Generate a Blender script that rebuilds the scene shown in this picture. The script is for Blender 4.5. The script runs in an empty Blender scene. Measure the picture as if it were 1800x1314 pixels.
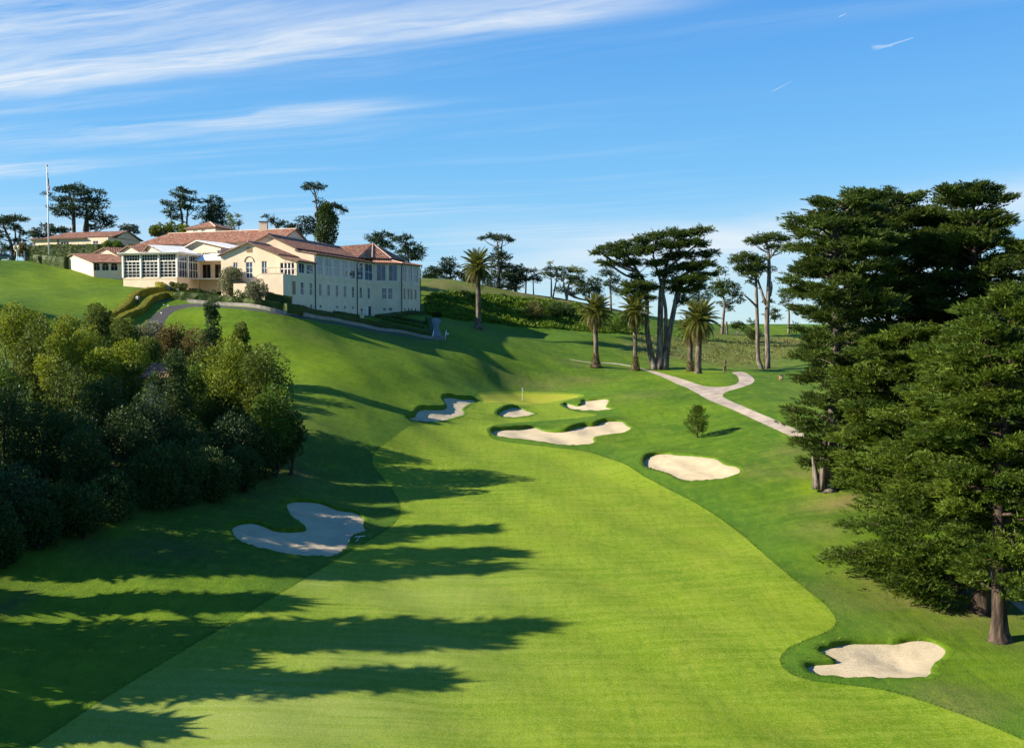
import bpy, math
import numpy as np
from mathutils import Vector, Matrix
from mathutils.geometry import delaunay_2d_cdt

rng = np.random.default_rng(11)
scene = bpy.context.scene
COL = scene.collection

# ---------------------------------------------------------------- camera
CAM_Z = 24.0
F_PX = 1800.0
HORIZON = 565.0
PITCH = math.atan((657.0 - HORIZON) / F_PX)
cam_data = bpy.data.cameras.new("camera")
cam_data.lens = 36.0
cam_data.sensor_width = 36.0
cam_data.sensor_fit = 'HORIZONTAL'
cam_data.clip_start = 0.5
cam_data.clip_end = 12000.0
cam = bpy.data.objects.new("camera", cam_data)
cam.location = (0, 0, CAM_Z)
cam.rotation_euler = (math.pi / 2 - PITCH, 0, 0)
COL.objects.link(cam)
scene.camera = cam

# ---------------------------------------------------------------- sun, sky, exposure
SUN_EL = math.radians(28.0)
SKY_STRENGTH = 0.10
EXPOSURE = 1.25
SUN_AZ = (-0.989, -0.148)            # horizontal direction towards the sun
sun_dir = Vector((SUN_AZ[0] * math.cos(SUN_EL), SUN_AZ[1] * math.cos(SUN_EL), math.sin(SUN_EL))).normalized()
sl = bpy.data.lights.new("sun", 'SUN')
sl.energy = 5.0
sl.angle = math.radians(0.5)
sl.color = (1.0, 0.90, 0.74)
sun = bpy.data.objects.new("sun", sl)
sun.rotation_euler = (-sun_dir).to_track_quat('-Z', 'Y').to_euler()
sun.location = (-60, 60, 90)
COL.objects.link(sun)

world = bpy.data.worlds.new("World")
scene.world = world
world.use_nodes = True
scene.view_settings.view_transform = 'Standard'
scene.view_settings.look = 'None'
scene.view_settings.gamma = 1.0
scene.view_settings.use_curve_mapping = False
scene.view_settings.exposure = EXPOSURE
scene.cycles.max_bounces = 6
scene.cycles.diffuse_bounces = 3
scene.cycles.glossy_bounces = 3
scene.cycles.transmission_bounces = 3
scene.cycles.transparent_max_bounces = 4
scene.cycles.use_denoising = True


def pix_dir(px, py):
    xr = (px - 900.0) / F_PX
    yu = (657.0 - py) / F_PX
    cp, sp = math.cos(PITCH), math.sin(PITCH)
    return np.array([xr, cp + yu * sp, -sp + yu * cp])


def build_world():
    nt = world.node_tree
    nt.nodes.clear()
    N, L = nt.nodes, nt.links

    def m(op, a, b=None, c=None, clamp=False):
        n = N.new('ShaderNodeMath')
        n.operation = op
        n.use_clamp = clamp
        for i, v in enumerate((a, b, c)):
            if v is None:
                continue
            if isinstance(v, (int, float)):
                n.inputs[i].default_value = v
            else:
                L.new(v, n.inputs[i])
        return n.outputs[0]

    def noise(vec, scale, detail=4.0, rough=0.55, dist=0.0):
        n = N.new('ShaderNodeTexNoise')
        n.inputs['Scale'].default_value = scale
        n.inputs['Detail'].default_value = detail
        n.inputs['Roughness'].default_value = rough
        n.inputs['Distortion'].default_value = dist
        L.new(vec, n.inputs['Vector'])
        return n.outputs['Fac']

    def comb(x, y, z=0.0):
        n = N.new('ShaderNodeCombineXYZ')
        for i, v in enumerate((x, y, z)):
            if isinstance(v, (int, float)):
                n.inputs[i].default_value = v
            else:
                L.new(v, n.inputs[i])
        return n.outputs[0]

    def ramp(x, a, b):
        n = N.new('ShaderNodeMapRange')
        n.interpolation_type = 'SMOOTHSTEP'
        n.inputs['From Min'].default_value = a
        n.inputs['From Max'].default_value = b
        L.new(x, n.inputs['Value'])
        return n.outputs['Result']

    sky = N.new('ShaderNodeTexSky')
    sky.sky_type = 'NISHITA'
    sky.sun_disc = False
    sky.sun_elevation = SUN_EL
    sky.sun_rotation = math.atan2(SUN_AZ[0], SUN_AZ[1])
    sky.altitude = 50
    sky.air_density = 1.25
    sky.dust_density = 0.25
    sky.ozone_density = 3.2
    tc = N.new('ShaderNodeTexCoord')
    sp = N.new('ShaderNodeSeparateXYZ')
    L.new(tc.outputs['Generated'], sp.inputs[0])
    x, y, z = sp.outputs
    zc = m('MAXIMUM', z, 0.03)
    u = m('DIVIDE', x, zc)
    v = m('DIVIDE', y, zc)
    s = m('ADD', m('MULTIPLY', u, 0.91), m('MULTIPLY', v, -0.41))
    t = m('ADD', m('MULTIPLY', u, 0.41), m('MULTIPLY', v, 0.91))
    # slow warp of the wind lanes
    w1 = noise(comb(m('MULTIPLY', s, 0.45), m('MULTIPLY', t, 0.45), 3.1), 1.0, 3.0)
    tw = m('ADD', t, m('MULTIPLY', m('SUBTRACT', w1, 0.5), 0.55))
    streak = noise(comb(m('MULTIPLY', s, 0.42), m('MULTIPLY', tw, 2.6), 7.7), 1.0, 7.0, 0.62, 0.25)
    fine = noise(comb(m('MULTIPLY', s, 1.1), m('MULTIPLY', tw, 6.5), 1.7), 1.0, 8.0, 0.68, 0.7)

    def band(c, wdt, s0, s1):
        d = m('DIVIDE', m('SUBTRACT', tw, c), wdt)
        g = m('POWER', 2.718, m('MULTIPLY', m('MULTIPLY', d, d), -1.0))
        return m('MULTIPLY', g, ramp(s, s0, s1))

    b1 = band(3.12, 0.17, -0.45, -1.3)
    b2 = band(2.42, 0.24, -1.5, -2.9)
    b3 = band(4.12, 0.20, -2.1, -3.0)
    b4 = band(4.85, 0.26, -4.2, -5.6)
    b5 = band(2.85, 0.50, -0.7, -2.4)
    b6 = band(3.55, 0.13, 1.2, -0.9)
    tot = m('ADD', m('ADD', m('MULTIPLY', b1, .72), m('MULTIPLY', b2, 0.75)),
            m('ADD', m('MULTIPLY', b3, 0.62), m('MULTIPLY', b4, 0.6)))
    tot = m('ADD', tot, m('ADD', m('MULTIPLY', b5, 0.34), m('MULTIPLY', b6, 0.16)))
    tex = m('ADD', m('MULTIPLY', ramp(streak, 0.34, 0.74), 0.95), m('MULTIPLY', m('SUBTRACT', fine, 0.42), 1.7))
    cirrus = m('MULTIPLY', tot, m('MAXIMUM', tex, 0.0))
    # thin veil everywhere, a little stronger towards the west
    veil = m('MULTIPLY', ramp(streak, 0.46, 0.8), m('ADD', 0.03, m('MULTIPLY', ramp(s, -0.6, -4.5), 0.32)))
    # low haze banks near the horizon
    low = noise(comb(m('MULTIPLY', x, 2.2), m('MULTIPLY', z, 16.0), 5.0), 1.0, 4.0, 0.55, 0.3)
    lowm = m('MULTIPLY', ramp(low, 0.42, 0.68), m('MULTIPLY', ramp(z, -0.02, 0.03), ramp(z, 0.12, 0.06)))
    # a soft bank of low cloud, climbing to the north-east
    yb = m('MAXIMUM', y, 0.05)
    bx, bz = m('DIVIDE', x, yb), m('DIVIDE', z, yb)
    bd = m('DIVIDE', m('SUBTRACT', bz, m('ADD', .052, m('MULTIPLY', bx, .135))), .021)
    bank = m('POWER', 2.718, m('MULTIPLY', m('MULTIPLY', bd, bd), -1.0))
    bn = noise(comb(m('MULTIPLY', bx, 3.0), m('MULTIPLY', bz, 26.0), 2.0), 1.0, 6.0, 0.6, 0.4)
    bank = m('MULTIPLY', m('MULTIPLY', bank, ramp(bx, -.16, .06)), m('MULTIPLY', ramp(bn, .22, .62), ramp(y, .05, .2)))
    allc = m('ADD', m('ADD', cirrus, veil), m('ADD', m('MULTIPLY', lowm, 0.45), m('MULTIPLY', bank, .62)), clamp=True)
    mask = m('MULTIPLY', allc, ramp(z, 0.0, 0.02), clamp=True)
    mask = m('MULTIPLY', mask, 0.86)
    # three short condensation trails high in the clear part of the sky
    ys = m('MAXIMUM', y, 0.05)
    ax, az_ = m('DIVIDE', x, ys), m('DIVIDE', z, ys)
    for (x0, y0), (x1, y1), wd, amt in (((1530, 90), (1607, 66), 2.4, .45), ((1351, 164), (1392, 143), 1.0, .5), ((1472, 31), (1488, 24), 1.5, .55), ((1528, 84), (1570, 80), 5.0, .35)):
        p_, q_ = pix_dir(x0, y0), pix_dir(x1, y1)
        p_, q_ = np.array([p_[0], p_[2]]) / p_[1], np.array([q_[0], q_[2]]) / q_[1]
        ln = float(np.hypot(*(q_ - p_)))
        tx, tz = (q_ - p_) / ln
        dx, dz = m('SUBTRACT', ax, float(p_[0])), m('SUBTRACT', az_, float(p_[1]))
        al = m('ADD', m('MULTIPLY', dx, float(tx)), m('MULTIPLY', dz, float(tz)))
        pe = m('ABSOLUTE', m('ADD', m('MULTIPLY', dx, float(-tz)), m('MULTIPLY', dz, float(tx))))
        wv = m('MULTIPLY', m('ADD', .45, m('MULTIPLY', m('DIVIDE', m('SUBTRACT', ln, al), ln), .9)), wd / F_PX)
        g_ = ramp(m('DIVIDE', pe, m('MAXIMUM', wv, 1e-5)), 1.0, 0.0)
        g_ = m('MULTIPLY', g_, m('MULTIPLY', ramp(al, 0.0, ln * .35), ramp(al, ln, ln * .96)))
        mask = m('MAXIMUM', mask, m('MULTIPLY', m('MULTIPLY', g_, amt), ramp(y, .05, .1)))
    # clear-air colour by elevation, laid over the physical sky
    cr = N.new('ShaderNodeValToRGB')
    el = cr.color_ramp.elements
    k = 1.0 / (SKY_STRENGTH * 2 ** EXPOSURE)
    stops = ((0.0, (.46, .78, .93)), (.06, (.205, .565, .92)), (.15, (.105, .45, .885)), (.30, (.034, .295, .80)), (1.0, (.015, .15, .52)))
    el[0].position, el[0].color = 0.0, stops[0][1] + (1,)
    el[1].position, el[1].color = 1.0, stops[-1][1] + (1,)
    for p, c in stops[1:-1]:
        e_ = el.new(p)
        e_.color = c + (1,)
    L.new(z, cr.inputs[0])
    sc = N.new('ShaderNodeVectorMath')
    sc.operation = 'SCALE'
    L.new(cr.outputs[0], sc.inputs[0])
    sc.inputs['Scale'].default_value = k
    tint = N.new('ShaderNodeMix')
    tint.data_type = 'RGBA'
    tint.inputs['Factor'].default_value = 0.82
    L.new(sky.outputs[0], tint.inputs['A'])
    L.new(sc.outputs[0], tint.inputs['B'])
    mx = N.new('ShaderNodeMix')
    mx.data_type = 'RGBA'
    L.new(mask, mx.inputs['Factor'])
    L.new(tint.outputs['Result'], mx.inputs['A'])
    mx.inputs['B'].default_value = (.86 * k, .92 * k, .97 * k, 1)
    bg = N.new('ShaderNodeBackground')
    bg.inputs['Strength'].default_value = SKY_STRENGTH
    L.new(mx.outputs['Result'], bg.inputs['Color'])
    out = N.new('ShaderNodeOutputWorld')
    L.new(bg.outputs[0], out.inputs[0])


build_world()

# ================================================================ helpers


def at(px, py, Y):
    """world point at distance Y seen at photo pixel (px, py)"""
    d = pix_dir(px, py)
    t = Y / d[1]
    return np.array([d[0] * t, Y, CAM_Z + d[2] * t])


def zat(py, Y):
    return at(900, py, Y)[2]


def xat(px, Y):
    return (px - 900.0) / F_PX * Y * 1.0


def tag(o, label=None, cat=None, group=None, kind=None):
    if label:
        o["label"] = label
    if cat:
        o["category"] = cat
    if group:
        o["group"] = group
    if kind:
        o["kind"] = kind
    return o


def empty(name, loc, label=None, cat=None, group=None):
    o = bpy.data.objects.new(name, None)
    o.empty_display_size = 0.3
    o.location = loc
    COL.objects.link(o)
    return tag(o, label, cat, group)


def mesh_from(name, V, F, mats, smooth=False, attrs=None, midx=None):
    """V (n,3) array; F either (m,k) int array or a list of such arrays"""
    V = np.asarray(V, dtype=np.float32)
    if isinstance(F, np.ndarray):
        F = [F]
    F = [np.asarray(f, dtype=np.int32) for f in F if len(f)]
    me = bpy.data.meshes.new(name)
    me.vertices.add(len(V))
    me.vertices.foreach_set('co', V.ravel())
    loops = np.concatenate([f.ravel() for f in F])
    starts, off = [], 0
    for f in F:
        k = f.shape[1]
        starts.append(off + np.arange(len(f)) * k)
        off += f.size
    starts = np.concatenate(starts).astype(np.int32)
    me.loops.add(len(loops))
    me.loops.foreach_set('vertex_index', loops)
    me.polygons.add(len(starts))
    me.polygons.foreach_set('loop_start', starts)
    if midx is not None:
        me.polygons.foreach_set('material_index', np.asarray(midx, dtype=np.int32))
    me.polygons.foreach_set('use_smooth', np.full(len(starts), bool(smooth)))
    if attrs:
        for k, a in attrs.items():
            at_ = me.attributes.new(k, 'FLOAT', 'POINT')
            at_.data.foreach_set('value', np.asarray(a, dtype=np.float32))
    for mt in (mats if isinstance(mats, (list, tuple)) else [mats]):
        me.materials.append(mt)
    me.update(calc_edges=True)
    return me


def link(name, me, parent=None, loc=None):
    o = bpy.data.objects.new(name, me)
    if parent is not None:
        o.parent = parent
    if loc is not None:
        o.location = loc
    COL.objects.link(o)
    return o


class MB:
    """collects boxes, quads and tubes, builds ONE mesh object (world coordinates, made local to the parent)"""

    def __init__(self):
        self.v, self.q, self.t, self.n = [], [], [], 0

    def add(self, V, Q=None, T=None):
        V = np.asarray(V, float)
        if Q is not None and len(Q):
            self.q.append(np.asarray(Q, int) + self.n)
        if T is not None and len(T):
            self.t.append(np.asarray(T, int) + self.n)
        self.v.append(V)
        self.n += len(V)

    def quad(self, a, b, c, d):
        self.add([a, b, c, d], [[0, 1, 2, 3]])

    def tri(self, a, b, c):
        self.add([a, b, c], None, [[0, 1, 2]])

    def poly(self, pts):
        for i in range(1, len(pts) - 1):
            self.tri(pts[0], pts[i], pts[i + 1])

    def obox(self, o, ex, ey, ez):
        """box from corner o with edge vectors"""
        o, ex, ey, ez = (np.asarray(a, float) for a in (o, ex, ey, ez))
        V = [o, o + ex, o + ex + ey, o + ey, o + ez, o + ex + ez, o + ex + ey + ez, o + ey + ez]
        self.add(V, [[0, 3, 2, 1], [4, 5, 6, 7], [0, 1, 5, 4], [1, 2, 6, 5], [2, 3, 7, 6], [3, 0, 4, 7]])

    def cbox(self, c, sx, sy, sz):
        self.obox((c[0] - sx / 2, c[1] - sy / 2, c[2] - sz / 2), (sx, 0, 0), (0, sy, 0), (0, 0, sz))

    def tube(self, P, R, n=7, cap=True, lump=None):
        P = np.asarray(P, float)
        R = np.broadcast_to(np.asarray(R, float), (len(P),))
        T = np.gradient(P, axis=0)
        T /= np.linalg.norm(T, axis=1)[:, None] + 1e-9
        ref = np.where(np.abs(T[:, 2:3]) > 0.9, np.array([[1.0, 0, 0]]), np.array([[0, 0, 1.0]]))
        U = np.cross(T, ref)
        U /= np.linalg.norm(U, axis=1)[:, None] + 1e-9
        for i in range(1, len(U)):
            if np.dot(U[i], U[i - 1]) < 0:
                U[i] = -U[i]
        W = np.cross(T, U)
        a = np.linspace(0, 2 * np.pi, n, endpoint=False)
        rr = R[:, None] * np.ones(n)[None]
        if lump is not None:
            rr = rr * lump
        V = P[:, None] + rr[..., None] * (np.cos(a)[None, :, None] * U[:, None] + np.sin(a)[None, :, None] * W[:, None])
        m = len(P)
        i, j = np.meshgrid(np.arange(m - 1), np.arange(n), indexing='ij')
        i, j = i.ravel(), j.ravel()
        k = (j + 1) % n
        Q = np.stack([i * n + j, i * n + k, (i + 1) * n + k, (i + 1) * n + j], 1)
        V = V.reshape(-1, 3)
        if cap:
            V = np.vstack([V, P[:1], P[-1:]])
            c0, c1 = len(V) - 2, len(V) - 1
            jj = np.arange(n)
            kk = (jj + 1) % n
            T3 = np.vstack([np.stack([np.full(n, c0), kk, jj], 1),
                            np.stack([np.full(n, c1), (m - 1) * n + jj, (m - 1) * n + kk], 1)])
            self.add(V, Q, T3)
        else:
            self.add(V, Q)

    def sphere(self, c, r, nu=10, nv=7):
        th = np.linspace(0, np.pi, nv + 1)
        P = np.array([[c[0], c[1], c[2] - (r[2] if np.ndim(r) else r) * math.cos(t)] for t in th])
        rr = (r[0] if np.ndim(r) else r)
        a = np.linspace(0, 2 * np.pi, nu, endpoint=False)
        V = np.array([[c[0] + rr * math.sin(t) * math.cos(b), c[1] + rr * math.sin(t) * math.sin(b), p[2]]
                      for t, p in zip(th, P) for b in a])
        Q = [[i * nu + j, i * nu + (j + 1) % nu, (i + 1) * nu + (j + 1) % nu, (i + 1) * nu + j]
             for i in range(nv) for j in range(nu)]
        self.add(V, Q)

    def build(self, name, mat, parent=None, smooth=False, attrs=None):
        V = np.vstack(self.v)
        off = np.zeros(3)
        if parent is not None:
            p = parent
            while p is not None:
                off = off + np.array(p.location)
                p = p.parent
        F = []
        if self.q:
            F.append(np.vstack(self.q))
        if self.t:
            F.append(np.vstack(self.t))
        me = mesh_from(name, V - off, F, mat, smooth, attrs)
        return link(name, me, parent)


# ---------------------------------------------------------------- materials
def new_mat(name):
    m = bpy.data.materials.new(name)
    m.use_nodes = True
    nt = m.node_tree
    b = nt.nodes['Principled BSDF']
    b.inputs['Specular IOR Level'].default_value = 0.25
    return m, nt, b


def n_noise(nt, vec, scale, detail=3.0, rough=0.55, dist=0.0):
    n = nt.nodes.new('ShaderNodeTexNoise')
    n.inputs['Scale'].default_value = scale
    n.inputs['Detail'].default_value = detail
    n.inputs['Roughness'].default_value = rough
    n.inputs['Distortion'].default_value = dist
    if vec is not None:
        nt.links.new(vec, n.inputs['Vector'])
    return n.outputs['Fac']


def n_ramp(nt, x, a, b, t0=0.0, t1=1.0, smooth=True):
    n = nt.nodes.new('ShaderNodeMapRange')
    n.interpolation_type = 'SMOOTHSTEP' if smooth else 'LINEAR'
    n.inputs['From Min'].default_value = a
    n.inputs['From Max'].default_value = b
    n.inputs['To Min'].default_value = t0
    n.inputs['To Max'].default_value = t1
    nt.links.new(x, n.inputs['Value'])
    return n.outputs['Result']


def n_mix(nt, f, a, b, blend='MIX'):
    n = nt.nodes.new('ShaderNodeMix')
    n.data_type = 'RGBA'
    n.blend_type = blend
    for s, v in (('Factor', f), ('A', a), ('B', b)):
        if isinstance(v, (int, float)):
            n.inputs[s].default_value = v
        elif isinstance(v, (tuple, list)):
            n.inputs[s].default_value = tuple(v) + ((1,) if len(v) == 3 else ())
        else:
            nt.links.new(v, n.inputs[s])
    return n.outputs['Result']


def n_math(nt, op, a, b=None, clamp=False):
    n = nt.nodes.new('ShaderNodeMath')
    n.operation = op
    n.use_clamp = clamp
    for i, v in enumerate((a, b)):
        if v is None:
            continue
        if isinstance(v, (int, float)):
            n.inputs[i].default_value = v
        else:
            nt.links.new(v, n.inputs[i])
    return n.outputs[0]


def n_pos(nt, scale=(1, 1, 1), rot=0.0):
    g = nt.nodes.new('ShaderNodeNewGeometry')
    mp = nt.nodes.new('ShaderNodeMapping')
    mp.inputs['Scale'].default_value = scale
    mp.inputs['Rotation'].default_value = (0, 0, rot)
    nt.links.new(g.outputs['Position'], mp.inputs['Vector'])
    return mp.outputs[0]


def n_attr(nt, name):
    n = nt.nodes.new('ShaderNodeAttribute')
    n.attribute_name = name
    return n.outputs['Fac']


def n_bump(nt, h, strength, dist, bsdf):
    n = nt.nodes.new('ShaderNodeBump')
    n.inputs['Strength'].default_value = strength
    n.inputs['Distance'].default_value = dist
    nt.links.new(h, n.inputs['Height'])
    nt.links.new(n.outputs[0], bsdf.inputs['Normal'])


def plain(name, col, rough=0.7, var=0.12, scale=1.5, spec=0.25, metal=0.0, bump=0.0):
    m, nt, b = new_mat(name)
    nz = n_noise(nt, n_pos(nt), scale, 4.0, 0.6)
    c0 = tuple(c * (1 - var) for c in col)
    c1 = tuple(min(1.0, c * (1 + var)) for c in col)
    nt.links.new(n_mix(nt, n_ramp(nt, nz, 0.3, 0.7), c0, c1), b.inputs['Base Color'])
    b.inputs['Roughness'].default_value = rough
    b.inputs['Specular IOR Level'].default_value = spec
    b.inputs['Metallic'].default_value = metal
    if bump:
        n_bump(nt, n_noise(nt, n_pos(nt), scale * 6, 4.0), bump, 0.05, b)
    return m


def leaf_mat(name, dark, light, transl=0.25, rough=0.55, spec=0.2, dead=None):
    """two-tone leaf: the 'tint' of each spray picks its colour"""
    m, nt, b = new_mat(name)
    t = n_attr(nt, 'tint')
    nz = n_noise(nt, n_pos(nt), 0.5, 3.0)
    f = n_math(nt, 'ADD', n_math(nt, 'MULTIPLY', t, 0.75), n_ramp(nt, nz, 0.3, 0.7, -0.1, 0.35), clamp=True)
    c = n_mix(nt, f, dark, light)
    if dead:
        dn = n_noise(nt, n_pos(nt), .42, 4.0, .7)
        c = n_mix(nt, n_ramp(nt, dn, .57, .70, 0, dead), c, (0.125, 0.085, 0.036))
    nt.links.new(c, b.inputs['Base Color'])
    b.inputs['Roughness'].default_value = rough
    b.inputs['Specular IOR Level'].default_value = spec
    tr = nt.nodes.new('ShaderNodeBsdfTranslucent')
    nt.links.new(n_mix(nt, 0.5, c, light), tr.inputs['Color'])
    ms = nt.nodes.new('ShaderNodeMixShader')
    ms.inputs[0].default_value = transl
    nt.links.new(b.outputs[0], ms.inputs[1])
    nt.links.new(tr.outputs[0], ms.inputs[2])
    nt.links.new(ms.outputs[0], nt.nodes['Material Output'].inputs[0])
    return m


def bark_mat(name, dark, light, scale=2.0):
    m, nt, b = new_mat(name)
    nz = n_noise(nt, n_pos(nt, (scale, scale, scale * 0.14)), 1.6, 5.0, 0.65, 0.3)
    n2 = n_noise(nt, n_pos(nt), 0.8, 3.0)
    c = n_mix(nt, n_ramp(nt, nz, 0.38, 0.64), dark, light)
    c = n_mix(nt, n_ramp(nt, n2, 0.4, 0.75, 0.0, 0.45), c, tuple(d * 0.8 for d in dark))
    nt.links.new(c, b.inputs['Base Color'])
    b.inputs['Roughness'].default_value = 0.9
    n_bump(nt, nz, 0.9, 0.12, b)
    return m

# ================================================================ terrain
SEEN = [  # photo px, photo py, distance: ground that the photograph shows
    (900, 1314, 55), (900, 1149, 70), (900, 1033, 85), (900, 947, 100), (900, 876, 115), (900, 820, 130),
    (900, 759, 150), (900, 729, 162), (900, 709, 172), (900, 691, 186), (900, 665, 191), (900, 641, 197), (900, 620, 204), (970, 622, 214), (830, 627, 191), (734, 620, 185), (620, 586, 183),
    (0, 1314, 53), (0, 1150, 66), (0, 1010, 82), (200, 1314, 53.5), (250, 1150, 67), (300, 1000, 84), (450, 860, 110),
    (535, 800, 124), (600, 1100, 74), (600, 1000, 89), (620, 900, 109), (600, 830, 124), (560, 760, 131),
    (600, 700, 146), (600, 640, 162), (600, 597, 177), (620, 567, 200), (560, 557, 189), (690, 580, 204), (450, 650, 156), (450, 600, 165), (450, 560, 172),
    (330, 570, 168), (330, 545, 176), (400, 533, 182), (450, 540, 177.5), (500, 547, 177.5), (740, 640, 176), (740, 690, 163), (740, 740, 150), (750, 598, 200), (770, 570, 216),
    (0, 540, 158), (100, 550, 163), (200, 545, 172), (0, 500, 185), (100, 505, 190), (0, 457, 213), (100, 471, 213),
    (200, 490, 208), (255, 505, 200), (300, 520, 188), (310, 505, 200), (390, 522, 189), (860, 578, 234), (960, 590, 240),
    (1020, 590, 238), (1000, 625, 216), (900, 560, 252), (1000, 575, 255), (900, 522, 268), (760, 500, 262),
    (750, 545, 240), (1010, 530, 285), (900, 512, 290), (760, 490, 285),
    (1047, 645, 206), (1160, 642, 214), (1225, 656, 194), (1300, 655, 190), (1345, 648, 218), (1250, 620, 245),
    (1350, 620, 250), (1200, 600, 258), (1290, 590, 280), (1400, 571, 310), (1400, 600, 275), (1150, 600, 250),
    (1255, 690, 168), (1100, 690, 176), (1050, 715, 167), (1150, 740, 152), (1225, 770, 139), (1330, 720, 148),
    (1400, 690, 166), (1400, 760, 131), (1215, 820, 124), (1000, 760, 148), (1100, 830, 126), (1450, 860, 110),
    (1300, 900, 108), (1300, 950, 97.5), (1450, 950, 93), (1450, 1080, 76), (1540, 1160, 68), (1690, 1046, 81.5),
    (1755, 1127, 71.5), (1800, 1000, 88), (1800, 1300, 55.5), (1500, 1314, 55)]
HIDDEN = [  # photo px, distance, height: ground behind trees and buildings and out of view
    (150, 100, 8), (150, 120, 12), (150, 140, 18), (300, 120, 10), (300, 140, 15.5), (300, 155, 20), (450, 130, 10.5),
    (0, 100, 8), (0, 130, 17), (-150, 60, 4), (-150, 80, 6.5), (-150, 100, 10), (-150, 130, 18), (-150, 160, 27),
    (-150, 213, 37), (-450, 60, 7), (-450, 100, 14), (-450, 150, 26), (-450, 210, 37),
    (1500, 130, 9.5), (1600, 110, 6.5), (1650, 95, 4), (1800, 120, 6.5), (1800, 150, 10), (1800, 190, 14.5),
    (1600, 170, 13), (1600, 220, 17), (1600, 280, 21), (1800, 250, 18), (1800, 300, 21),
    (2250, 60, 2.5), (2250, 90, 4.5), (2250, 130, 9), (2250, 200, 15), (2250, 300, 20),
    (450, 205, 28), (499, 184, 26.4), (455, 187, 27), (420, 191, 27.5), (560, 212, 27), (560, 240, 30), (650, 235, 26), (350, 225, 33), (200, 235, 36), (100, 250, 37),
    (200, 290, 37), (400, 290, 35), (600, 290, 33), (700, 240, 25.8), (658, 224, 25.2), (720, 230, 25.6),
    (900, 340, 31), (760, 340, 32), (1200, 340, 23), (400, 350, 34), (100, 350, 36), (1400, 360, 21.5),
    (900, 45, .9), (0, 45, 1.5), (1800, 45, 1.2), (900, 35, .9), (-450, 35, 4), (2250, 35, 2)]
CP = np.array([at(*c) for c in SEEN] + [[(p - 900) / F_PX * Y, Y, z] for p, Y, z in HIDDEN])


def _phi(r2):
    return 0.5 * r2 * np.log(r2 + 1e-6)


def _fit():
    n = len(CP)
    P = CP[:, :2] / 100.0
    K = _phi(((P[:, None] - P[None]) ** 2).sum(-1)) + 0.0015 * np.eye(n)
    A = np.zeros((n + 3, n + 3))
    A[:n, :n] = K
    A[:n, n] = 1
    A[:n, n + 1:] = P
    A[n, :n] = 1
    A[n + 1:, :n] = P.T
    b = np.zeros(n + 3)
    b[:n] = CP[:, 2]
    return np.linalg.solve(A, b)


_W = _fit()


def sstep(a, b, x):
    t = np.clip((x - a) / (b - a), 0, 1)
    return t * t * (3 - 2 * t)


def base_h(x, y):
    x = np.atleast_1d(np.asarray(x, float))
    y = np.atleast_1d(np.asarray(y, float))
    out = np.empty(len(x))
    P = CP[:, :2] / 100.0
    n = len(CP)
    for i in range(0, len(x), 20000):
        q = np.stack([x[i:i + 20000], y[i:i + 20000]], 1) / 100.0
        r2 = ((q[:, None] - P[None]) ** 2).sum(-1)
        out[i:i + 20000] = _phi(r2) @ _W[:n] + _W[n] + q @ _W[n + 1:]
    far = np.maximum(sstep(330, 470, y), sstep(0, 90, np.abs(x) - 0.75 * np.abs(y) - 20))
    far = np.maximum(far, sstep(36, 10, y))
    out = np.clip(out, -1.0, 42.0)
    und = 0.10 * np.sin(x * .31 + 1.3 * np.sin(y * .09)) * np.sin(y * .23 + .7) + 0.06 * np.sin(x * .71 + y * .43)
    return (out + und * (1 - far)) * (1 - far) + 9.0 * far


def hit(pts, h=None):
    """photo pixels -> points on the smooth terrain (first crossing along the ray)"""
    h = h or base_h
    pts = np.asarray(pts, float)
    Ys = np.concatenate([np.arange(34, 120, 0.5), np.arange(120, 420, 1.0)])
    res = []
    for px, py in pts:
        d = pix_dir(px, py)
        t = Ys / d[1]
        zr = CAM_Z + d[2] * t
        g = h(d[0] * t, Ys)
        below = np.where(zr < g)[0]
        if len(below) == 0 or below[0] == 0:
            k = int(np.argmin(zr - g)) if len(below) == 0 else 0
            Y = Ys[k]
        else:
            k = below[0]
            a, b = zr[k - 1] - g[k - 1], zr[k] - g[k]
            Y = Ys[k - 1] + (Ys[k] - Ys[k - 1]) * a / (a - b)
        t = Y / d[1]
        res.append([d[0] * t, Y, h(d[0] * t, Y)[0]])
    return np.array(res)


def chaikin(P, n=2):
    P = np.asarray(P, float)
    for _ in range(n):
        Q = np.roll(P, -1, 0)
        P = np.stack([P * .75 + Q * .25, P * .25 + Q * .75], 1).reshape(-1, P.shape[1])
    return P


def pip(P, q):
    """points q (n,2) inside polygon P"""
    x, y = q[:, 0], q[:, 1]
    ins = np.zeros(len(q), bool)
    a = P
    b = np.roll(P, -1, 0)
    for (x0, y0), (x1, y1) in zip(a[:, :2], b[:, :2]):
        if y0 == y1:
            continue
        c = (y0 > y) != (y1 > y)
        ins ^= c & (x < (x1 - x0) * (y - y0) / (y1 - y0) + x0)
    return ins


def sdist(P, q):
    """signed distance (negative inside) and index of the nearest edge"""
    a = P[:, :2]
    b = np.roll(a, -1, 0)
    best = np.full(len(q), 1e9)
    idx = np.zeros(len(q), int)
    for i in range(len(a)):
        e = b[i] - a[i]
        t = np.clip(((q - a[i]) @ e) / (e @ e + 1e-12), 0, 1)
        d = np.hypot(*(q - a[i] - t[:, None] * e).T)
        m = d < best
        best[m] = d[m]
        idx[m] = i
    return np.where(pip(P, q), -best, best), idx


def z(off, sc, pts):
    return [(off[0] + x / sc, off[1] + y / sc) for x, y in pts]


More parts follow.
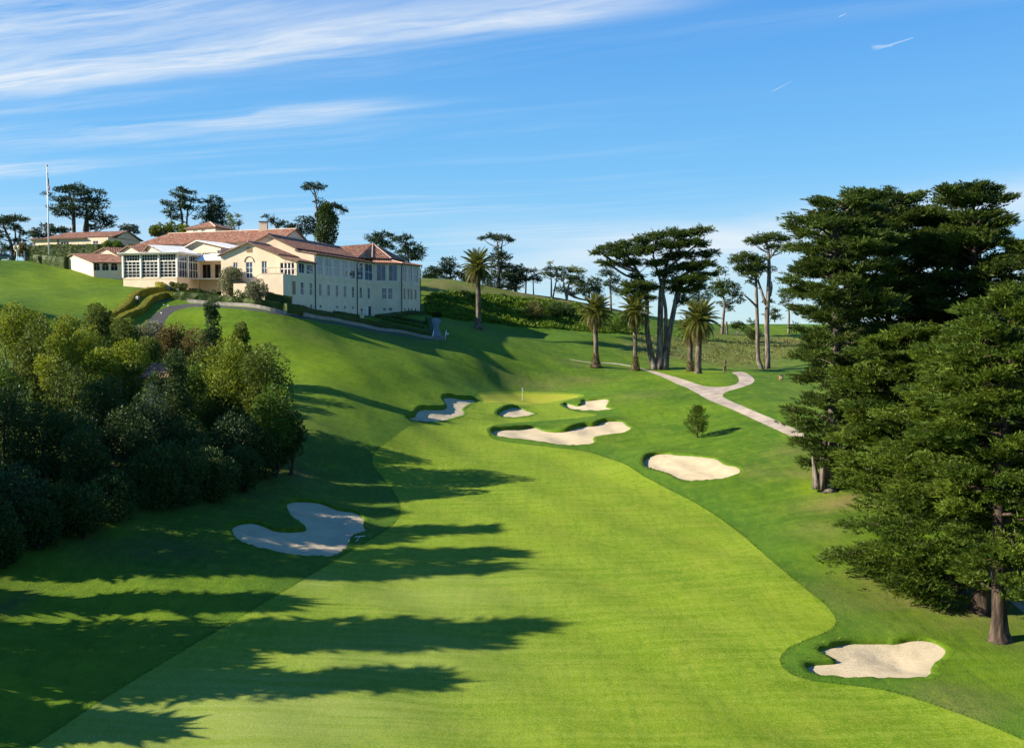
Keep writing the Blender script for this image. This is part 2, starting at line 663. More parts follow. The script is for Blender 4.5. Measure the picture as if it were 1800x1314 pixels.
FAIRWAY_PX = [(-160, 1470), (-60, 1385), (55, 1314), (190, 1222), (345, 1130), (480, 1050), (560, 1002), (640, 955), (690, 925),
              (705, 905), (702, 880), (684, 850), (660, 825), (652, 805), (666, 785), (690, 770), (705, 757), (714, 751),
              (726, 747), (770, 743), (805, 730), (832, 710), (836, 694), (850, 688), (918, 687), (1000, 690), (1034, 694),
              (1012, 700), (988, 706), (986, 716), (1010, 724), (1050, 727), (1048, 731), (1000, 736), (940, 741), (890, 746),
              (866, 752), (856, 760), (864, 772), (900, 778), (960, 785), (1010, 790), (1040, 795), (1075, 808), (1110, 824), (1140, 843),
              (1180, 862), (1230, 887), (1290, 927), (1350, 980), (1410, 1030), (1455, 1065), (1472, 1090), (1462, 1110),
              (1420, 1126), (1385, 1140), (1368, 1160), (1378, 1182), (1420, 1197), (1480, 1203), (1560, 1212),
              (1640, 1237), (1720, 1266), (1800, 1300), (1960, 1375), (2050, 1470)]
GREEN_PX = [(842, 693.5), (880, 692), (918, 691.5), (970, 692), (1024, 695), (1005, 700), (978, 705), (950, 709), (918, 710.5),
            (880, 710.5), (848, 709), (851, 703), (846, 698)]
BUNKERS = [
    ("big heart shaped sand bunker lying in the left shadow beside the rake",
     z((0, 840), 2.5714, [(1290, 107), (1420, 107), (1480, 125), (1530, 148), (1600, 152), (1645, 180), (1640, 215), (1660, 240),
                          (1610, 250), (1575, 275), (1570, 310), (1540, 335), (1500, 357), (1330, 350), (1200, 325), (1080, 285),
                          (1055, 255), (1045, 222), (1100, 205), (1150, 203), (1200, 220), (1240, 240), (1300, 245), (1380, 240),
                          (1388, 225), (1360, 200), (1320, 175), (1305, 150)]), 0.42),
    ("sunlit sand bunker nearest the camera beside the big cypress trunks",
     z((1360, 700), 2.627, [(205, 1165), (260, 1150), (340, 1130), (440, 1132), (520, 1130), (560, 1135), (640, 1115), (720, 1118),
                            (770, 1140), (800, 1165), (770, 1200), (715, 1240), (745, 1295), (400, 1290), (250, 1285), (170, 1270),
                            (145, 1245), (175, 1230), (250, 1225), (302, 1222), (260, 1195), (225, 1180)]), 0.36),
    ("oval sand bunker just below the lone little pine",
     z((1020, 600), 4.2857, [(485, 885), (545, 855), (640, 843), (740, 858), (850, 860), (960, 875), (1030, 885), (1060, 910),
                             (1090, 930), (1170, 940), (1210, 965), (1190, 995), (1110, 1030), (860, 1053), (750, 1045), (690, 1010),
                             (640, 990), (540, 965), (490, 950), (480, 920)]), .85),
    ("long sand bunker with a lobed far edge in front of the green",
     z((700, 620), 4.2857, [(700, 600), (730, 582), (850, 580), (950, 575), (1030, 560), (1060, 575), (1120, 595), (1250, 600),
                            (1330, 570), (1400, 550), (1480, 555), (1540, 520), (1600, 515), (1690, 515), (1715, 545), (1755, 565),
                            (1740, 585), (1680, 605), (1560, 620), (1500, 630), (1460, 640), (1480, 675), (1440, 690), (1330, 700),
                            (1220, 695), (1100, 675), (970, 655), (850, 645), (760, 630), (710, 618)]), 1.0),
    ("smallest sand bunker, tucked under the front edge of the green",
     z((700, 620), 4.2857, [(745, 470), (790, 435), (840, 417), (890, 413), (940, 422), (975, 440), (1035, 455), (1000, 470),
                            (940, 483), (850, 487), (775, 482)]), 0.9),
    ("branching sand bunker at the left edge of the green",
     z((700, 620), 4.2857, [(60, 490), (130, 488), (135, 450), (180, 425), (260, 430), (340, 430), (375, 405), (345, 370), (335, 340),
                            (400, 335), (450, 348), (510, 355), (575, 352), (580, 360), (520, 390), (470, 425), (490, 435),
                            (495, 465), (440, 485), (370, 500), (330, 517), (250, 520), (120, 510), (85, 502)]), 1.0),
    ("ragged sand bunker at the right edge of the green",
     z((700, 620), 4.2857, [(1245, 400), (1260, 382), (1310, 390), (1350, 405), (1390, 390), (1380, 365), (1440, 362), (1510, 352),
                            (1575, 347), (1590, 365), (1555, 405), (1580, 415), (1625, 420), (1600, 428), (1520, 435), (1400, 437),
                            (1290, 425), (1255, 412)]), 0.8),
]
PATH_PX = z((1020, 600), 4.2857, [(150, 163), (260, 168), (390, 191), (470, 209), (570, 247), (720, 312), (870, 382), (970, 442),
                                  (1100, 493), (1240, 553), (1400, 628), (1560, 703), (1700, 763)]) + [
    (1440, 787), (1540, 838), (1660, 925), (1780, 1068), (1900, 1130), (1910, 1075), (1800, 1032), (1700, 900), (1570, 825), (1452, 770)] + \
    z((1020, 600), 4.2857, [(1740, 720), (1600, 650), (1460, 585), (1300, 520), (1150, 455), (1080, 422), (1070, 402), (1100, 376),
                            (1200, 350), (1290, 320), (1315, 295), (1300, 270), (1260, 242), (1220, 226), (1130, 228), (1180, 255),
                            (1200, 290), (1180, 320), (1110, 340), (980, 343), (900, 328), (820, 298), (720, 268), (600, 233),
                            (480, 203), (400, 186), (280, 162), (150, 156)])
DRIVE_PX = [(150, 590), (205, 560), (225, 551), (243, 540), (262, 528), (290, 521), (312, 519), (340, 521), (330, 525), (300, 526),
            (275, 531), (258, 540), (250, 552), (225, 561), (200, 572), (165, 600)]
PATH2_PX = [(250, 590), (262, 562), (275, 549), (290, 540), (330, 532.5), (400, 537), (500, 551), (600, 568.5), (700, 586), (765, 598.5), (768, 601),
            (700, 589), (600, 572), (500, 555), (420, 542.5), (350, 538), (312, 543), (294, 557), (286, 575), (275, 600)]
WALK_PX = [(757, 562), (768, 556), (776, 562), (771, 575), (781, 597), (764, 597), (760, 575)]
THIN_PX = [(1000, 630.8), (1026, 634.8), (1056, 639.3), (1056, 640.4), (1026, 635.7), (1000, 631.5)]


def world_poly(px, smooth=1):
    P = chaikin(px, smooth) if smooth else np.asarray(px, float)
    return hit(P)[:, :2]


FAIRWAY = world_poly(FAIRWAY_PX, 2)
GREEN = world_poly(GREEN_PX, 2)
PATH = world_poly(PATH_PX, 1)
DRIVE = world_poly(DRIVE_PX, 1)
PATH2 = world_poly(PATH2_PX, 1)
WALK = world_poly(WALK_PX, 0)
THIN = world_poly(THIN_PX, 0)


def ccw(P):
    a = np.roll(P, -1, 0)
    return P if (P[:, 0] * a[:, 1] - a[:, 0] * P[:, 1]).sum() > 0 else P[::-1]


def resample(P, d):
    out = []
    for a, b in zip(P, np.roll(P, -1, 0)):
        n = max(1, int(np.hypot(*(b - a)) / d + .5))
        out += [a + (b - a) * k / n for k in range(n)]
    return np.array(out)


def lip_dir(nrm):
    return np.clip(nrm @ np.array([-0.60, 0.80]), 0, 1) ** 0.8


SAND = []        # (sand polygon, hole polygon, per-vertex lip height)
for lab, px, hl in BUNKERS:
    P = ccw(world_poly(px, 2))
    dm = 0.35 if P[:, 1].mean() < 130 else 0.6
    P = resample(P, dm)
    e = np.roll(P, -2, 0) - np.roll(P, 2, 0)
    nr = np.stack([e[:, 1], -e[:, 0]], 1)
    nr /= np.linalg.norm(nr, axis=1)[:, None] + 1e-9
    lf = lip_dir(nr)
    for _ in range(3):
        lf = (np.roll(lf, 1) + lf * 2 + np.roll(lf, -1)) / 4
    lip = 0.50 * hl * lf * (0.85 + 0.3 * rng.random(len(P)))
    for _ in range(2):
        lip = (np.roll(lip, 1) + lip * 2 + np.roll(lip, -1)) / 4
    H = P + nr * (0.10 + 0.28 * lf)[:, None]
    SAND.append((lab, P, H, lip, nr))


def bunker_field(q):
    """height of turf mounds round the bunkers and distance to the nearest sand"""
    add = np.zeros(len(q))
    dist = np.full(len(q), 99.0)
    for lab, P, H, lip, nr in SAND:
        c = P.mean(0)
        r = np.max(np.hypot(*(P - c).T)) + 9
        m = np.hypot(*(q - c).T) < r
        if not m.any():
            continue
        d, i = sdist(P, q[m])
        l = lip[i]
        far = np.clip(d, 0, None)
        b = l * (1 - sstep(0.4, 6.5, far)) + 0.06 * (1 - sstep(0.2, 2.0, far))
        add[m] = np.maximum(add[m], b)
        dist[m] = np.minimum(dist[m], d)
    return add, dist


def gz(x, y):
    x = np.atleast_1d(np.asarray(x, float))
    y = np.atleast_1d(np.asarray(y, float))
    a, _ = bunker_field(np.stack([x, y], 1))
    return base_h(x, y) + a


def on_ground(px, py):
    p = hit([(px, py)])[0]
    p[2] = gz(p[0], p[1])[0]
    return p


# ---------------------------------------------------------------- materials of the ground
def turf(name, kind):
    m, nt, b = new_mat(name)
    L = nt.links
    pos = n_pos(nt)
    big = n_noise(nt, pos, 0.045, 4.0, 0.6, 0.6)
    mid = n_noise(nt, pos, 0.32, 5.0, 0.62, 0.4)
    mow = n_noise(nt, n_pos(nt, (0.10, 1.5, 0.3), 0.62), 1.0, 3.0, 0.6, 0.5)
    mow2 = n_noise(nt, n_pos(nt, (1.7, 0.09, 0.3), 0.10), 1.0, 3.0, 0.6, 0.3)
    blade = n_noise(nt, n_pos(nt, (1, 1, 1)), 5.5, 5.0, 0.75)
    grain = n_noise(nt, n_pos(nt, (1, .6, 1)), 17.0, 3.0, 0.7)
    if kind == 'fairway':
        c = n_mix(nt, n_ramp(nt, big, .35, .65), (0.115, 0.200, 0.003), (0.186, 0.268, 0.008))
        c = n_mix(nt, n_ramp(nt, mid, .45, .75, 0, .55), c, (0.255, 0.260, 0.030))
        c = n_mix(nt, n_ramp(nt, mow, .42, .60, 0, .50), c, (0.245, 0.320, 0.028))
        c = n_mix(nt, n_ramp(nt, mow2, .45, .65, 0, .30), c, (0.085, 0.180, 0.006))
        tuft = n_noise(nt, n_pos(nt, (1.0, .6, 1.0), .5), 1.6, 6.0, .72, .4)
        c = n_mix(nt, n_ramp(nt, tuft, .50, .34, 0, .40), c, (0.055, 0.135, 0.003))
        c = n_mix(nt, n_ramp(nt, tuft, .52, .68, 0, .45), c, (0.27, 0.335, 0.030))
        pale = n_attr(nt, 'pale')
        c = n_mix(nt, n_math(nt, 'MULTIPLY', pale, n_ramp(nt, mow, .30, .66, .45, 1.0)), c, (0.285, 0.335, 0.085))
        c = n_mix(nt, n_ramp(nt, blade, .47, .64, 0, .65), c, (0.28, 0.335, 0.045))
        bs = 0.35
    elif kind == 'green':
        c = n_mix(nt, n_ramp(nt, mid, .3, .7), (0.30, 0.325, 0.022), (0.37, 0.365, 0.040))
        c = n_mix(nt, n_ramp(nt, blade, .5, .8, 0, .3), c, (0.40, 0.42, 0.08))
        bs = 0.1
    else:
        c = n_mix(nt, n_ramp(nt, big, .36, .64), (0.050, 0.118, 0.004), (0.108, 0.185, 0.005))
        c = n_mix(nt, n_ramp(nt, mid, .46, .76, 0, .6), c, (0.175, 0.235, 0.022))
        c = n_mix(nt, n_ramp(nt, mow, .44, .66, 0, .38), c, (0.155, 0.255, 0.018))
        c = n_mix(nt, n_ramp(nt, mow2, .47, .67, 0, .35), c, (0.048, 0.120, 0.008))
        # first cut: the darker mown collar along the fairway
        fw = n_attr(nt, 'fw')
        c = n_mix(nt, n_ramp(nt, fw, 6.5, .6, 0, .62), c, (0.062, 0.150, 0.012))
        # sun-bleached turf, bare soil under the trees
        dry = n_attr(nt, 'dry')
        dn = n_math(nt, 'MULTIPLY', dry, n_ramp(nt, mid, .30, .56, 0.40, 1.25))
        c = n_mix(nt, n_math(nt, 'MULTIPLY', dn, 0.85, True), c, n_mix(nt, n_ramp(nt, blade, .35, .65), (0.165, 0.125, 0.050), (0.265, 0.215, 0.085)))
        lush = n_attr(nt, 'lush')
        c = n_mix(nt, n_math(nt, 'MULTIPLY', lush, n_ramp(nt, mid, .3, .7, .5, 1.0)), c, (0.192, 0.285, 0.003))
        soil = n_attr(nt, 'soil')
        c = n_mix(nt, n_math(nt, 'MULTIPLY', soil, n_ramp(nt, mid, .3, .6, .5, 1.0), True), c,
                  n_mix(nt, n_ramp(nt, blade, .35, .65), (0.050, 0.036, 0.022), (0.11, 0.085, 0.05)))
        tuft = n_noise(nt, n_pos(nt, (1.0, .55, 1.0), .3), 1.15, 5.0, .68, .5)
        c = n_mix(nt, n_ramp(nt, tuft, .50, .33, 0, .55), c, n_mix(nt, .55, c, (0.020, 0.055, 0.003)))
        c = n_mix(nt, n_ramp(nt, tuft, .52, .70, 0, .45), c, (0.205, 0.265, 0.012))
        c = n_mix(nt, n_ramp(nt, blade, .52, .82, 0, .5), c, (0.185, 0.26, 0.035))
        c = n_mix(nt, n_ramp(nt, blade, .48, .22, 0, .5), c, (0.035, 0.085, 0.006))
        bs = 0.8
    c = n_mix(nt, n_ramp(nt, grain, .35, .7, 0, 1), n_mix(nt, .40, c, (0.02, 0.05, 0.004)), c)
    L.new(c, b.inputs['Base Color'])
    b.inputs['Roughness'].default_value = 0.85
    b.inputs['Specular IOR Level'].default_value = 0.12
    h = n_math(nt, 'ADD', blade, n_math(nt, 'MULTIPLY', grain, 0.5))
    n_bump(nt, h, bs, 0.10, b)
    return m


M = {}
M['rough'] = turf('rough_turf', 'rough')
M['fairway'] = turf('fairway_turf', 'fairway')
M['green'] = turf('green_turf', 'green')


def sand_mat():
    m, nt, b = new_mat('bunker_sand')
    pos = n_pos(nt)
    n1 = n_noise(nt, pos, 0.5, 4.0)
    n2 = n_noise(nt, n_pos(nt, (1.2, 5.0, 1), 0.2), 1.6, 4.0, 0.6, 0.8)
    n3 = n_noise(nt, pos, 9.0, 4.0, 0.7)
    c = n_mix(nt, n_ramp(nt, n1, .3, .7), (0.435, 0.36, 0.232), (0.51, 0.425, 0.285))
    c = n_mix(nt, n_ramp(nt, n2, .42, .68, 0, .45), c, (0.38, 0.305, 0.195))
    c = n_mix(nt, n_ramp(nt, n3, .5, .8, 0, .4), c, (0.36, 0.29, 0.19))
    nt.links.new(c, b.inputs['Base Color'])
    b.inputs['Roughness'].default_value = 0.95
    b.inputs['Specular IOR Level'].default_value = 0.05
    # rake lines
    wv = nt.nodes.new('ShaderNodeTexWave')
    wv.inputs['Scale'].default_value = 1.9
    wv.inputs['Distortion'].default_value = 5.0
    wv.inputs['Detail'].default_value = 3.0
    wv.inputs['Detail Scale'].default_value = 0.35
    nt.links.new(n_pos(nt, (1, .45, 1), .25), wv.inputs['Vector'])
    hh = n_math(nt, 'ADD', n2, n_math(nt, 'MULTIPLY', n3, .5))
    n_bump(nt, n_math(nt, 'ADD', hh, n_math(nt, 'MULTIPLY', wv.outputs['Fac'], .035)), 0.7, 0.12, b)
    return m


M['sand'] = sand_mat()
M['path'] = plain('path_concrete', (0.33, 0.275, 0.222), 0.9, 0.2, 0.6, 0.1, bump=.2)
M['walk'] = plain('old_concrete', (0.20, 0.185, 0.165), 0.9, 0.2, 1.0, 0.1, bump=.2)
M['asphalt'] = plain('asphalt', (0.060, 0.058, 0.055), 0.9, 0.2, 1.2, 0.2, bump=.2)

# ---------------------------------------------------------------- the ground sheet, cut along every edge
DRY = [(1130, 610, 26, 7, 1.0), (1300, 590, 60, 9, .55), (1390, 600, 60, 7, 1.0), (1480, 880, 70, 14, .9), (1410, 830, 40, 12, .6), (1690, 1040, 80, 10, .8),
       (1700, 1075, 70, 10, .8), (1640, 1060, 120, 40, .75), (1690, 1230, 70, 25, .55), (1560, 1020, 80, 20, .5), (1440, 930, 60, 20, .35), (1330, 830, 40, 14, .3), (1450, 700, 60, 30, .2), (1000, 505, 120, 9, 1.0), (880, 508, 140, 10, .75),
       (780, 495, 60, 8, .6), (920, 672, 60, 6, .55), (1015, 668, 60, 6, .5), (960, 675, 80, 5, .4), (1120, 695, 60, 8, .3),
       (1000, 520, 60, 7, 1.0), (1260, 640, 70, 5, .5), (1200, 625, 80, 8, .8), (1350, 640, 90, 8, .35), (1480, 1050, 80, 30, .35), (540, 590, 80, 12, .35), (440, 610, 60, 15, .3),
       (1400, 790, 60, 10, .4), (1020, 640, 50, 5, .3)]
PALE = [(430, 1250, 330, 90, .95), (760, 1040, 170, 50, .55), (250, 1300, 200, 60, .8), (700, 1150, 200, 60, .7), (560, 1020, 60, 20, .7)]
LUSH = [(100, 490, 140, 40, .8), (180, 530, 90, 20, .8), (330, 560, 80, 20, .8), (420, 590, 100, 30, .85), (560, 640, 130, 45, .9), (700, 640, 60, 25, .5),
        (1210, 650, 60, 10, .8), (850, 600, 120, 14, .5), (100, 1180, 200, 90, .55), (300, 1060, 200, 40, .5), (990, 560, 40, 6, .3),
        (1420, 855, 20, 8, .9), (1500, 980, 90, 30, .35), (640, 660, 60, 20, .5), (1470, 840, 15, 6, .8)]
SOIL = [(250, 960, 160, 16, .7), (520, 830, 40, 14, .8), (450, 870, 60, 12, .7), (300, 780, 260, 130, 1.0), (100, 850, 120, 110, 1.0),
        (20, 1060, 30, 14, .8), (1160, 640, 22, 4, .8), (1340, 645, 22, 4, .6), (1760, 1120, 40, 9, .7), (1790, 1060, 40, 30, .5),
        (640, 580, 110, 6, .5), (380, 530, 60, 6, .7), (300, 500, 30, 5, .8), (150, 650, 200, 50, .8)]


DRY_POLY = [([(742, 489), (800, 498), (880, 510), (960, 515), (1035, 521), (1062, 548), (1000, 536), (930, 527), (870, 519), (800, 513), (745, 518)], .85),
            ([(1112, 586), (1160, 592), (1250, 596), (1330, 592), (1400, 598), (1400, 628), (1330, 640), (1260, 642), (1200, 634), (1125, 622)], .55)]


def blob_attr(q, z_, L):
    """soft patches on the ground; each given where it lies in the photo, turned into ground ellipses"""
    out = np.zeros(len(q))
    for px, py, rx, ry, a in L:
        c, ex, ey0, ey1 = hit([(px, py), (px + rx, py), (px, py - ry), (px, py + ry)])
        rxw = max(abs(ex[0] - c[0]), 0.5)
        ryw = min(max(abs(ey0[1] - ey1[1]) / 2, 3.0), 22)
        d = ((q[:, 0] - c[0]) / rxw) ** 2 + ((q[:, 1] - c[1]) / ryw) ** 2
        out = np.maximum(out, a * np.exp(-d * 0.9))
    return out


def build_ground():
    r = np.random.default_rng(5)
    pts = []
    Y = 30.0
    while Y < 470:
        st = max(0.42, Y * 0.0078) * (1.0 if Y < 260 else 1.8)
        W = Y * 0.60 + 12
        n = int(2 * W / st)
        xs = np.linspace(-W, W, n)
        pts.append(np.stack([xs + r.uniform(-.3, .3, n) * st, Y + r.uniform(-.3, .3, n) * st], 1))
        Y += st
    # sparse rest, out to the horizon
    for R in (60, 90, 130, 180, 250, 330, 430, 560, 750, 1000, 1400, 2000, 3000, 4500, 6500):
        n = 60
        a = np.linspace(0, 2 * np.pi, n, endpoint=False) + r.uniform(0, .1)
        q = np.stack([R * np.cos(a), R * np.sin(a)], 1)
        m = ~((q[:, 1] > 28) & (q[:, 1] < 475) & (np.abs(q[:, 0]) < np.abs(q[:, 1]) * .60 + 16))
        pts.append(q[m])
    for gx in np.arange(-40, 41, 10):
        for gy in np.arange(-40, 21, 10):
            pts.append(np.array([[gx, gy]], float))
    pts = np.vstack(pts)
    holes = [s[2] for s in SAND]
    polys = [FAIRWAY, GREEN, PATH, DRIVE, PATH2, WALK, THIN] + holes
    # keep free points away from the edges
    keep = np.ones(len(pts), bool)
    for P in polys:
        c = P.mean(0)
        rad = np.max(np.hypot(*(P - c).T)) + 3
        m = np.where(np.hypot(*(pts - c).T) < rad)[0]
        d, _ = sdist(P, pts[m])
        keep[m[np.abs(d) < 0.22]] = False
    pts = pts[keep]
    verts = [Vector(p) for p in pts]
    edges = []
    for P in polys:
        Q = P if any(P is h for h in holes) else resample(P, 1.2)
        k = len(verts)
        verts += [Vector(p) for p in Q]
        edges += [(k + i, k + (i + 1) % len(Q)) for i in range(len(Q))]
    ov, oe, of, *_ = delaunay_2d_cdt(verts, edges, [], 0, 1e-5)
    q = np.array([(v.x, v.y) for v in ov])
    F = np.array([f for f in of if len(f) == 3])
    zz = base_h(q[:, 0], q[:, 1])
    add, bd = bunker_field(q)
    zz = zz + add
    e = 0.25
    gx = (base_h(q[:, 0] + e, q[:, 1]) - base_h(q[:, 0] - e, q[:, 1])) / (2 * e)
    gy = (base_h(q[:, 0], q[:, 1] + e) - base_h(q[:, 0], q[:, 1] - e)) / (2 * e)
    a1, _ = bunker_field(q + [e, 0])
    a0, _ = bunker_field(q - [e, 0])
    b1, _ = bunker_field(q + [0, e])
    b0, _ = bunker_field(q - [0, e])
    gx += (a1 - a0) / (2 * e)
    gy += (b1 - b0) / (2 * e)
    nrm = np.stack([-gx, -gy, np.ones(len(q))], 1)
    nrm /= np.linalg.norm(nrm, axis=1)[:, None]
    V = np.column_stack([q, zz])
    near = (q[:, 1] > 25) & (q[:, 1] < 500) & (np.abs(q[:, 0]) < q[:, 1] * .62 + 20)
    fw = np.full(len(q), 50.0)
    d, _ = sdist(FAIRWAY, q[near])
    fw[near] = d
    dry = blob_attr(q, zz, DRY)
    for px, a in DRY_POLY:
        W = hit(px)[:, :2]
        c = W.mean(0)
        m = np.where(np.hypot(*(q - c).T) < np.max(np.hypot(*(W - c).T)) + 20)[0]
        d, _ = sdist(W, q[m])
        dry[m] = np.maximum(dry[m], a * sstep(3.0, -3.0, d))
    lush = blob_attr(q, zz, LUSH)
    pale = blob_attr(q, zz, PALE)
    soil = blob_attr(q, zz, SOIL)
    C = q[F].mean(1)
    reg = np.zeros(len(F), int)
    reg[pip(FAIRWAY, C)] = 1
    reg[pip(GREEN, C)] = 2
    for P in (PATH, THIN):
        reg[pip(P, C)] = 3
    for P in (DRIVE, PATH2):
        reg[pip(P, C)] = 4
    reg[pip(WALK, C)] = 5
    for h in holes:
        reg[pip(h, C)] = 9
    # one winding
    A = V[F[:, 1]] - V[F[:, 0]]
    B = V[F[:, 2]] - V[F[:, 0]]
    flip = (A[:, 0] * B[:, 1] - A[:, 1] * B[:, 0]) < 0
    F[flip] = F[flip][:, ::-1]
    for k, name, mt in ((0, 'ground', M['rough']), (1, 'fairway', M['fairway']), (2, 'putting_green', M['green']),
                        (3, 'cart_path', M['path']), (4, 'driveway', M['asphalt']), (5, 'garden_walk', M['walk'])):
        f = F[reg == k]
        if len(f) == 0:
            continue
        u, inv = np.unique(f, return_inverse=True)
        f2 = inv.reshape(f.shape)
        me = mesh_from(name, V[u], f2, mt, True,
                       {'fw': fw[u], 'dry': dry[u], 'lush': lush[u], 'soil': soil[u], 'pale': pale[u]})
        me.normals_split_custom_set_from_vertices([tuple(n) for n in nrm[u]])
        tag(link(name, me), kind='structure')


build_ground()


def build_bunkers():
    r = np.random.default_rng(8)
    for lab, P, H, lip, nr in SAND:
        Y = P[:, 1].mean()
        c = P.mean(0)
        cz = base_h(c[0], c[1])[0]
        root = empty('sand_bunker', (c[0], c[1], cz), lab, 'bunker', 'sand bunkers along the hole')
        # the sand, a shallow dish that climbs to the far face
        st = 0.5 if Y < 130 else 0.8
        lo, hi = P.min(0), P.max(0)
        gxx, gyy = np.meshgrid(np.arange(lo[0], hi[0], st), np.arange(lo[1], hi[1], st))
        g = np.stack([gxx.ravel(), gyy.ravel()], 1) + r.uniform(-.2, .2, (gxx.size, 2)) * st
        d, _ = sdist(P, g)
        g = g[d < -0.25]
        vs = [Vector(p) for p in P] + [Vector(p) for p in g]
        ed = [(i, (i + 1) % len(P)) for i in range(len(P))]
        ov, oe, of, *_ = delaunay_2d_cdt(vs, ed, [], 1, 1e-5)
        q = np.array([(v.x, v.y) for v in ov])
        F = np.array([f for f in of if len(f) == 3])
        d, _ = sdist(P, q)
        dd = np.clip(-d, 0, None)
        zz = base_h(q[:, 0], q[:, 1]) - 0.05 - 0.22 * sstep(0, 3.0, dd) + 0.03 * r.standard_normal(len(q)) * (dd > .2)
        zz += 0.10 * np.sin(q[:, 0] * 1.3 + q[:, 1] * .4) * sstep(.3, 2, dd)
        A = q[F[:, 1]] - q[F[:, 0]]
        B = q[F[:, 2]] - q[F[:, 0]]
        fl = A[:, 0] * B[:, 1] - A[:, 1] * B[:, 0] < 0
        F[fl] = F[fl][:, ::-1]
        V = np.column_stack([q, zz]) - [c[0], c[1], cz]
        link('sand', mesh_from('sand', V, F, M['sand'], True), root)
        # turf face: sand edge -> roll-over -> ground edge
        zs = base_h(P[:, 0], P[:, 1]) - 0.06
        zh = gz(H[:, 0], H[:, 1])
        inn = P - nr * 0.04
        mid = P + nr * (0.05 + 0.06 * lip)[:, None]
        rough_ = 0.04 * r.standard_normal(len(P))
        rows = [np.column_stack([inn, zs - .12]), np.column_stack([mid, zs + (zh - zs) * .72 + rough_]),
                np.column_stack([P + nr * (0.10 + 0.2 * np.minimum(lip, 1))[:, None], zh + .05 + rough_]),
                np.column_stack([H + nr * 0.45, gz(*(H + nr * .45).T) + .004])]
        n = len(P)
        i = np.arange(n)
        j = (i + 1) % n
        Q = np.vstack([np.stack([k * n + j, k * n + i, (k + 1) * n + i, (k + 1) * n + j], 1) for k in range(3)])
        V = np.vstack(rows) - [c[0], c[1], cz]
        z0 = np.zeros(4 * n)
        dfw, _ = sdist(FAIRWAY, np.vstack([x[:, :2] for x in rows]))
        link('turf_lip', mesh_from('turf_lip', V, Q, M['rough'], True, {'fw': dfw, 'dry': z0, 'lush': z0, 'soil': z0}), root)
        # long fringe grass on the raised lip
        per = int(16 * (1.0 if Y < 130 else .8))
        idx = np.repeat(np.arange(n), per)
        wgt = np.clip(lip * 1.6 - .08, 0, 1)
        keep = r.random(len(idx)) < wgt[idx]
        idx = idx[keep]
        m = len(idx)
        a = r.uniform(-.25, .55, m)
        pb = P[idx] + nr[idx] * a[:, None] + r.uniform(-.3, .3, (m, 2))
        din, _ = sdist(P, pb)
        ok = din > 0.02
        pb, idx = pb[ok], idx[ok]
        m = len(idx)
        f = sstep(0.0, .35, np.clip(din[ok], 0, 1))
        zb = zs[idx] + (zh[idx] - zs[idx]) * (.2 + .8 * f)
        hgt = r.uniform(.10, .30, m) * (.55 + .6 * np.minimum(lip[idx], 1))
        lean = r.standard_normal((m, 2)) * .10 - nr[idx] * r.uniform(0, .14, m)[:, None]
        ang = r.uniform(0, np.pi, m)
        wv = np.stack([np.cos(ang), np.sin(ang)], 1) * r.uniform(.03, .07, m)[:, None]
        b0 = np.column_stack([pb - wv, zb])
        b1 = np.column_stack([pb + wv, zb])
        tp = np.column_stack([pb + lean, zb + hgt])
        V = np.stack([b0, b1, tp], 1).reshape(-1, 3) - [c[0], c[1], cz]
        o = link('fringe_grass', mesh_from('fringe_grass', V, np.arange(3 * m).reshape(-1, 3), M['fringe'], False,
                                           {'tint': np.repeat(r.random(m), 3)}), root)
        o["kind"] = "stuff"


def edge_grass():
    """the taller first row of rough where the mown fairway ends"""
    r = np.random.default_rng(17)
    Q = resample(FAIRWAY, .25)
    Q = Q[(Q[:, 1] < 150) & (np.abs(Q[:, 0]) < Q[:, 1] * .55)]
    k = np.repeat(np.arange(len(Q)), 7)
    q = Q[k] + r.normal(0, .16, (len(k), 2))
    d, _ = sdist(FAIRWAY, q)
    q = q[d > -.05]
    n = len(q)
    zb = gz(q[:, 0], q[:, 1])
    a = r.uniform(0, np.pi, n)
    wv = np.stack([np.cos(a), np.sin(a)], 1) * r.uniform(.02, .045, n)[:, None]
    tp = q + r.normal(0, .05, (n, 2))
    V = np.stack([np.column_stack([q - wv, zb - .01]), np.column_stack([q + wv, zb - .01]), np.column_stack([tp, zb + r.uniform(.05, .14, n)])], 1).reshape(-1, 3)
    tag(link('edge_grass', mesh_from('edge_grass', V, np.arange(3 * n).reshape(-1, 3), M['edge'], False, {'tint': np.repeat(r.random(n), 3)})),
        kind='stuff', label='taller grass along the mown edge of the fairway', cat='grass')


M['edge'] = leaf_mat('edge_blades', (0.070, 0.135, 0.005), (0.16, 0.225, 0.015), 0.4)
edge_grass()
M['fringe'] = leaf_mat('fringe_blades', (0.075, 0.130, 0.010), (0.24, 0.23, 0.05), 0.35)
build_bunkers()

# ================================================================ building tools and materials
M['stucco'] = plain('cream_stucco', (0.74, 0.595, 0.42), 0.9, 0.07, 0.5, 0.1, bump=.08)
M['white'] = plain('white_paint', (0.76, 0.73, 0.66), 0.6, 0.05, 1.0, 0.3)
M['grey_roof'] = plain('flat_roof_membrane', (0.62, 0.61, 0.60), 0.8, 0.12, .8, 0.2)
M['awning'] = plain('white_canvas', (0.80, 0.80, 0.80), 0.8, 0.04, 1.0, 0.1)
M['dark_metal'] = plain('dark_painted_metal', (0.035, 0.034, 0.036), 0.5, 0.1, 1.0, 0.4)
M['copper'] = plain('dull_gutter_metal', (0.07, 0.062, 0.058), 0.5, 0.15, 1.0, 0.4)
M['tan'] = plain('tan_shutter', (0.33, 0.22, 0.12), 0.7, 0.1, 1.0, 0.2)
M['door'] = plain('dark_blue_door', (0.02, 0.025, 0.045), 0.4, 0.1, 1.0, 0.4)
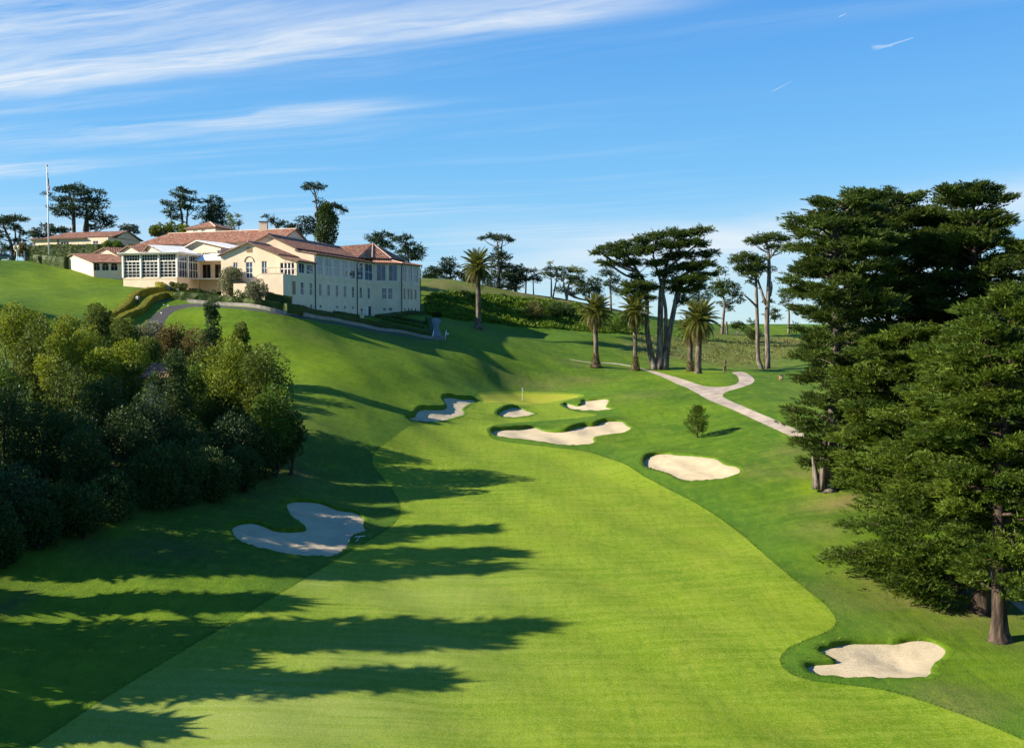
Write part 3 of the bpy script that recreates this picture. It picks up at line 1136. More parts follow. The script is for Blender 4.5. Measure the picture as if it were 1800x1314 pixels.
M['soffit'] = plain('eave_timber', (0.20, 0.145, 0.10), 0.8, 0.15, 2.0, 0.2)
M['pole'] = plain('white_pole_paint', (0.78, 0.77, 0.74), 0.4, 0.04, 1.0, 0.4)


def tile_mat():
    m, nt, b = new_mat('terracotta_tiles')
    v = nt.nodes.new('ShaderNodeTexVoronoi')
    v.inputs['Scale'].default_value = 2.4
    nt.links.new(n_pos(nt, (1, 1, 1.4)), v.inputs['Vector'])
    sp = nt.nodes.new('ShaderNodeSeparateColor')
    nt.links.new(v.outputs['Color'], sp.inputs[0])
    big = n_noise(nt, n_pos(nt), .35, 3.0)
    c = n_mix(nt, sp.outputs[0], (0.15, 0.062, 0.040), (0.38, 0.165, 0.095))
    c = n_mix(nt, n_ramp(nt, sp.outputs[1], .72, .95), c, (0.34, 0.23, 0.16))
    c = n_mix(nt, n_ramp(nt, big, .4, .7, 0, .4), c, (0.22, 0.105, 0.075))
    nt.links.new(c, b.inputs['Base Color'])
    b.inputs['Roughness'].default_value = .85
    n_bump(nt, sp.outputs[0], .5, .06, b)
    return m


def glass_mat(name, col, ior=1.75, rough=.03):
    m, nt, b = new_mat(name)
    nz = n_noise(nt, n_pos(nt), .55, 2.0)
    nt.links.new(n_mix(nt, n_ramp(nt, nz, .4, .6), tuple(c * .55 for c in col), tuple(c * 1.3 for c in col)), b.inputs['Base Color'])
    b.inputs['Roughness'].default_value = rough
    b.inputs['IOR'].default_value = ior
    b.inputs['Specular IOR Level'].default_value = .5
    return m


M['tile'] = tile_mat()
M['glass'] = glass_mat('window_glass', (0.04, 0.075, 0.12), 1.5)
M['glass_dark'] = glass_mat('dark_window_glass', (0.016, 0.018, 0.022), 1.25, .06)
M['glass_pale'] = glass_mat('curtained_window_glass', (0.32, 0.36, 0.38), 1.7, .1)

V3 = lambda *a: np.array(a, float)


def roof_poly(root, pts, name='roof', mat=None, pitch=.42, amp=.075, thick=.16, soffit=True, fascia=None, parent=None):
    """barrel-tile slope over a planar convex polygon; first edge is the eave. Tile rows run from eave to ridge as real ribs"""
    mat = mat or M['tile']
    P = [np.asarray(p, float) for p in pts]
    e = unit(P[1] - P[0])
    n = unit(np.cross(P[1] - P[0], P[-1] - P[0]))
    if n[2] < 0:
        n = -n
    f = unit(np.cross(n, e))
    A = np.array([[(p - P[0]) @ e, (p - P[0]) @ f] for p in P])
    if A[:, 1].max() < -A[:, 1].min():
        f = -f
        A[:, 1] *= -1
    a0, a1 = A[:, 0].min(), A[:, 0].max()
    nr = max(2, int((a1 - a0) / pitch))
    xs = np.linspace(a0 + 1e-4, a1 - 1e-4, nr * 4 + 1)
    lo = np.full(len(xs), 1e9)
    hi = np.full(len(xs), -1e9)
    for i in range(len(A)):
        p, q = A[i], A[(i + 1) % len(A)]
        if abs(q[0] - p[0]) < 1e-6:
            continue
        t = (xs - p[0]) / (q[0] - p[0])
        m = (t >= -1e-6) & (t <= 1 + 1e-6)
        y = p[1] + t * (q[1] - p[1])
        lo[m] = np.minimum(lo[m], y[m])
        hi[m] = np.maximum(hi[m], y[m])
    hgt = amp * np.abs(np.sin(np.pi * nr * (xs - a0) / (a1 - a0))) ** .8 + .03
    rows = np.linspace(0, 1, 3)
    V = []
    for rw in rows:
        y = lo + (hi - lo) * rw
        V.append(P[0] + xs[:, None] * e + y[:, None] * f + hgt[:, None] * n)
    V = np.vstack(V)
    k = len(xs)
    i = np.arange(k - 1)
    Q = np.vstack([np.stack([r * k + i, r * k + i + 1, (r + 1) * k + i + 1, (r + 1) * k + i], 1) for r in range(2)])
    off = np.array(root.location) if parent is None else np.array(root.location)
    o = link(name, mesh_from(name, V - off, Q, mat, False), parent or root)
    mb = MB()
    lowp = [p - n * thick for p in P]
    mb.poly(lowp[::-1])
    mb.poly(P)
    for j in range(len(P)):
        a, b = P[j], P[(j + 1) % len(P)]
        mb.quad(a, b, b - n * thick, a - n * thick)
    V2 = np.vstack(mb.v)
    F = [np.vstack(mb.q), np.vstack(mb.t)]
    me = mesh_from('eave', V2 - off, F, fascia or M['soffit'])
    e_ = link('eave', me, o)
    return o


def wall_quads(mb, p0, e, n, a0, a1, z0, z1, holes, depth=.22):
    """wall in the plane p0 + a*e (vertical), outward normal n, with real openings and reveals"""
    xs = sorted({a0, a1, *[h[0] for h in holes], *[h[1] for h in holes]})
    zs = sorted({z0, z1, *[h[2] for h in holes], *[h[3] for h in holes]})
    xs = [x for x in xs if a0 - 1e-6 <= x <= a1 + 1e-6]
    zs = [z_ for z_ in zs if z0 - 1e-6 <= z_ <= z1 + 1e-6]

    def pt(a, z_, d=0.0):
        q = p0 + e * a - n * d
        return V3(q[0], q[1], z_)
    for i in range(len(xs) - 1):
        for j in range(len(zs) - 1):
            cx, cz = (xs[i] + xs[i + 1]) / 2, (zs[j] + zs[j + 1]) / 2
            if any(h[0] < cx < h[1] and h[2] < cz < h[3] for h in holes):
                continue
            mb.quad(pt(xs[i], zs[j]), pt(xs[i + 1], zs[j]), pt(xs[i + 1], zs[j + 1]), pt(xs[i], zs[j + 1]))
    for h in holes:
        b0, b1, c0, c1 = h[:4]
        mb.quad(pt(b0, c0), pt(b1, c0), pt(b1, c0, depth), pt(b0, c0, depth))
        mb.quad(pt(b0, c1), pt(b0, c1, depth), pt(b1, c1, depth), pt(b1, c1))
        mb.quad(pt(b0, c0), pt(b0, c0, depth), pt(b0, c1, depth), pt(b0, c1))
        mb.quad(pt(b1, c0), pt(b1, c1), pt(b1, c1, depth), pt(b1, c0, depth))


def window(root, p0, e, n, a0, a1, z0, z1, nx=2, nz=2, mat_frame=None, glass=None, depth=.16, bar=.06, edge=.09, name='window', label=None):
    """frame with glazing bars and, as its child, the pane"""
    mb = MB()
    up = V3(0, 0, 1)
    o = V3(*(p0 + e * a0 - n * depth)[:2], z0)
    w, h = a1 - a0, z1 - z0
    t = .09
    for x, ww in [(0, edge), (w - edge, edge)] + [(w * k / nx - bar / 2, bar) for k in range(1, nx)]:
        mb.obox(o + e * x, e * ww, n * t, up * h)
    for zz, hh in [(0, edge), (h - edge, edge)] + [(h * k / nz - bar / 2, bar) for k in range(1, nz)]:
        mb.obox(o + up * zz - n * .003, e * w, n * (t - .004), up * hh)
    fr = mb.build(name, mat_frame or M['white'], root)
    if label:
        fr["label"] = label
    g = MB()
    g.obox(o + n * .035 + up * .01 + e * .01, e * (w - .02), n * .012, up * (h - .02))
    V = np.vstack(g.v) - np.array(root.location)
    link('pane', mesh_from('pane', V, np.vstack(g.q), glass or M['glass']), fr)
    return fr


def a_at(p0, e, px):
    """distance along p0 + a e at which it crosses photo column px"""
    k = (px - 900.0) / F_PX
    return (k * p0[1] - p0[0]) / (e[0] - k * e[1])

# ================================================================ foliage tools
def unit(v):
    return v / (np.linalg.norm(v, axis=-1, keepdims=True) + 1e-9)


def kites(C, D, Nn, Ln, Wd):
    """leaf sprays: kite shaped quads, base at C, long axis D, facing Nn"""
    D = unit(D)
    S = unit(np.cross(D, Nn))
    Ln = Ln[:, None]
    Wd = Wd[:, None]
    bend = Nn * Ln * 0.10
    V = np.stack([C, C + D * Ln * .45 + S * Wd * .5 + bend, C + D * Ln, C + D * Ln * .45 - S * Wd * .5 + bend], 1)
    n = len(C)
    return V.reshape(-1, 3), np.arange(4 * n).reshape(n, 4)


def sprays(C, D, Nn, Ln, Wd):
    """needle sprays: slim triangles"""
    D = unit(D)
    S = unit(np.cross(D, Nn)) * (Wd[:, None] * .5)
    V = np.stack([C - S, C + S, C + D * Ln[:, None]], 1)
    return V.reshape(-1, 3), np.arange(3 * len(C)).reshape(-1, 3)


def make_pad(K, seed, flat=.24):
    """one flat bough tip of a cypress: twigs fanning outwards and up"""
    r = np.random.default_rng(seed)
    rad = np.sqrt(r.random(K)) * 1.0
    th = r.uniform(0, 2 * np.pi, K)
    C = np.stack([rad * np.cos(th) * .9, rad * np.sin(th) * .75, flat * (1 - rad ** 2) * r.uniform(-.5, 1.0, K)], 1)
    out = np.stack([np.cos(th), np.sin(th), np.zeros(K)], 1)
    D = out * r.uniform(.3, 1.0, K)[:, None] + np.array([.85, 0, .30]) + r.standard_normal((K, 3)) * .34
    Nn = unit(np.array([0, 0, 1.0]) + r.standard_normal((K, 3)) * .55)
    sz = (34 / K) ** .36
    L = r.uniform(.28, .70, K) * sz
    W = L * r.uniform(.25, .52, K)
    return C, unit(D), Nn, L, W


PADS = {k: [make_pad(k, 100 + i) for i in range(6)] for k in (22, 36, 60, 90)}


def place_pads(P, X, UP, S, K, r, tint=None):
    """P centres, X outward axes, UP normals, S sizes -> verts, quads, tint"""
    n = len(P)
    X = unit(X)
    Y = unit(np.cross(UP, X))
    Z = np.cross(X, Y)
    R = np.stack([X, Y, Z], 2)       # columns
    Vs, Fs, Ts, off = [], [], [], 0
    if tint is None:
        tint = r.random(n)
    pick = r.integers(0, 6, n)
    for k in range(6):
        m = np.where(pick == k)[0]
        if not len(m):
            continue
        C, D, Nn, L, W = PADS[K][k]
        flip = np.where(r.random(len(m)) < .5, 1.0, -1.0)
        mir = np.ones((len(m), 1, 3))
        mir[:, 0, 1] = flip
        Cm = np.einsum('nij,nkj->nki', R[m], C[None] * mir) * S[m][:, None, None] + P[m][:, None]
        Dm = np.einsum('nij,nkj->nki', R[m], D[None] * mir)
        Nm = np.einsum('nij,nkj->nki', R[m], Nn[None] * mir)
        Lm = L[None] * S[m][:, None]
        Wm = W[None] * S[m][:, None]
        v, f = sprays(Cm.reshape(-1, 3), Dm.reshape(-1, 3), Nm.reshape(-1, 3), Lm.ravel(), Wm.ravel())
        Vs.append(v)
        Fs.append(f + off)
        tt = np.clip(tint[m][:, None] + r.uniform(-.25, .25, (len(m), len(C))), 0, 1)
        Ts.append(np.repeat(tt.ravel(), 3))
        off += len(v)
    return np.vstack(Vs), np.vstack(Fs), np.concatenate(Ts)


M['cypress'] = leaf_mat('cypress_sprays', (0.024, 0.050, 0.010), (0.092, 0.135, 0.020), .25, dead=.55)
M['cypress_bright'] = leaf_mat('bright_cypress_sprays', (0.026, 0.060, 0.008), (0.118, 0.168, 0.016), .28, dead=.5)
M['cypress_far'] = leaf_mat('dark_cypress_sprays', (0.020, 0.045, 0.020), (0.055, 0.085, 0.030), .18)
M['bluepine'] = leaf_mat('blue_pine_needles', (0.022, 0.050, 0.030), (0.060, 0.100, 0.052), .2)
M['yellowgum'] = leaf_mat('pale_green_leaves', (0.080, 0.115, 0.020), (0.190, 0.215, 0.042), .3)
M['bark'] = bark_mat('grey_cypress_bark', (0.075, 0.055, 0.042), (0.26, 0.22, 0.185))
M['bark_dark'] = bark_mat('dark_cypress_bark', (0.026, 0.018, 0.013), (0.105, 0.074, 0.052))


def wobble(P, amp, r):
    P = np.asarray(P, float).copy()
    if len(P) > 2:
        P[1:-1] += r.standard_normal((len(P) - 2, 3)) * amp
    return P


def spline(P, n):
    """Catmull-Rom through points"""
    P = np.asarray(P, float)
    if len(P) == 2:
        t = np.linspace(0, 1, n)[:, None]
        return P[0] * (1 - t) + P[1] * t
    Q = np.vstack([2 * P[0] - P[1], P, 2 * P[-1] - P[-2]])
    out = []
    seg = len(P) - 1
    for t in np.linspace(0, seg - 1e-6, n):
        i = int(t)
        f = t - i
        a, b, c, d = Q[i], Q[i + 1], Q[i + 2], Q[i + 3]
        out.append(.5 * ((2 * b) + (-a + c) * f + (2 * a - 5 * b + 4 * c - d) * f * f + (-a + 3 * b - 3 * c + d) * f ** 3))
    return np.array(out)


def crown_obj(name, parts, mat, root):
    Vs, Fs, Ts, off = [], [], [], 0
    for v, f, t in parts:
        Vs.append(v)
        Fs.append(f + off)
        Ts.append(t)
        off += len(v)
    V = np.vstack(Vs) - np.array(root.location)
    return link(name, mesh_from(name, V, np.vstack(Fs), mat, False, {'tint': np.concatenate(Ts)}), root)


def plate_tree(label, base, D, trunks, plates, mat='cypress_far', group=None, seed=0, K=22, ps=1.0, dens=1.0, bark='bark',
               name='cypress_tree', cat='tree', base_on_ground=True, tilt=.25, depth=.75):
    """flat-topped cypress. trunks: [[(px,py,radius_px)...]], plates: [(px,py,half_w,half_h)] all as seen in the photo at distance D"""
    r = np.random.default_rng(seed)
    s = D / F_PX
    b = at(base[0], base[1], D)
    if base_on_ground:
        b[2] = gz(b[0], b[1])[0]
    root = empty(name, b, label, cat, group)
    tb = MB()
    tops = []
    for tr in trunks:
        P = np.array([at(x, y, D) for x, y, _ in tr])
        P[:, 1] += np.linspace(0, r.uniform(-1.5, 1.5), len(P))
        if base_on_ground and abs(tr[0][1] - base[1]) < 6:
            P[0, 2] = gz(P[0, 0], P[0, 1])[0] - .25
        n = max(6, 4 * len(tr))
        Rr = np.interp(np.linspace(0, 1, n), np.linspace(0, 1, len(tr)), [q[2] * s for q in tr])
        Q = spline(P, n)
        tb.tube(Q, Rr, 8)
        tops.append(Q)
    parts = []
    allt = np.vstack(tops)
    for (px, py, hw, hh) in plates:
        c = at(px, py, D)
        dj = r.uniform(-.5, .5) * hw * s
        c[1] += dj
        rx, rz = hw * s, hh * s
        ry = rx * depth
        vol = rx * ry
        ps_ = ps * .80
        n = int(max(10, 1.15 * dens * (vol * 3.0 + rx * rz * 3.4) / (ps_ * ps_)))
        u = unit(r.standard_normal((n, 3))) * (r.random((n, 1)) ** .42)
        # droop the rim a little, ragged outline
        P = c + u * [rx, ry, rz]
        P[:, 2] += .22 * rz * np.sin(P[:, 0] * 1.7 + px) - .25 * rz * (u[:, 0] ** 2)
        X = u * [1, 1, .15] + r.standard_normal((n, 3)) * .25
        X[:, 2] += tilt * r.standard_normal(n) + .12
        UP = unit(np.array([0, 0, 1.0]) + u * [.4, .4, 0] + r.standard_normal((n, 3)) * .22)
        S = r.uniform(.55, 1.25, n) * ps_
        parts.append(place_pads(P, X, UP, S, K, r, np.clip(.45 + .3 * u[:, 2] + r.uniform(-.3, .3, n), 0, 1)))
        # limbs that carry this plate
        for q in range(2 if hw > 10 else 1):
            tgt = c + [r.uniform(-.6, .6) * rx, r.uniform(-.5, .5) * ry, -.15 * rz]
            below = allt[allt[:, 2] < tgt[2] - .25 * abs(tgt[2] - b[2]) * .3]
            if len(below) == 0:
                below = allt
            dd = np.hypot(below[:, 0] - tgt[0], below[:, 1] - tgt[1]) * 1.0 + np.abs(below[:, 2] - (tgt[2] - .5 * np.hypot(below[:, 0] - tgt[0], below[:, 1] - tgt[1])))
            st = below[int(np.argmin(dd))]
            mid = st * .5 + tgt * .5 + [0, 0, -.08 * np.linalg.norm(tgt - st)]
            ln = np.linalg.norm(tgt - st)
            r0 = np.clip(.028 * ln + .04, .06, .30)
            tb.tube(spline([st, mid, tgt], 7), np.linspace(r0, r0 * .35, 7), 5)
    tb.build('trunk', M[bark], root, True)
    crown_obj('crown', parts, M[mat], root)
    return root


def bough_tree(label, base, D, height, profile, mat, seed, group=None, lean=(0, 0), nb=80, K=60, ps=1.15, trunk_r=.7, bark='bark_dark',
               zmin=.06, rise=(.05, .45), bare=.42, az_keep=None, name='cypress_tree', spiky=0.0, stubs=None, fill=4.2):
    """tall cypress: a trunk with whorls of boughs; profile(f) gives the crown radius at height fraction f"""
    r = np.random.default_rng(seed)
    b = at(base[0], base[1], D)
    b[2] = gz(b[0], b[1])[0]
    if height < 0:
        height = zat(-height, D) - b[2] - .8
    root = empty(name, b, label, 'tree', group)
    top = b + [lean[0], lean[1], height]
    tb = MB()
    axis = spline(wobble([b - [0, 0, .4], b + (top - b) * .12, b + (top - b) * .45, b + (top - b) * .75, top], .25, r), 22)
    f = np.linspace(0, 1, 22)
    fl = trunk_r * (1.0 - .9 * f) + trunk_r * .75 * np.exp(-f * height / 1.1)
    ang = np.linspace(0, 2 * np.pi, 12, endpoint=False)
    lump = 1 + .13 * np.sin(ang * 5 + seed)[None] * np.exp(-f * 7)[:, None] + .06 * r.standard_normal((22, 12)) * np.exp(-f * 3)[:, None]
    tb.tube(axis, fl, 12, True, lump)
    parts = []
    Ps, Xs, Us, Ss, Ts = [], [], [], [], []
    for i in range(nb):
        fz = zmin + (1 - zmin) * ((i + r.random()) / nb) ** .92
        if fz > .985:
            fz = .985
        az = i * 2.39996 + r.uniform(-.5, .5)
        if az_keep is not None and not az_keep(az, fz, r):
            continue
        Rr = profile(fz, az) * r.uniform(.60, 1.18)
        p0 = np.array([np.interp(fz, f, axis[:, k]) for k in range(3)])
        d = np.array([math.cos(az), math.sin(az), 0])
        up = r.uniform(*rise) + spiky * fz
        bow = spline([p0, p0 + d * Rr * .5 + [0, 0, Rr * up * .62], p0 + d * Rr + [0, 0, Rr * up * .75 + r.uniform(-.12, .1) * Rr]], 9)
        br = np.clip(Rr * .022, .04, .22)
        tb.tube(bow, np.linspace(br, br * .25, 9), 5, False)
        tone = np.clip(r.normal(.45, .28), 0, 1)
        n = max(4, int(Rr * fill / ps))
        for q in range(n):
            tt = bare + (1 - bare) * ((q + r.random()) / n) ** .8
            side = r.normal(0, .36) * Rr * .6 * (1.2 - tt * .6)
            k = tt * 8
            i0 = min(int(k), 7)
            pos = bow[i0] * (1 - (k - i0)) + bow[i0 + 1] * (k - i0)
            sd = np.array([-d[1], d[0], 0])
            pos = pos + sd * side + [0, 0, r.normal(.06, .20) - abs(side) * .14]
            Ps.append(pos)
            Xs.append(d + sd * np.sign(side) * .6 * r.random() + [0, 0, r.uniform(-.15, .35) + spiky])
            Us.append(np.array([0, 0, 1.0]) + d * .35 + r.standard_normal(3) * .25)
            Ss.append(ps * r.uniform(.65, 1.25) * (1.0 if tt < .8 else .85))
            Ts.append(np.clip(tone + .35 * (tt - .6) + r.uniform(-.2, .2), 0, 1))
    parts.append(place_pads(np.array(Ps), np.array(Xs), unit(np.array(Us)), np.array(Ss), K, r, np.array(Ts)))
    if stubs:
        for P, r0, r1 in stubs:
            Q = spline(np.array(P), 8)
            tb.tube(Q, np.linspace(r0, r1, 8), 7)
    tb.build('trunk', M[bark], root, True)
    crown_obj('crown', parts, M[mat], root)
    return root


def blob_shrub(label, c_px, D, hw, top, bottom, mat, seed, group=None, leaf=.30, n=5200, lob=16, cone=0.0, name='shrub', cat='shrub', up=.35, squash=.8, hit_ground=False, twigs=True):
    """a rounded leafy shrub or small tree: c_px column, half width hw px, top and bottom rows as seen in the photo at distance D"""
    r = np.random.default_rng(seed)
    s = D / F_PX
    t = at(c_px, top, D)
    b = at(c_px, bottom, D)
    g = gz(b[0], b[1])[0]
    zb = g if hit_ground else min(b[2], t[2] - 1.0)
    root = empty(name, (b[0], b[1], g), label, cat, group)
    rx = hw * s
    rz = max((t[2] - zb) / 2, .3)
    C0 = np.array([b[0], b[1], zb + rz])
    lobes = []
    for i in range(lob):
        u = unit(r.standard_normal(3))
        u[2] = u[2] * .9 + .15
        h = np.clip((u[2] + 1) / 2, 0, 1)
        w = 1.0 - cone * h
        rr = r.uniform(.26, .44) * min(rx, rz) * (1.15 - .35 * cone * h)
        c = C0 + u * [max(rx - rr, .1) * w, max(rx - rr, .1) * squash * w, max(rz - rr * .8, .1)]
        lobes.append((c, rr, np.clip(r.normal(.5, .22), 0, 1)))
    lobes.append((C0 + [0, 0, -.1 * rz], .62 * min(rx, rz), .3))
    if cone > .3:
        lobes.append((C0 + [0, 0, rz * .85], rz * .22, .6))
    wts = np.array([l[1] ** 2 for l in lobes])
    cnt = np.maximum(20, (n * wts / wts.sum())).astype(int)
    Cc, Dd, Nn, Tt = [], [], [], []
    for (c, rr, tn), k in zip(lobes, cnt):
        u = unit(r.standard_normal((k, 3)))
        rad = rr * (0.62 + .42 * r.random((k, 1)) ** .6) * [1, 1, 1.08]
        Cc.append(c + u * rad)
        Dd.append(u * .7 + [0, 0, up] + r.standard_normal((k, 3)) * .5)
        Nn.append(unit(u + r.standard_normal((k, 3)) * .5 + [0, 0, .3]))
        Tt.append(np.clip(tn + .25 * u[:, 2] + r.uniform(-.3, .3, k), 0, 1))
    Cc, Dd, Nn, Tt = np.vstack(Cc), np.vstack(Dd), np.vstack(Nn), np.concatenate(Tt)
    keep = Cc[:, 2] > g - .1
    Cc, Dd, Nn, Tt = Cc[keep], Dd[keep], Nn[keep], Tt[keep]
    L = r.uniform(.6, 1.35, len(Cc)) * leaf
    v, f = kites(Cc, Dd, Nn, L, L * r.uniform(.4, .7, len(Cc)))
    crown_obj('foliage', [(v, f, np.repeat(Tt, 4))], M[mat], root)
    if twigs:
        tb = MB()
        base = np.array([b[0], b[1], g - .2])
        for q in range(5):
            e = C0 + np.array([r.uniform(-.5, .5) * rx, r.uniform(-.4, .4) * rx, r.uniform(-.1, .5) * rz])
            st = base + [r.uniform(-.3, .3), r.uniform(-.3, .3), 0]
            tb.tube(spline([st, (st + e) / 2 + r.standard_normal(3) * .2, e], 5), np.linspace(.10, .03, 5) * max(1, rx / 2.5), 5, False)
        tb.build('stem', M['bark_dark'], root, True)
    return root


# ================================================================ the cypresses at the right
def prof(pts):
    xs, ys = zip(*pts)
    return lambda f, az: float(np.interp(f, xs, ys))


def prof_dir(left, right):
    """different reach towards the left (-x) and the right"""
    a, b = prof(left), prof(right)
    return lambda f, az: a(f, az) * (.5 - .5 * math.cos(az)) + b(f, az) * (.5 + .5 * math.cos(az))


GR = 'big cypresses at the right of the fairway'
# tall old tree with the split trunk beside the cart path
bough_tree('tall old cypress with a pale split trunk and a torn stump at its foot', (1455, 858), 110, -338.0,
           prof_dir([(0, .6), (.2, 2.6), (.3, 4.6), (.45, 4.6), (.58, 5.0), (.72, 5.8), (.86, 5.0), (.95, 3.4), (1, 2.2)],
                    [(0, 2), (.2, 4.5), (.5, 7.0), (.75, 7.4), (.9, 6), (1, 4)]), 'cypress', 21, GR, lean=(.9, 1), nb=130, zmin=.20,
           K=36, ps=.74, fill=5.8, trunk_r=.75, bark='bark', rise=(-.10, .4), bare=.34, spiky=.18,
           stubs=[([at(1436, 858, 109.6), at(1433, 830, 109.5), at(1428, 801, 109.3)], .55, .10),
                  ([at(1444, 860, 109.4), at(1446, 820, 109.4), at(1452, 760, 109.7)], .42, .30),
                  ([at(1468, 856, 110.2), at(1466, 800, 110.2), at(1462, 700, 110.2)], .55, .35)])
bough_tree('broad dark cypress filling the crown row between the split-trunk one and the spiky one', (1565, 845), 121, -352.0,
           prof([(0, 2), (.2, 6.5), (.45, 8.0), (.7, 8.0), (.86, 7.6), (.95, 6.2), (1, 3.4)]), 'cypress', 22, GR, lean=(-.8, 0), nb=118,
           zmin=.08, K=36, ps=.84, fill=6.6, trunk_r=.8, rise=(.0, .45), spiky=.2)
bough_tree('spiky topped cypress that rises highest of the right row', (1706, 880), 113, -318.0,
           prof([(0, 2), (.2, 6.2), (.5, 7.2), (.66, 6.2), (.78, 4.9), (.88, 4.4), (.95, 2.6), (1, .5)]), 'cypress', 23, GR, lean=(-.5, 0), nb=110,
           zmin=.08, K=36, ps=.80, fill=6.4, trunk_r=.8, rise=(.15, .55), spiky=.35)
bough_tree('dark cypress cut by the right edge of the picture behind the spiky one', (1850, 890), 108, -385.0,
           prof([(0, 2), (.25, 6.0), (.6, 7.6), (.85, 6.4), (.95, 3.2), (1, .8)]), 'cypress', 24, GR, nb=90, zmin=.08, K=36, ps=.80, fill=5.4, trunk_r=.7,
           rise=(.1, .5), spiky=.15)
bough_tree('dark cypress closing the gap between the broad one and the spiky one', (1640, 872), 119, -372.0,
           prof([(0, 2), (.4, 5.0), (.7, 7.0), (.9, 5.6), (1, 1.2)]), 'cypress', 26, GR, nb=70, zmin=.42, K=36, ps=.84, fill=6.0, trunk_r=.6,
           rise=(.05, .5), spiky=.15)
# nearer, brighter trees
bough_tree('nearest cypress, standing on the foremost thick dark trunk beside the sunlit bunker', (1757, 1128), 71.5, -492.0,
           prof_dir([(0, .6), (.12, 1.8), (.2, 3.4), (.36, 4.6), (.6, 5.4), (.8, 4.8), (.93, 3.0), (1, .8)],
                    [(0, 1), (.15, 4.0), (.4, 6.0), (.7, 6.2), (.9, 4), (1, 1)]), 'cypress_bright', 31, GR, lean=(.4, .6), nb=105, zmin=.24,
           K=36, ps=.64, fill=6.6, trunk_r=.62, rise=(-.12, .30), az_keep=lambda az, f, r: f > .38 or r.random() < .45)
bough_tree('bright cypress sweeping its low boughs out to the left over the turf', (1684, 1046), 82, -555.0,
           prof_dir([(0, 1), (.08, 4.5), (.14, 8.0), (.28, 9.4), (.5, 8.8), (.7, 6.8), (.88, 4.2), (1, .8)],
                    [(0, .5), (.2, 3.0), (.5, 5.0), (.8, 4.2), (1, .8)]), 'cypress_bright', 32, GR, lean=(.3, 0), nb=150, zmin=.11, K=36, ps=.64, fill=6.4,
           trunk_r=.62, rise=(-.16, .2), bare=.30, az_keep=lambda az, f, r: f > .42 or math.cos(az) < -.35)
bough_tree('cypress on the middle dark trunk behind the foremost one', (1722, 1078), 77.5, -530.0,
           prof([(0, .5), (.2, 2.4), (.4, 4.6), (.7, 5.2), (.9, 3.2), (1, .8)]), 'cypress_bright', 33, GR, lean=(.5, .8), nb=70, zmin=.2, K=36, ps=.66, fill=6.2,
           trunk_r=.66, rise=(-.05, .3))
bough_tree('dense mid green cypress filling in behind the low sweeping boughs', (1590, 905), 101, -560.0,
           prof([(0, 2), (.1, 5.0), (.3, 6.9), (.55, 7.0), (.78, 6.0), (.92, 3.6), (1, 1)]), 'cypress_bright', 34, GR, lean=(.6, .5), nb=120, zmin=.05,
           K=36, ps=.78, fill=5.8, trunk_r=.7, rise=(-.05, .3))
bough_tree('bright cypress leaning in from the right edge beyond the shaded path', (1880, 1010), 88, -470.0,
           prof([(0, 1), (.2, 5.0), (.5, 6.6), (.8, 5.0), (1, .8)]), 'cypress_bright', 35, GR, nb=70, zmin=.40, K=36, ps=.68, fill=6.0, trunk_r=.6,
           rise=(-.05, .35))
bough_tree('second dark trunked cypress from the left under the low boughs', (1703, 1036), 84.5, -600.0,
           prof([(0, .5), (.35, 1.6), (.6, 4.0), (.9, 3), (1, 1)]), 'cypress_bright', 36, GR, nb=40, zmin=.35, K=36, ps=.66, fill=6.2, trunk_r=.5,
           rise=(0, .3))

# ================================================================ tall trees out of frame at the left whose shadows cross the fairway
GS = 'tall conifers out of view at the left'
GS_LAB = ['tall conifer out of view at the left, %s of its row' % w for w in
          ('first', 'second', 'third', 'fourth', 'fifth', 'sixth', 'seventh', 'nearest', 'eighth', 'ninth', 'thinnest', 'tenth', 'eleventh', 'farthest')]
TE = math.tan(SUN_EL)
for i, (tx, ty, X0, R) in enumerate([(800, 860, -58, 0), (380, 1158, -44, 1.3), (750, 1192, -43.5, 2.3), (850, 1127, -49, 1.5), (940, 1100, -50, 2.1), (880, 996, -57, 2.6), (915, 973, -57, 3.2),
                                     (190, 1278, -40, 1.7), (860, 930, -62, 3.4), (640, 1012, -58, 1.5), (480, 1058, -53, 1.5), (700, 948, -62, 2.6), (690, 900, -66, 3.0), (85, 556, -104, 5.0)]):
    if R == 0:
        continue
    tip = hit([(tx, ty)])[0]
    run = (tip[0] - X0) / -SUN_AZ[0]
    Y = tip[1] + run * SUN_AZ[1]
    g = gz(X0, Y)[0]
    H = max(6.0, tip[2] + run * TE - g)
    bough_tree(GS_LAB[i], (900 + X0 / Y * F_PX, 900), Y, H, prof([(0, R * .8), (.15, R), (.5, R * .82), (.8, R * .45), (1, .3)]), 'cypress', 60 + i, GS,
               nb=56, zmin=.06, K=22, ps=1.7, trunk_r=.5, rise=(-.1, .25), name='conifer_tree', fill=2.4 if ty in (1127, 1100) else 5.5, bare=.2)

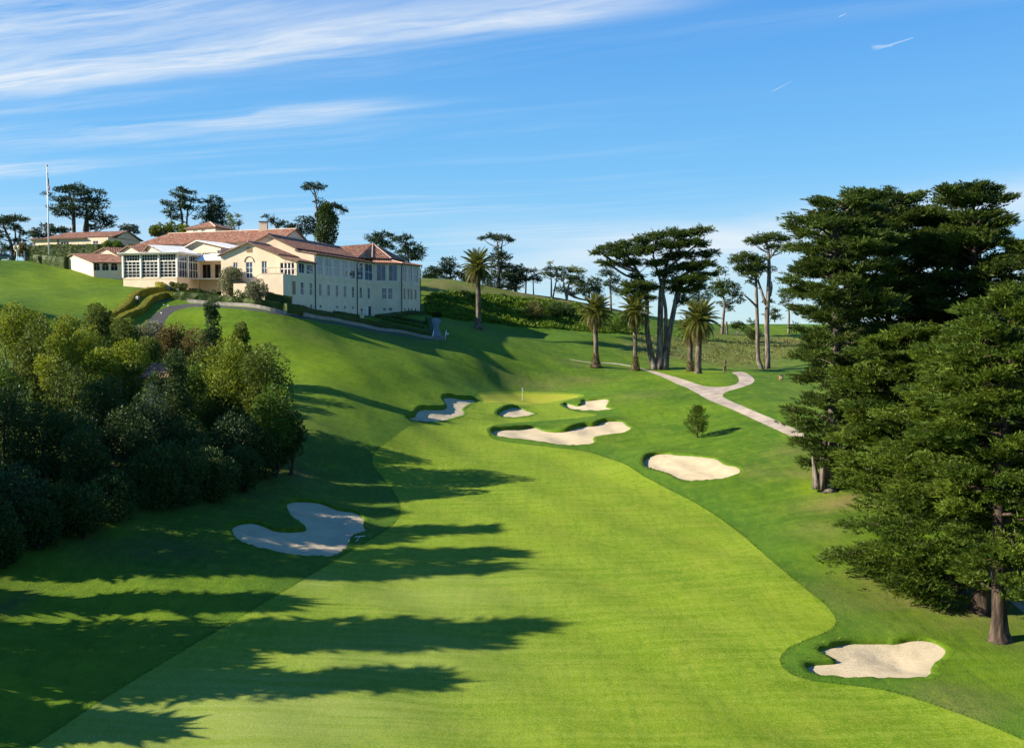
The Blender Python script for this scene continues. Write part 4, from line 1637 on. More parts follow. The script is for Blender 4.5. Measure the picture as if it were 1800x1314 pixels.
# ================================================================ shrubs and small trees on the left bank
SH = {
    'olive': leaf_mat('olive_leaves', (0.034, 0.066, 0.009), (0.145, 0.180, 0.022), .3),
    'gold': leaf_mat('yellow_green_leaves', (0.045, 0.092, 0.006), (0.255, 0.290, 0.018), .32),
    'dark': leaf_mat('dark_green_leaves', (0.018, 0.042, 0.010), (0.065, 0.105, 0.020), .22),
    'blue': leaf_mat('blue_grey_leaves', (0.020, 0.046, 0.016), (0.066, 0.108, 0.034), .22),
    'rust': leaf_mat('rusty_leaves', (0.060, 0.050, 0.016), (0.165, 0.125, 0.032), .28),
    'fresh': leaf_mat('fresh_green_leaves', (0.035, 0.085, 0.010), (0.130, 0.200, 0.020), .3),
    'pale': leaf_mat('silvery_olive_leaves', (0.075, 0.090, 0.045), (0.220, 0.225, 0.115), .28),
}
M.update(SH)
GB = 'shrubs and small trees on the left bank'
# label, column, D, half width, top, bottom, leaf kind, leaf count, cone
LEFT = [
    ('gold olive rounded shrub topmost in the left corner of the bank', 28, 127, 42, 536, 640, 'gold', 5200, 0),
    ('tall olive green bush with a pointed crown at the left edge of the thicket', 66, 119, 42, 562, 760, 'olive', 6200, .3),
    ('yellow green bush just below the lit lawn, left of the hedged drive', 112, 137, 38, 556, 640, 'gold', 4800, 0),
    ('round olive bush highest in the thicket beside the hedged drive', 176, 144, 28, 536, 610, 'olive', 4200, 0),
    ('broad yellow green bush in the upper middle of the thicket', 148, 131, 44, 572, 690, 'gold', 5600, .1),
    ('olive round crown right under the bend of the drive', 222, 139, 34, 562, 640, 'olive', 4800, 0),
    ('leafy yellow shrub with upright shoots in the left middle', 94, 116, 34, 592, 700, 'gold', 4600, .25),
    ('grey green shrub with yellow crown tips left of the tiled roof', 226, 122, 46, 602, 720, 'gold', 5600, .15),
    ('dark shrub with a reddish crown in the left middle of the thicket', 112, 110, 46, 634, 780, 'olive', 5000, 0),
    ('bright spiky green shrub at the left picture edge', 8, 110, 34, 606, 740, 'fresh', 4200, .2),
    ('rust orange round shrub in front of the lower lawn', 305, 144, 32, 571, 650, 'rust', 4600, 0),
    ('low rust brown bush between the orange one and the dark spire', 345, 141, 30, 580, 660, 'rust', 3600, 0),
    ('slim blue green spire standing above the thicket', 373, 147, 25, 531, 640, 'blue', 4200, .85),
    ('small olive cone bush right of the blue green spire', 424, 146, 23, 570, 650, 'olive', 3600, .6),
    ('large gold crowned tree above the right part of the thicket', 405, 122, 56, 600, 740, 'gold', 7600, .05),
    ('round gold and green tree at the right shoulder of the thicket', 468, 120, 50, 608, 750, 'olive', 7200, 0),
    ('dark pyramid shaped conifer right of the tiled roof', 311, 113, 44, 622, 800, 'dark', 6600, .9),
    ('light green upright shrub at the right end of the thicket', 484, 116, 46, 680, 800, 'fresh', 6000, .15),
    ('bright green narrow column shrub in the middle of the thicket', 371, 121, 16, 690, 780, 'fresh', 2600, .2),
    ('dark round bush closing the right end of the thicket by the grass', 512, 118, 30, 726, 815, 'dark', 4200, 0),
    ('dark green mass of leaves at the far left edge', 20, 100, 60, 680, 860, 'dark', 6400, 0),
    ('deep green bush low in the left middle', 70, 98, 56, 715, 870, 'dark', 6000, 0),
    ('dark leafy tree in the shaded centre of the thicket', 185, 106, 56, 660, 850, 'dark', 7600, .15),
    ('shaded blue grey shrub under the tiled roof', 262, 110, 44, 690, 830, 'blue', 5600, .1),
    ('low mid green shrub with a yellow crown below the tiled roof', 150, 95, 46, 742, 890, 'dark', 5600, .15),
    ('shaded green bush left of the narrow column shrub', 330, 108, 46, 740, 870, 'dark', 5600, 0),
    ('blue grey shrub right of the narrow column shrub', 415, 113, 44, 722, 850, 'blue', 5600, 0),
    ('shaded round bush near the right foot of the thicket', 460, 114, 40, 755, 845, 'dark', 4800, 0),
    ('dark bush at the grass edge in the middle of the bank', 380, 103, 44, 790, 890, 'dark', 4600, 0),
    ('dark leafy bush at the grass edge left of the middle', 272, 98, 52, 790, 920, 'dark', 5200, 0),
    ('blue grey feathery shrub low at the left picture edge', 30, 89, 56, 820, 950, 'blue', 6200, 0),
    ('small dark bush in front of the blue grey feathery shrub', 105, 90, 50, 850, 950, 'dark', 5000, 0),
    ('light speckled shrub in the lowest left corner of the bank', 0, 83, 44, 880, 1020, 'dark', 4600, 0),
    ('low dark bush right of the lowest corner shrub', 66, 87, 44, 880, 985, 'dark', 4200, 0),
    ('low dark bush between the two grass edge bushes', 200, 94, 46, 830, 935, 'dark', 4800, 0),
    ('grey green low shrub under the lower hedge of the drive', 262, 153, 34, 566, 620, 'pale', 3600, 0),
    ('olive shrub filling the gap above the tiled roof', 262, 133, 30, 596, 660, 'olive', 3800, 0),
    ('dark leafy shrub in front of the tiled roof', 285, 114, 34, 654, 790, 'dark', 4400, 0),
    ('olive shrub left of the tiled roof', 236, 118, 26, 640, 760, 'olive', 3600, 0),
    ('gold shrub between the two round olive bushes at the top left', 60, 131, 34, 548, 660, 'gold', 4200, 0),
    ('green bush behind the bright green narrow column shrub', 345, 126, 40, 640, 770, 'fresh', 5200, 0),
    ('olive bush between the rust orange shrub and the gold crowned tree', 350, 137, 34, 612, 720, 'olive', 4400, 0),
    ('golden bush low on the right shoulder of the thicket', 440, 128, 42, 660, 770, 'gold', 5600, 0),
    ('dark bush in the shade under the gold crowned tree', 395, 122, 44, 668, 800, 'dark', 5200, 0),
    ('yellow green tree crown in the middle left of the thicket', 176, 118, 44, 618, 760, 'gold', 5600, 0),
    ('dark low bush left of the three grass edge bushes', 150, 90, 44, 850, 945, 'dark', 4400, 0),
    ('dark bush low in the middle, above the grass edge', 320, 100, 50, 770, 905, 'dark', 5200, 0),
    ('deep shaded bush between the left middle ones', 130, 101, 56, 720, 880, 'dark', 5600, 0),
    ('deep shaded bush in the heart of the thicket', 230, 103, 56, 720, 890, 'dark', 5600, 0),
    ('dark bush just left of the big bunker slope', 430, 108, 34, 782, 865, 'dark', 4200, 0),
    ('dark bush at the lower right foot of the thicket', 486, 117, 28, 760, 830, 'dark', 3600, 0),
    ('dark green small tree behind the gold shrub at the left edge', 0, 118, 44, 640, 760, 'dark', 4600, 0),
]
for i, (lab, cx, D, hw, tp, bt, kind, n, cone) in enumerate(LEFT):
    blob_shrub(lab, cx, D, hw, tp, bt, kind, 200 + i, GB, leaf=.30 if D > 115 else .27, n=n, cone=cone,
               lob=14 + int(hw / 4), hit_ground=False)

# tiled roof of a small hut deep in the thicket
def hut():
    p = at(272, 660, 121)
    g = gz(p[0], p[1])[0]
    root = empty('garden_hut', (p[0], p[1], g), 'small hut with a red barrel tile roof almost hidden in the left thicket', 'hut')
    w = MB()
    zt = at(272, 652, 121)[2]
    w.cbox((p[0] + .4, p[1] + 1.5, (g + zt - .6) / 2), 3.0, 3.0, zt - .6 - g)
    w.build('wall', M['stucco'], root)
    a = np.array([p[0] - 1.8, p[1] - .6, zt - .75])
    roof_poly(root, [a, a + [4.4, 0, 0], a + [3.6, 2.2, 1.55], a + [.9, 2.2, 1.55]], 'roof', pitch=.32, amp=.07)

# ================================================================ trees on the skyline and round the green
GK = 'cypresses on the skyline'
GH = 'trees round the clubhouse'
plate_tree('flat topped cypress with many thin stems at the left picture edge', (22, 452), 238,
           [[(24, 453, 3.5), (20, 430, 3), (10, 405, 2), (4, 390, 1)], [(22, 450, 3), (34, 425, 2), (40, 400, 1.2)], [(22, 440, 2), (28, 415, 1.5), (24, 385, .8)]],
           [(18, 383, 30, 5), (6, 392, 26, 7), (28, 401, 18, 5), (0, 415, 20, 8), (40, 408, 12, 3), (8, 436, 22, 9), (34, 422, 16, 3), (0, 446, 14, 6)], 'cypress_far', GH, 301, base_on_ground=True)
plate_tree('wide double-trunked cypress behind the red roofed annex', (138, 408), 262,
           [[(129, 412, 4), (129, 390, 3.4), (128, 372, 2.6), (122, 345, 1.5), (118, 335, 1)], [(141, 412, 4.5), (150, 392, 3), (160, 378, 2), (172, 352, 1.2)],
            [(152, 412, 3), (152, 392, 2.4), (146, 360, 1.5)]],
           [(132, 330, 28, 5.5), (104, 333, 15, 4), (168, 338, 20, 4.5), (84, 341, 10, 2.5), (112, 350, 26, 5), (160, 352, 30, 7), (140, 342, 20, 4), (125, 366, 34, 8), (168, 366, 26, 8), (180, 384, 24, 9),
            (110, 376, 18, 6), (150, 380, 24, 6), (190, 395, 14, 5), (172, 399, 18, 5)], 'cypress_far', GH, 302, dens=1.0)
plate_tree('dark low cypress behind the left end of the annex roof', (90, 415), 258, [[(90, 418, 2), (90, 400, 1)]],
           [(86, 402, 24, 8), (66, 412, 20, 8), (108, 404, 18, 7), (78, 420, 28, 10)], 'cypress_far', GH, 303)
plate_tree('small umbrella cypress right of the annex gable', (229, 424), 252, [[(229, 428, 1.6), (229, 410, 1.2), (226, 400, .8)], [(229, 418, 1), (236, 404, .7)]],
           [(226, 399, 17, 4.5), (232, 404, 13, 4), (214, 404, 9, 3.5), (229, 418, 7, 4), (240, 410, 6, 3)], 'cypress_far', GH, 304)
plate_tree('tall cypress with two stems behind the roof tower', (322, 400), 258,
           [[(321, 404, 2.4), (320, 385, 2), (314, 360, 1.3), (316, 340, .8)], [(327, 404, 2.2), (328, 385, 1.6), (332, 360, 1)]],
           [(318, 334, 14, 3.5), (336, 338, 14, 3.5), (314, 344, 16, 4), (330, 350, 18, 5), (296, 356, 14, 4), (318, 362, 22, 6), (336, 366, 14, 5), (300, 372, 14, 5), (312, 381, 18, 5)], 'cypress_far', GH, 305)
plate_tree('bushy cypress right behind the roof tower', (372, 395), 260, [[(372, 402, 2.4), (372, 380, 1.6), (374, 355, 1)]],
           [(374, 349, 10, 3), (388, 351, 10, 3), (366, 356, 16, 5), (384, 361, 16, 4), (374, 368, 26, 6), (362, 380, 24, 8), (386, 380, 22, 9), (376, 392, 28, 8)], 'cypress_far', GH, 306)
blob_shrub('rounded brown green bush behind the long roof left of the tower', 297, 246, 33, 393, 425, 'olive', 310, GH, leaf=.45, n=3800)
blob_shrub('small yellow green bush against the left side of the tower', 325, 244, 10, 394, 420, 'gold', 311, GH, leaf=.4, n=1500)
plate_tree('thin leaved pale tree right of the roof tower', (412, 402), 250, [[(412, 408, 1.6), (410, 395, 1.2), (404, 382, .7)], [(412, 402, 1.2), (420, 385, .6)]],
           [(402, 381, 7, 5), (419, 379, 6, 3), (408, 390, 9, 6), (420, 393, 8, 7), (400, 399, 10, 5)], 'yellowgum', GH, 307, ps=.8, name='gum_tree')
plate_tree('leaning cypress right of the chimney', (486, 402), 255, [[(490, 408, 2), (482, 395, 1.4), (470, 382, .8)]],
           [(468, 380, 6, 2.5), (478, 387, 11, 5), (490, 394, 14, 6), (498, 391, 8, 3)], 'cypress_far', GH, 308)
plate_tree('lone tall cypress with a tufted flat top above the club roof', (560, 424), 250,
           [[(562, 430, 3), (559, 400, 2.2), (557, 365, 1.6), (554, 338, 1.3), (550, 330, 1)], [(576, 430, 2), (578, 395, 1.4), (582, 370, .8)]],
           [(551, 325, 20, 6), (541, 331, 10, 3), (561, 331, 9, 4), (562, 353, 10, 5), (568, 363, 13, 5), (590, 364, 18, 4.5), (604, 370, 7, 3), (572, 378, 20, 7), (585, 388, 12, 6)], 'cypress_far', GH, 309)
blob_shrub('dense cone shaped evergreen under the tufted cypress', 574, 247, 31, 362, 440, 'dark', 312, GH, leaf=.5, n=5200, cone=.6)
plate_tree('dark spreading cypress left of the tufted one', (525, 412), 254, [[(526, 416, 2), (528, 396, 1.4)]],
           [(518, 397, 16, 5), (538, 388, 18, 8), (510, 404, 20, 7), (534, 404, 22, 9), (552, 398, 14, 9)], 'cypress_far', GH, 313)
plate_tree('cypress with a leaning flat crown behind the left slope of the pavilion roof', (668, 436), 292, [[(668, 442, 2), (670, 425, 1.3), (672, 414, .8)]],
           [(672, 412, 20, 5), (656, 419, 16, 5), (668, 425, 22, 6), (690, 419, 8, 3), (678, 434, 20, 6)], 'cypress_far', GH, 314)
plate_tree('broad cypress behind the right slope of the pavilion roof', (720, 452), 288, [[(718, 462, 2), (716, 440, 1.5), (710, 425, .8)], [(722, 458, 1.6), (728, 440, 1)]],
           [(712, 417, 16, 5), (704, 424, 14, 5), (722, 432, 20, 7), (738, 439, 14, 6), (712, 441, 24, 6), (734, 448, 16, 7), (716, 452, 24, 6)], 'cypress_far', GH, 315)
# hill behind
plate_tree('round dark cypress on the hill crest next to the pavilion', (765, 492), 300, [[(768, 496, 1.6), (768, 478, 1)]],
           [(764, 474, 20, 6), (756, 482, 16, 7), (774, 480, 18, 8), (764, 488, 24, 6)], 'cypress_far', GK, 320)
plate_tree('taller round cypress on the hill crest left of the nearest palm', (792, 496), 298, [[(792, 500, 1.8), (791, 480, 1.3), (790, 462, .8)]],
           [(789, 456, 13, 4), (786, 464, 16, 5), (796, 468, 14, 5), (784, 474, 16, 6), (800, 480, 10, 6), (790, 488, 12, 4)], 'cypress_far', GK, 321)
plate_tree('low dark cypress on the crest behind the fronds of the nearest palm', (822, 500), 300, [[(822, 504, 1.5), (822, 484, .9)]],
           [(816, 482, 18, 8), (834, 480, 18, 9), (824, 494, 24, 8), (812, 497, 10, 5)], 'cypress_far', GK, 322)
plate_tree('tallest flat topped cypress on the hill behind the nearest palm', (877, 508), 284,
           [[(876, 512, 3), (877, 480, 2.6), (876, 450, 2), (874, 425, 1.3)], [(881, 480, 1.8), (881, 440, 1.3), (884, 420, .8)]],
           [(866, 415, 21, 5), (884, 420, 19, 4.5), (848, 418, 10, 3), (898, 423, 8, 3), (874, 437, 8, 5), (880, 447, 20, 5), (888, 454, 16, 5), (868, 456, 12, 6), (880, 466, 22, 6), (896, 470, 16, 7), (884, 482, 26, 7), (864, 488, 18, 7),
            (896, 493, 24, 9), (866, 502, 22, 7), (908, 503, 16, 6)], 'cypress_far', GK, 323)
plate_tree('dark cypress right of the tallest one on the hill', (905, 512), 286, [[(906, 515, 2), (908, 490, 1.2)]],
           [(908, 470, 14, 6), (902, 482, 18, 8), (914, 492, 16, 9), (900, 505, 16, 6)], 'cypress_far', GK, 324)
plate_tree('umbrella cypress on the hill with a see-through stem row', (930, 512), 288, [[(924, 514, 1.4), (925, 490, 1.1), (926, 478, .7)], [(938, 514, 1.2), (937, 492, .8)]],
           [(926, 475, 20, 4), (916, 481, 12, 4), (938, 487, 14, 6), (924, 490, 16, 5), (944, 494, 8, 6)], 'cypress_far', GK, 325)
plate_tree('pale stemmed gum tree with a tiny tuft above its crown', (968, 514), 290,
           [[(969, 518, 1.6), (969, 495, 1.2), (967, 478, .8), (967, 464, .5)], [(972, 516, 1.4), (978, 492, 1), (980, 476, .6)]],
           [(967, 462, 5, 2), (964, 472, 12, 4), (980, 472, 12, 4), (956, 482, 10, 6), (972, 482, 16, 5), (984, 490, 10, 7)], 'yellowgum', GK, 326, name='gum_tree', ps=.85)
plate_tree('yellow green round headed gum tree right of the pale stemmed one', (998, 516), 286,
           [[(996, 521, 2), (1000, 500, 1.6), (1006, 488, 1)], [(996, 515, 1.5), (990, 492, 1), (992, 480, .6)]],
           [(1002, 473, 16, 6), (1016, 476, 14, 6), (990, 480, 10, 6), (1006, 488, 16, 5), (1022, 486, 10, 6), (1010, 496, 18, 5)], 'yellowgum', GK, 327, name='gum_tree', ps=.85)
plate_tree('dark cypress mass between the gum trees and the great cypress', (1035, 522), 296, [[(1036, 528, 1.6), (1036, 505, 1)]],
           [(1026, 500, 18, 8), (1046, 494, 16, 8), (1040, 508, 22, 9), (1018, 514, 18, 7), (1052, 516, 12, 8), (986, 508, 12, 8), (1000, 512, 14, 6)], 'cypress_far', GK, 328)
plate_tree('thin cypress behind the left side of the great cypress', (1073, 540), 262, [[(1074, 548, 2.2), (1073, 515, 1.7), (1072, 480, 1)]],
           [(1072, 466, 16, 6), (1066, 480, 18, 6), (1080, 492, 14, 7), (1064, 500, 12, 5), (1078, 508, 10, 6)], 'bluepine', GK, 329)
plate_tree('shaded cypress seen between the trunks of the great cypress', (1225, 560), 262, [[(1226, 568, 2), (1228, 540, 1.5), (1230, 515, 1)]],
           [(1232, 500, 16, 8), (1216, 512, 14, 8), (1236, 520, 18, 8), (1222, 530, 14, 7)], 'bluepine', GK, 330)
plate_tree('cypress leaning on a dark stem left of the twin stemmed one', (1270, 585), on_ground(1270, 587)[1], [[(1269, 588, 3), (1271, 560, 2.6), (1273, 532, 2), (1268, 515, 1.2)], [(1278, 580, 2.4), (1276, 565, 2)]],
           [(1270, 498, 22, 7), (1258, 505, 16, 7), (1286, 505, 18, 7), (1272, 514, 26, 7), (1296, 518, 14, 6), (1276, 532, 14, 6), (1284, 541, 8, 5), (1300, 528, 10, 5), (1268, 476, 14, 8)], 'cypress', GK, 331)
plate_tree('small cypress on a pale stem just left of the big right row', (1386, 582), on_ground(1386, 586)[1], [[(1386, 588, 2.2), (1386, 555, 1.8), (1384, 530, 1.2)]],
           [(1386, 511, 17, 4), (1376, 520, 10, 5), (1392, 520, 12, 6), (1380, 532, 9, 6), (1390, 538, 8, 6)], 'cypress', GK, 332)
plate_tree('low spreading tree on the far slope left of the twin stems', (1297, 588), on_ground(1297, 588)[1], [[(1297, 590, .9), (1297, 578, .6)]],
           [(1297, 570, 15, 4), (1290, 574, 10, 4), (1304, 575, 11, 4)], 'cypress', GK, 333, name='small_tree', ps=.8)
plate_tree('small grey green tree on the far slope behind the twin stems', (1322, 600), on_ground(1322, 601)[1], [[(1322, 603, 1), (1322, 590, .7), (1320, 575, .4)]],
           [(1322, 567, 9, 8), (1316, 582, 12, 6), (1328, 584, 12, 7), (1322, 592, 14, 5)], 'cypress', GK, 334, name='small_tree', ps=.8)
plate_tree('low dark tree far right behind the twin stems', (1362, 560), 300, [[(1362, 566, 1.2), (1358, 552, .8)]],
           [(1362, 545, 12, 4), (1352, 552, 12, 4), (1366, 557, 10, 5)], 'cypress_far', GK, 335, name='small_tree')

# ---- the great cypress with many trunks, right of the green
plate_tree('great many-trunked cypress with a wide layered crown behind the palms', (1160, 641), 207,
           [[(1152, 643, 7), (1142, 610, 5), (1137, 570, 4.2), (1138, 535, 3.6), (1135, 500, 3), (1118, 470, 2), (1105, 450, 1.2)],
            [(1160, 643, 8), (1160, 600, 5.5), (1161, 550, 5), (1164, 500, 4.4), (1178, 470, 3), (1200, 450, 2), (1225, 430, 1.2)],
            [(1167, 643, 8), (1174, 600, 5.5), (1182, 560, 4.6), (1190, 520, 4), (1196, 490, 3), (1215, 475, 2), (1240, 462, 1.2)],
            [(1172, 640, 5), (1170, 590, 3.6), (1170, 540, 3), (1160, 490, 2.4), (1150, 455, 1.5), (1150, 430, 1)],
            [(1164, 515, 3.5), (1172, 470, 2.4), (1180, 440, 1.8), (1190, 415, 1)]],
           [(1238, 404, 20, 4.5), (1215, 409, 26, 6), (1185, 412, 28, 7), (1155, 413, 22, 6), (1128, 423, 24, 7), (1100, 429, 22, 7), (1075, 435, 24, 6), (1052, 444, 16, 5),
            (1092, 446, 34, 8), (1135, 440, 30, 8), (1175, 430, 34, 8), (1215, 428, 34, 7), (1245, 446, 22, 6), (1200, 448, 36, 8), (1235, 464, 28, 6), (1150, 462, 26, 7), (1110, 462, 24, 7),
            (1066, 462, 20, 4), (1205, 470, 38, 7), (1240, 482, 22, 5), (1215, 490, 30, 7), (1170, 480, 22, 7), (1118, 484, 16, 6),
            (1120, 500, 34, 6), (1105, 512, 26, 7), (1140, 506, 24, 6), (1125, 522, 28, 6), (1190, 508, 24, 9), (1225, 506, 18, 7), (1200, 528, 14, 9), (1195, 494, 30, 8)],
           'cypress', GK, 340, K=36, ps=1.0, dens=1.9, tilt=.2, name='cypress_tree')
plate_tree('twin-stemmed bare trunked cypress with a flat crown left of the right row', (1345, 648), 218,
           [[(1340, 650, 4), (1333, 630, 3.8), (1332, 590, 3.6), (1331, 550, 3.2), (1330, 510, 2.8), (1329, 480, 1.8)],
            [(1349, 650, 5.5), (1349, 610, 4.6), (1348, 560, 4.4), (1351, 510, 4), (1352, 470, 3.2), (1350, 435, 2.2), (1347, 425, 1.4)],
            [(1346, 535, 2.6), (1338, 510, 2.2), (1332, 492, 1.6)], [(1354, 520, 2), (1358, 505, 1.6), (1359, 494, .8)],
            [(1331, 540, 2.2), (1318, 528, 1.8), (1305, 518, 1.2)], [(1352, 455, 2), (1362, 442, 1.5), (1370, 435, 1)]],
           [(1352, 416, 30, 7), (1330, 424, 26, 6), (1374, 421, 18, 6), (1388, 432, 10, 5), (1365, 434, 20, 5), (1312, 450, 28, 7), (1330, 456, 24, 7), (1296, 458, 16, 6), (1320, 468, 30, 8), (1338, 474, 16, 6),
            (1304, 474, 16, 7), (1318, 482, 20, 6), (1362, 470, 6, 8), (1318, 494, 10, 6), (1352, 530, 10, 4), (1362, 556, 8, 4)],
           'cypress', GK, 341, K=36, ps=.85, dens=1.3)

# ---- lone little pine on the fairway side
def little_pine():
    r = np.random.default_rng(77)
    b = on_ground(1226, 769)
    s = b[1] / F_PX
    root = empty('pine_tree', b, 'lone little pine standing on the rough above the oval bunker', 'tree')
    H = 55 * s
    t = MB()
    t.tube([b - [0, 0, .2], b + [0, 0, H * .5], b + [.02, 0, H * .95]], [.11, .07, .02], 7)
    Ps, Xs, Us, Ss = [], [], [], []
    for i in range(170):
        f = r.uniform(.06, .99)
        az = r.uniform(0, 2 * np.pi)
        R = 21 * s * (np.interp(f, [0, .12, .3, .6, .85, 1], [.25, .8, 1.0, .78, .42, .04])) * r.uniform(.45, 1.08)
        d = np.array([math.cos(az), math.sin(az), 0])
        p = b + d * R + [0, 0, f * H + .25 * R]
        Ps.append(p)
        Xs.append(d + [0, 0, .75 + r.uniform(-.2, .3)])
        Us.append(np.array([0, 0, 1]) * .7 - d * .6 + r.standard_normal(3) * .3)
        Ss.append(r.uniform(.28, .52))
        if i % 4 == 0:
            t.tube([b + [0, 0, f * H], p], [.03, .012], 4, False)
    t.build('trunk', M['bark_dark'], root)
    crown_obj('crown', [place_pads(np.array(Ps), np.array(Xs), unit(np.array(Us)), np.array(Ss), 36, r)], M['cypress_bright'], root)


little_pine()

# ================================================================ palms
M['frond'] = leaf_mat('palm_frond_green', (0.050, 0.070, 0.012), (0.165, 0.170, 0.030), .25, rough=.45)
M['frond_old'] = leaf_mat('palm_frond_old', (0.060, 0.052, 0.018), (0.170, 0.125, 0.040), .2)
M['palm_bark'] = bark_mat('palm_trunk', (0.050, 0.040, 0.030), (0.20, 0.155, 0.11), 3.0)
M['fern'] = leaf_mat('trunk_fern', (0.060, 0.060, 0.016), (0.19, 0.15, 0.04), .25)


def frond_mesh(name, seed, droop, old):
    r = np.random.default_rng(seed)
    n = 15
    t = np.linspace(0, 1, n)
    L = 3.6
    x = L * (t - .10 * droop * t ** 2)
    zz = L * (.28 * t - (.38 + .30 * droop) * t ** 2.2)
    C = np.stack([x, np.zeros(n), zz], 1)
    T = unit(np.gradient(C, axis=0))
    V, F, Tt = [], [], []
    # rachis as a thin strip
    w = np.linspace(.06, .012, n)
    for i in range(n - 1):
        k = len(V)
        V += [C[i] + [0, w[i], 0], C[i] - [0, w[i], 0], C[i + 1] - [0, w[i + 1], 0], C[i + 1] + [0, w[i + 1], 0]]
        F.append([k, k + 1, k + 2, k + 3])
        Tt += [.9] * 4
    for i in range(1, n):
        for sgn in (-1, 1):
            for h in (0, .5):
                ff = min(i + h, n - 1)
                i0 = int(ff)
                c = C[i0] + (C[min(i0 + 1, n - 1)] - C[i0]) * (ff - i0)
                tt = T[i0]
                ll = (.85 * math.sin(math.pi * min(1, .16 + .80 * ff / n)) + .12) * r.uniform(.85, 1.1)
                d = unit(tt * .75 + np.array([0, sgn * .85, -.18 - .35 * droop * r.random()]))
                wv = tt * .055
                k = len(V)
                V += [c - wv, c + wv, c + d * ll * .6 + wv * .8 + [0, 0, .02], c + d * ll + [0, 0, -.12 * ll]]
                F.append([k, k + 1, k + 2, k + 3])
                Tt += [float(np.clip(.5 + r.normal(0, .2), 0, 1))] * 4
    return mesh_from(name, np.array(V), np.array(F), M['frond_old' if old else 'frond'], False, {'tint': np.array(Tt)})


FRONDS = [frond_mesh('frond', 1, .1, False), frond_mesh('frond', 2, .5, False), frond_mesh('frond', 3, .9, False), frond_mesh('frond', 4, 1.2, True)]
PALM_TRUNK = 'x'


def palm(label, px, base_y, hub_y, crown_hw, seed, tr_px, bulb, ferny, n=72, group='date palms beyond the green'):
    r = np.random.default_rng(seed)
    b = on_ground(px, base_y)
    s = b[1] / F_PX
    H = (base_y - hub_y) * s
    root = empty('palm_tree', b, label, 'palm', group)
    t = MB()
    k = 26
    f = np.linspace(0, 1, k)
    R = tr_px * s * (1 + (bulb - 1) * np.exp(-(f * H / (.11 * H)) ** 2) + .10 * np.sin(np.arange(k) * 2.1) * .4 + .35 * np.exp(-((f - 1) / .05) ** 2))
    P = np.stack([b[0] + .12 * np.sin(f * 2 + seed), np.full(k, b[1]), b[2] - .3 + f * (H + .3)], 1)
    t.tube(P, R, 11)
    t.build('trunk', M['palm_bark'], root, True)
    hub = np.array([P[-1][0], P[-1][1], b[2] + H])
    g = MB()
    for i in range(26):
        a = i * 2.4
        e = r.uniform(-.6, .9)
        d = np.array([math.cos(a) * math.cos(e), math.sin(a) * math.cos(e), math.sin(e)])
        g.tube([hub - [0, 0, .3] + d * .1, hub + d * .62], [.12, .05], 5)
    g.build('crown_heart', M['palm_bark'], root)
    sc = crown_hw * s / 3.35
    for i in range(n):
        q = (i + .5) / n
        el = math.radians(82 - 142 * q ** .9) + r.normal(0, .08)
        az = i * 2.39996 + r.uniform(-.2, .2)
        kind = 0 if q < .3 else 1 if q < .58 else 2 if q < .82 else 3
        o = link('frond', FRONDS[kind], root)
        o.location = hub - np.array(b) + [0, 0, .25 * (1 - q)]
        o.rotation_euler = (r.normal(0, .18), -el, az)
        o.scale = (sc * r.uniform(.86, 1.06),) * 3
    if ferny:
        m = 700
        a = r.uniform(0, 2 * np.pi, m)
        h = r.random(m) ** 1.4 * .26 * H
        rad = np.interp(h, f * H, R) * r.uniform(.95, 1.12, m)
        d = np.stack([np.cos(a), np.sin(a), np.zeros(m)], 1)
        C = np.array(b) + d * rad[:, None] + np.stack([0 * h, 0 * h, h], 1)
        v, ff = kites(C, d * .7 + [0, 0, -.2] + r.standard_normal((m, 3)) * .5, unit(d + [0, 0, 1]), r.uniform(.18, .42, m), r.uniform(.08, .18, m))
        link('trunk_fern', mesh_from('trunk_fern', v - np.array(b), ff, M['fern'], False, {'tint': np.repeat(r.random(m), 4)}), root)["kind"] = "stuff"
    return root


palm('tallest palm, alone on the slope beside the clubhouse', 840, 578, 472, 33, 1, 4.3, 1.9, False)
palm('palm furthest left of the row, with a ferny swollen trunk foot', 1047, 645, 549, 32, 2, 4.2, 2.0, True)
palm('palm standing over the bend of the cart path', 1117, 651, 549, 31, 3, 3.8, 1.9, True)
palm('shorter palm half hidden behind the thickest one', 1214, 652, 580, 28, 4, 4.4, 1.5, True, n=60)
palm('thickest palm beside the path fork with the widest skirt of fronds', 1228, 656, 565, 38, 5, 5.4, 1.4, False, n=84)

# ================================================================ olive trees and planting at the clubhouse
blob_shrub('silvery olive tree on a short stem in front of the club gable', 407, on_ground(407, 527)[1], 25, 471, 528, 'pale', 401, 'olive trees by the clubhouse', leaf=.30, n=5200, name='olive_tree', cat='tree')
blob_shrub('darker olive tree between the silvery one and the terrace', 452, on_ground(452, 538)[1], 20, 490, 540, 'pale', 402, 'olive trees by the clubhouse', leaf=.28, n=3600, name='olive_tree', cat='tree')
blob_shrub('dark evergreen shrub under the two olive trees', 432, on_ground(432, 535)[1], 24, 508, 545, 'dark', 403, leaf=.26, n=3200)
blob_shrub('low brownish planting in front of the glazed sunroom', 305, on_ground(305, 510)[1], 26, 497, 512, 'olive', 404, leaf=.22, n=2200, twigs=False)
blob_shrub('small shrubs along the bed left of the silvery olive', 358, on_ground(358, 523)[1], 26, 509, 524, 'dark', 405, leaf=.22, n=2200, twigs=False)
blob_shrub('reddish shrub beside the tall clipped hedge at the lamp post', 42, 232, 14, 428, 458, 'rust', 406, leaf=.35, n=2200)
blob_shrub('leafy bush between the annex gable and the low tiled wings', 198, 226, 19, 424, 446, 'fresh', 407, leaf=.32, n=2600)
blob_shrub('dark bush right of the leafy one, above the low tiled wings', 224, 226, 16, 430, 446, 'dark', 408, leaf=.3, n=2000)

